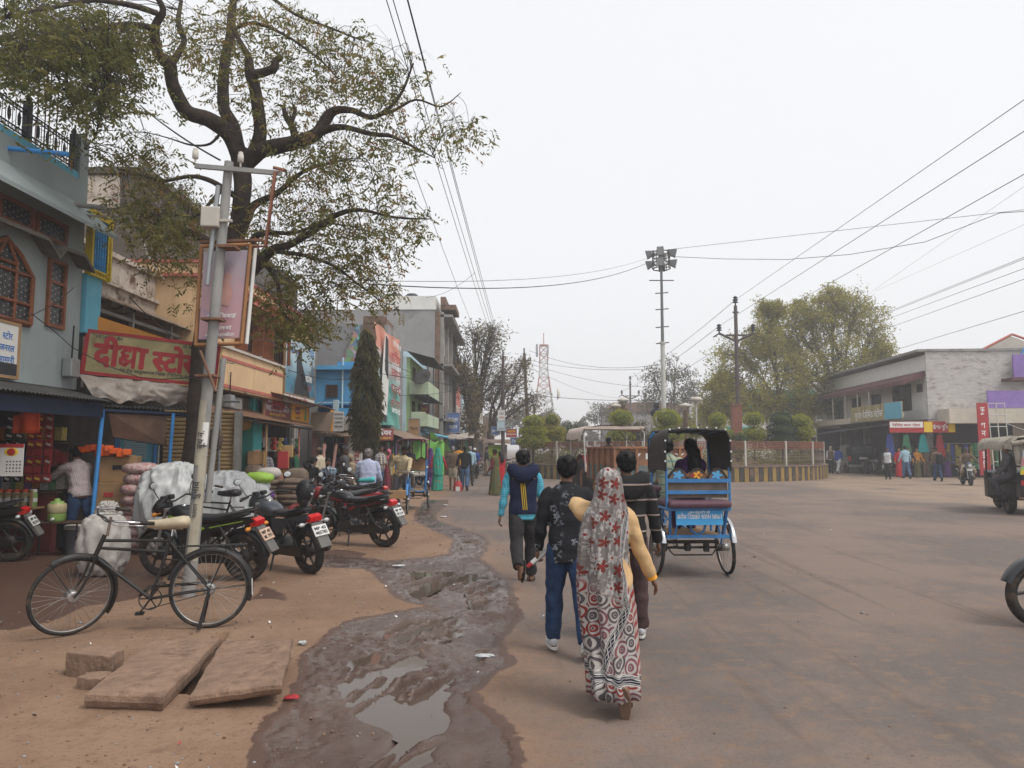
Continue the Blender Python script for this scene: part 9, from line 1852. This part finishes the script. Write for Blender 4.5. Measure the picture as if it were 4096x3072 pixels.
for i in range(5):
 t=thing('jar',['leftmost cream jar in the wooden rack','second cream jar from the left in the rack','middle cream jar in the rack','second cream jar from the right in the rack','greenish jar at the right end of the rack'][i],'jar',(-8.0+.13*i,11.75,.73),group='jars in the wooden rack');x=-8.0+.13*i
 part(t,'jar_body','jarbody' if i<4 else 'juggreen',lambda b:b.lathe([(.055,0),(.058,.05),(.058,.2),(.045,.23)],(x,11.75,.732),12));part(t,'lid','orangeflag' if i<4 else 'white',lambda b:b.lathe([(.048,.23),(.05,.27),(.03,.275)],(x,11.75,.732),12));part(t,'paper_label','white',lambda b:b.lathe([(.0595,.08),(.0595,.14)],(x,11.75,.732),12,caps=False))
t=thing('bench','small dark metal bench carrying the water jug','bench',(-7.0,11.55,0));part(t,'top','wooddk',lambda b:b.span(-7.35,-6.55,11.4,11.7,.5,.53,bev=.008))
for x in(-7.3,-6.6):
 for y in(11.44,11.66):part(t,'leg','iron',lambda b:b.tube([(x,y,0),(x,y,.5)],.014,6))
t=thing('water_jug','round cream and green insulated water jug on the bench','jug',(-6.98,11.55,.53));part(t,'body','jarbody',lambda b:b.lathe([(.12,.12),(.135,.14),(.135,.24),(.12,.27)],(-6.98,11.55,.532),18));part(t,'green_base','juggreen',lambda b:b.lathe([(.11,0),(.13,.03),(.132,.118)],(-6.98,11.55,.532),18));part(t,'lid','juggreen',lambda b:b.lathe([(.10,.27),(.09,.3),(.04,.31),(.04,.34),(.02,.345)],(-6.98,11.55,.532),18));part(t,'tap','white',lambda b:b.tube([(-6.95,11.42,.58),(-6.95,11.37,.57)],.018,8))
t=thing('bucket','grey bucket with pale lid at the foot of the blue post','bucket',(-6.78,11.9,0));part(t,'body','buckgrey',lambda b:b.lathe([(.14,0),(.165,.36),(.17,.38)],(-6.84,11.85,.005),20));part(t,'lid','offwhite',lambda b:b.lathe([(.175,.38),(.178,.42),(.15,.44),(.02,.445)],(-6.84,11.85,.005),20))
for i,x in enumerate((-7.35,-7.5,-7.63,-7.82,-7.98)):
 t=thing('sachet_strip',['rightmost hanging strip of red and white sachets','hanging strip of red sachets second from the right','middle hanging strip of dark red sachets','hanging strip of dark sachets second from the left','leftmost hanging strip of dark sachets'][i],'sachets',(x,11.85,1.1),group='sachet strips hanging in the stall')
 part(t,'strip',['sachetred','signred','counterred2','iron','iron'][i]if['sachetred','signred','counterred2','iron','iron'][i]in M_ else 'signred',lambda b:[b.box((x+.006*math.sin(j*5),11.85+.012*math.sin(j*3),2.12-.135*j),(.12,.03,.125),.15*math.sin(j*2+i),bev=.008,rx=.1*math.sin(j))for j in range(8)])
 part(t,'print','white' if i in(0,3,4)else 'textyellow',lambda b:[b.box((x+.01,11.832,2.11-.135*j),(.08,.004,.035),.15*math.sin(j*2+i),ry=.35)for j in range(8)])
t=thing('calendar','paper wall calendar with red heading hanging at the left edge','calendar',(-7.0,10.25,1.4));p0=W(44,1840,10.25)
part(t,'sheet','white',lambda b:b.box(p0,(.34,.008,.44)));part(t,'heading','signred',lambda b:(b.box(p0+Vector((0,-.006,.195)),(.34,.004,.05)),b.ell(p0+Vector((0,-.006,.11)),(.06,.003,.05),12,6)))
part(t,'picture_rays','textyellow',lambda b:b.ell(p0+Vector((0,-.0045,.11)),(.10,.002,.06),14,6));part(t,'date_grid','textdark',lambda b:[b.box(p0+Vector((-.05+.045*i,-.0055,-.02-.045*j)),(.02,.002,.018))for i in range(5)for j in range(4)])
t=thing('orange_flag','bright orange cloth hanging under the dark awning','cloth',(-6.9,10.6,1.8));b=MB();o0=W(105,1680,10.7)
rows=[[o0+Vector((-.19+.38*u_,.03*math.sin(9*u_),.19-.38*v+.06*(1-u_)*v*0-.12*(1-u_)*(1-v)))for u_ in np.linspace(0,1,14)]for v in np.linspace(0,1,6)];b.loft(rows,0,True,False,False);o=b.build('cloth',M_['orangeflag'],t);m_=o.modifiers.new('thick','SOLIDIFY');m_.thickness=.01;part(t,'cord','iron',lambda b:b.tube([o0+Vector((-.2,0,.2)),o0+Vector((.22,0,.22))],.005,4))
ts_=heap('straw_bundle','brown straw bundle hanging beside the leaning pole',(-5.68,14.3,1.8),(.11,.11,.2),'gunny',.05,1.4,'bundle');part(ts_,'cord','iron',lambda b:b.tube([(-5.68,14.3,1.95),(-5.68,14.3,2.66)],.006,4))
GS='brown sacks stacked at the grain shop'
for j in range(2):
 for i in range(5):heap('grain_sack',['left','right'][j]+' pile of flat brown sacks, '+['lowest','second','middle','fourth','topmost'][i]+' sack',(-6.45+.62*j,19.6+.2*j,.25+.13*i),(.34,.3,.085),'gunny',.03,1,'sack',20,12)
t=thing('pallet','low plank platform under the flat brown sacks','pallet',(-6.1,19.7,0));part(t,'planks','wooddk',lambda b:[b.box((-6.1,19.4+.16*i,.13),(1.5,.13,.04))for i in range(5)]);part(t,'blocks','brown',lambda b:[b.box((-6.7+.6*i,19.7,.055),(.12,.7,.11))for i in range(3)])
heap('grain_sack','white topped open sack on the left brown pile',(-6.35,19.6,.98),(.34,.28,.14),'sackwhite',.03,1,'sack',20,12);heap('grain_sack','upright gunny sack behind the flat piles',(-5.85,20.3,.85),(.3,.25,.28),'gunny',.04,1,'sack',22,14);heap('grain_sack','reddish sack lying near the turquoise pillar',(-6.7,21.0,.78),(.38,.3,.18),'gunnyred',.03,1,'sack',20,12);heap('grain_sack','green-brown sack beneath the shopkeeper carton',(-7.0,20.4,.9),(.26,.25,.3),'gunny',.04,1,'sack',20,12)
mm('baggreen',(.30,.50,.06),.5);mm('bagpurple',(.12,.05,.22),.5)
for i in range(6):heap('rice_bag',['lowest bright green','second white','third white','fourth purple','fifth white','topmost green and white'][i]+' plastic bag of the pile behind the motorcycle mirror',(-5.35+.03*math.sin(i*2.5),15.8,.12+.18*i),(.27,.3,.11),['baggreen','plastic','sackwhite','bagpurple','plastic','baggreen'][i],.04,1,'bag',22,12)
for x,y,z,w_,h_,m,lb in((-7.0,20.5,1.38,.42,.36,'ply','brown carton beside the shopkeeper'),(-6.75,22.1,1.3,.3,.5,'signred','red carton stacked right of the shopkeeper'),(-6.85,22.5,1.55,.5,.36,'shutter','beige carton on the grain shop shelf'),(-6.8,22.3,.85,.3,.3,'signorange','red and yellow printed carton on the shop step'),(-7.1,21.9,1.75,.35,.4,'white','white tin stacked high inside the grain shop')):
 t=thing('carton',lb,'carton',(x,y,z));part(t,'box',m,lambda b:b.box((x,y,z),(w_,.35,h_),.2,bev=.01));part(t,'tape','textyellow',lambda b:b.box((x,y,z),(w_*1.004,.06,h_*1.004),.2))
t=thing('shop_table','plank table holding goods in the grain shop front','table',(-7,22.6,0));part(t,'top','teal',lambda b:b.span(-7.5,-6.8,21.4,24.2,.62,.68));part(t,'leg','wooddk',lambda b:[b.span(-6.9,-6.84,y,y+.06,0,.62)for y in(21.5,22.8,24.1)])
b=MB()
for z in(.7,1.25,1.8):
 y=21.4
 while y<25:w_=g.uniform(.12,.3);b.box((-8.3+g.uniform(-.1,.1),y+w_/2,z+.2),(.3,w_*.9,g.uniform(.25,.45)),0,g.randrange(7));y+=w_
t=thing('shop_shelving','packed goods shelving inside the grain shop','shelf',(-8.4,23,0));o=b.build('goods',PK,t);o['kind']='stuff';part(t,'shelf','wooddk',lambda b:[b.span(-8.6,-8.0,21.3,25.1,z,z+.03)for z in(.68,1.22,1.77)])
b=MB()
for z in(.97,1.36,1.75):
 x=-8.75
 while x<-7.4:w_=g.uniform(.07,.16);b.box((x+w_/2,12.28,z+.13),(w_*.92,.14,g.uniform(.16,.3)),0,g.randrange(7));x+=w_
t=thing('back_shelf','shelf of jars and packets behind the red stall counter','shelf',(-8,12.3,0));o=b.build('goods',PK,t);o['kind']='stuff';part(t,'shelf','wooddk',lambda b:[b.span(-8.8,-7.36,12.15,12.37,z,z+.02)for z in(.945,1.335,1.725)])
for i,(dx,ry)in enumerate(((0,.25),(.12,.1),(.3,-.1),(.42,.2))):
 t=thing('plastic_roll',['leftmost pink plastic roll leaning at the grain shop','second pink plastic roll leaning at the grain shop','third pink plastic roll leaning at the grain shop','rightmost pink plastic roll leaning at the grain shop'][i],'roll',(-6.4+dx,24.6,0),group='plastic rolls leaning at the grain shop');part(t,'roll','pink',lambda b:b.tube([(-6.4+dx,24.5,.05),(-6.4+dx+ry,24.6,1.75)],.05,8));part(t,'core','ply',lambda b:b.tube([(-6.4+dx+ry*.98,24.598,1.72),(-6.4+dx+ry*1.02,24.602,1.8)],.02,6))
p=W(1832,1950,28.8);t=thing('shopping_bag','red and white plastic shopping bag carried by the black sweater man','bag',p);part(t,'bag','signred',lambda b:b.loft([[p+Vector((sx*.17*k,sy*.06*k,z))for sx,sy in((-1,-1),(1,-1),(1,1),(-1,1))]for k,z in((.7,-.28),(1,-.18),(.95,.08),(.5,.25))],0,True));part(t,'white_panel','white',lambda b:b.box(p+Vector((0,-.066,-.08)),(.17,.01,.24)));part(t,'handle','white',lambda b:b.tube([p+Vector((-.08,0,.22)),p+Vector((0,0,.42)),p+Vector((.08,0,.22))],.012,5))
for i,(px,py,s_,lb)in enumerate(((1650,2028,.13,'white plastic bag lying below the rickshaw pedal'),(1775,2070,.12,'white plastic bag scrap on the muddy road edge'),(1785,2022,.1,'white paper scrap on the dirt near the green saree woman'),(1590,2265,.14,'flat white paper strip on the mud beside the motorcycles'),(1925,2627,.1,'white paper strip in the mud near the walkers'),(1166,2800,.07,'crumpled red wrapper beside the right stone slab'),(1197,2582,.05,'torn white paper right of the stone slabs'))):
 c=Gd(px,py);heap('plastic_scrap',lb,(c.x,c.y,gz(c.x,c.y)+.02),(s_*.7,s_*.4,.012),'signred' if 'red' in lb else 'plastic',.02,1,'litter',16,8)
XF=Matrix.Translation((23.8,42.6,0))@Matrix.Rotation(R(-4.9),4,'Z')
for k_,(x0,x1,y)in enumerate(((.5,3,2.2),(.6,4.4,.0),(.5,3,6.4))):
 t=thing('garment_rack',['rack of folded clothes deep in the corner garment shop','row of dark hanging clothes beside the red standing banner','rack of clothes behind the black car'][k_],'rack',(24+k_,44+2*k_,0));b=MB();x=x0
 while x<x1:w_=g.uniform(.12,.25);b.box((x,y-.05+g.uniform(-.05,.05),g.uniform(1.1,1.3)),(w_*.85,.2,g.uniform(.9,1.5)),0,g.randrange(6));x+=w_
 o=b.build('clothes',CL,t);o['kind']='stuff';part(t,'rail','metalgrey',lambda b:b.tube([(x0-.1,y,1.9),(x1,y,1.9)],.02,5))
XF=None
# ============= cables and small fittings on the left fronts
g2=random.Random(3)
for i,(y0,z0,y1,z1)in enumerate(((17.3,5.0,21.9,4.5),(17.2,4.4,22.4,5.1),(21.9,2.9,26.7,3.6),(18.0,3.0,24.5,3.05),(12.5,4.2,17.2,3.6),(27,4.5,36,5.2))):
 wire(['slack cable strung across the cream house windows','second cable crossing the cream house front','cable from the cream house to the blue house pipe','cable running along the grocery sign top','cable between the blue-yellow panel and the cream balcony','cable from the blue house to the light green house'][i],[(-6.5,y0,z0),(-6.45 if i<5 else-4.9,y1,z1)],.009,.25)
for x,y,z,lb in((-7.2,12.1,2.95,'grey meter box on the corner of the grey-blue house'),(-6.68,17.6,2.75,'rusty meter box under the cream balcony'),(-7.1,21.0,2.5,'small switch box on the turquoise pillar')):
 t=thing('meter_box',lb,'meter box',(x,y,z));part(t,'box','metalgrey',lambda b:b.box((x,y,z),(.16,.24,.3),0,bev=.015));part(t,'conduit','iron',lambda b:b.tube([(x,y,z+.15),(x,y+.02,z+.7)],.014,5))
for i in range(5):
 y=21.7+.55*i;t=thing('hanging_bundle',['leftmost','second','middle','fourth','rightmost'][i]+' bundle of packets hanging in the grain shop front','packets',(-6.9,y,1.9),group='packet bundles hanging in the grain shop');part(t,'cord','iron',lambda b:b.tube([(-6.9,y,2.45),(-6.9,y,1.95)],.006,4));part(t,'packets',PK[i],lambda b:[b.box((-6.9+g2 .uniform(-.04,.04),y+g2 .uniform(-.05,.05),1.9-.09*k),(.12,.16,.1),g2 .uniform(-.4,.4),bev=.02)for k in range(4)])
b=MB();b.span(-1000,1000,-12,1600,-1.6,27);q=NB('haze');q.t.nodes.remove(q.b);pv=q.n('ShaderNodeVolumePrincipled');pv.inputs['Color'].default_value=(.90,.92,.95,1);pv.inputs['Density'].default_value=HAZE;pv.inputs['Anisotropy'].default_value=.1
q.l(pv.outputs[0],q.t.nodes['Material Output'].inputs['Volume']);o=b.build('haze',q.mat);tag(o,'pale winter haze filling the street air',kind='stuff')
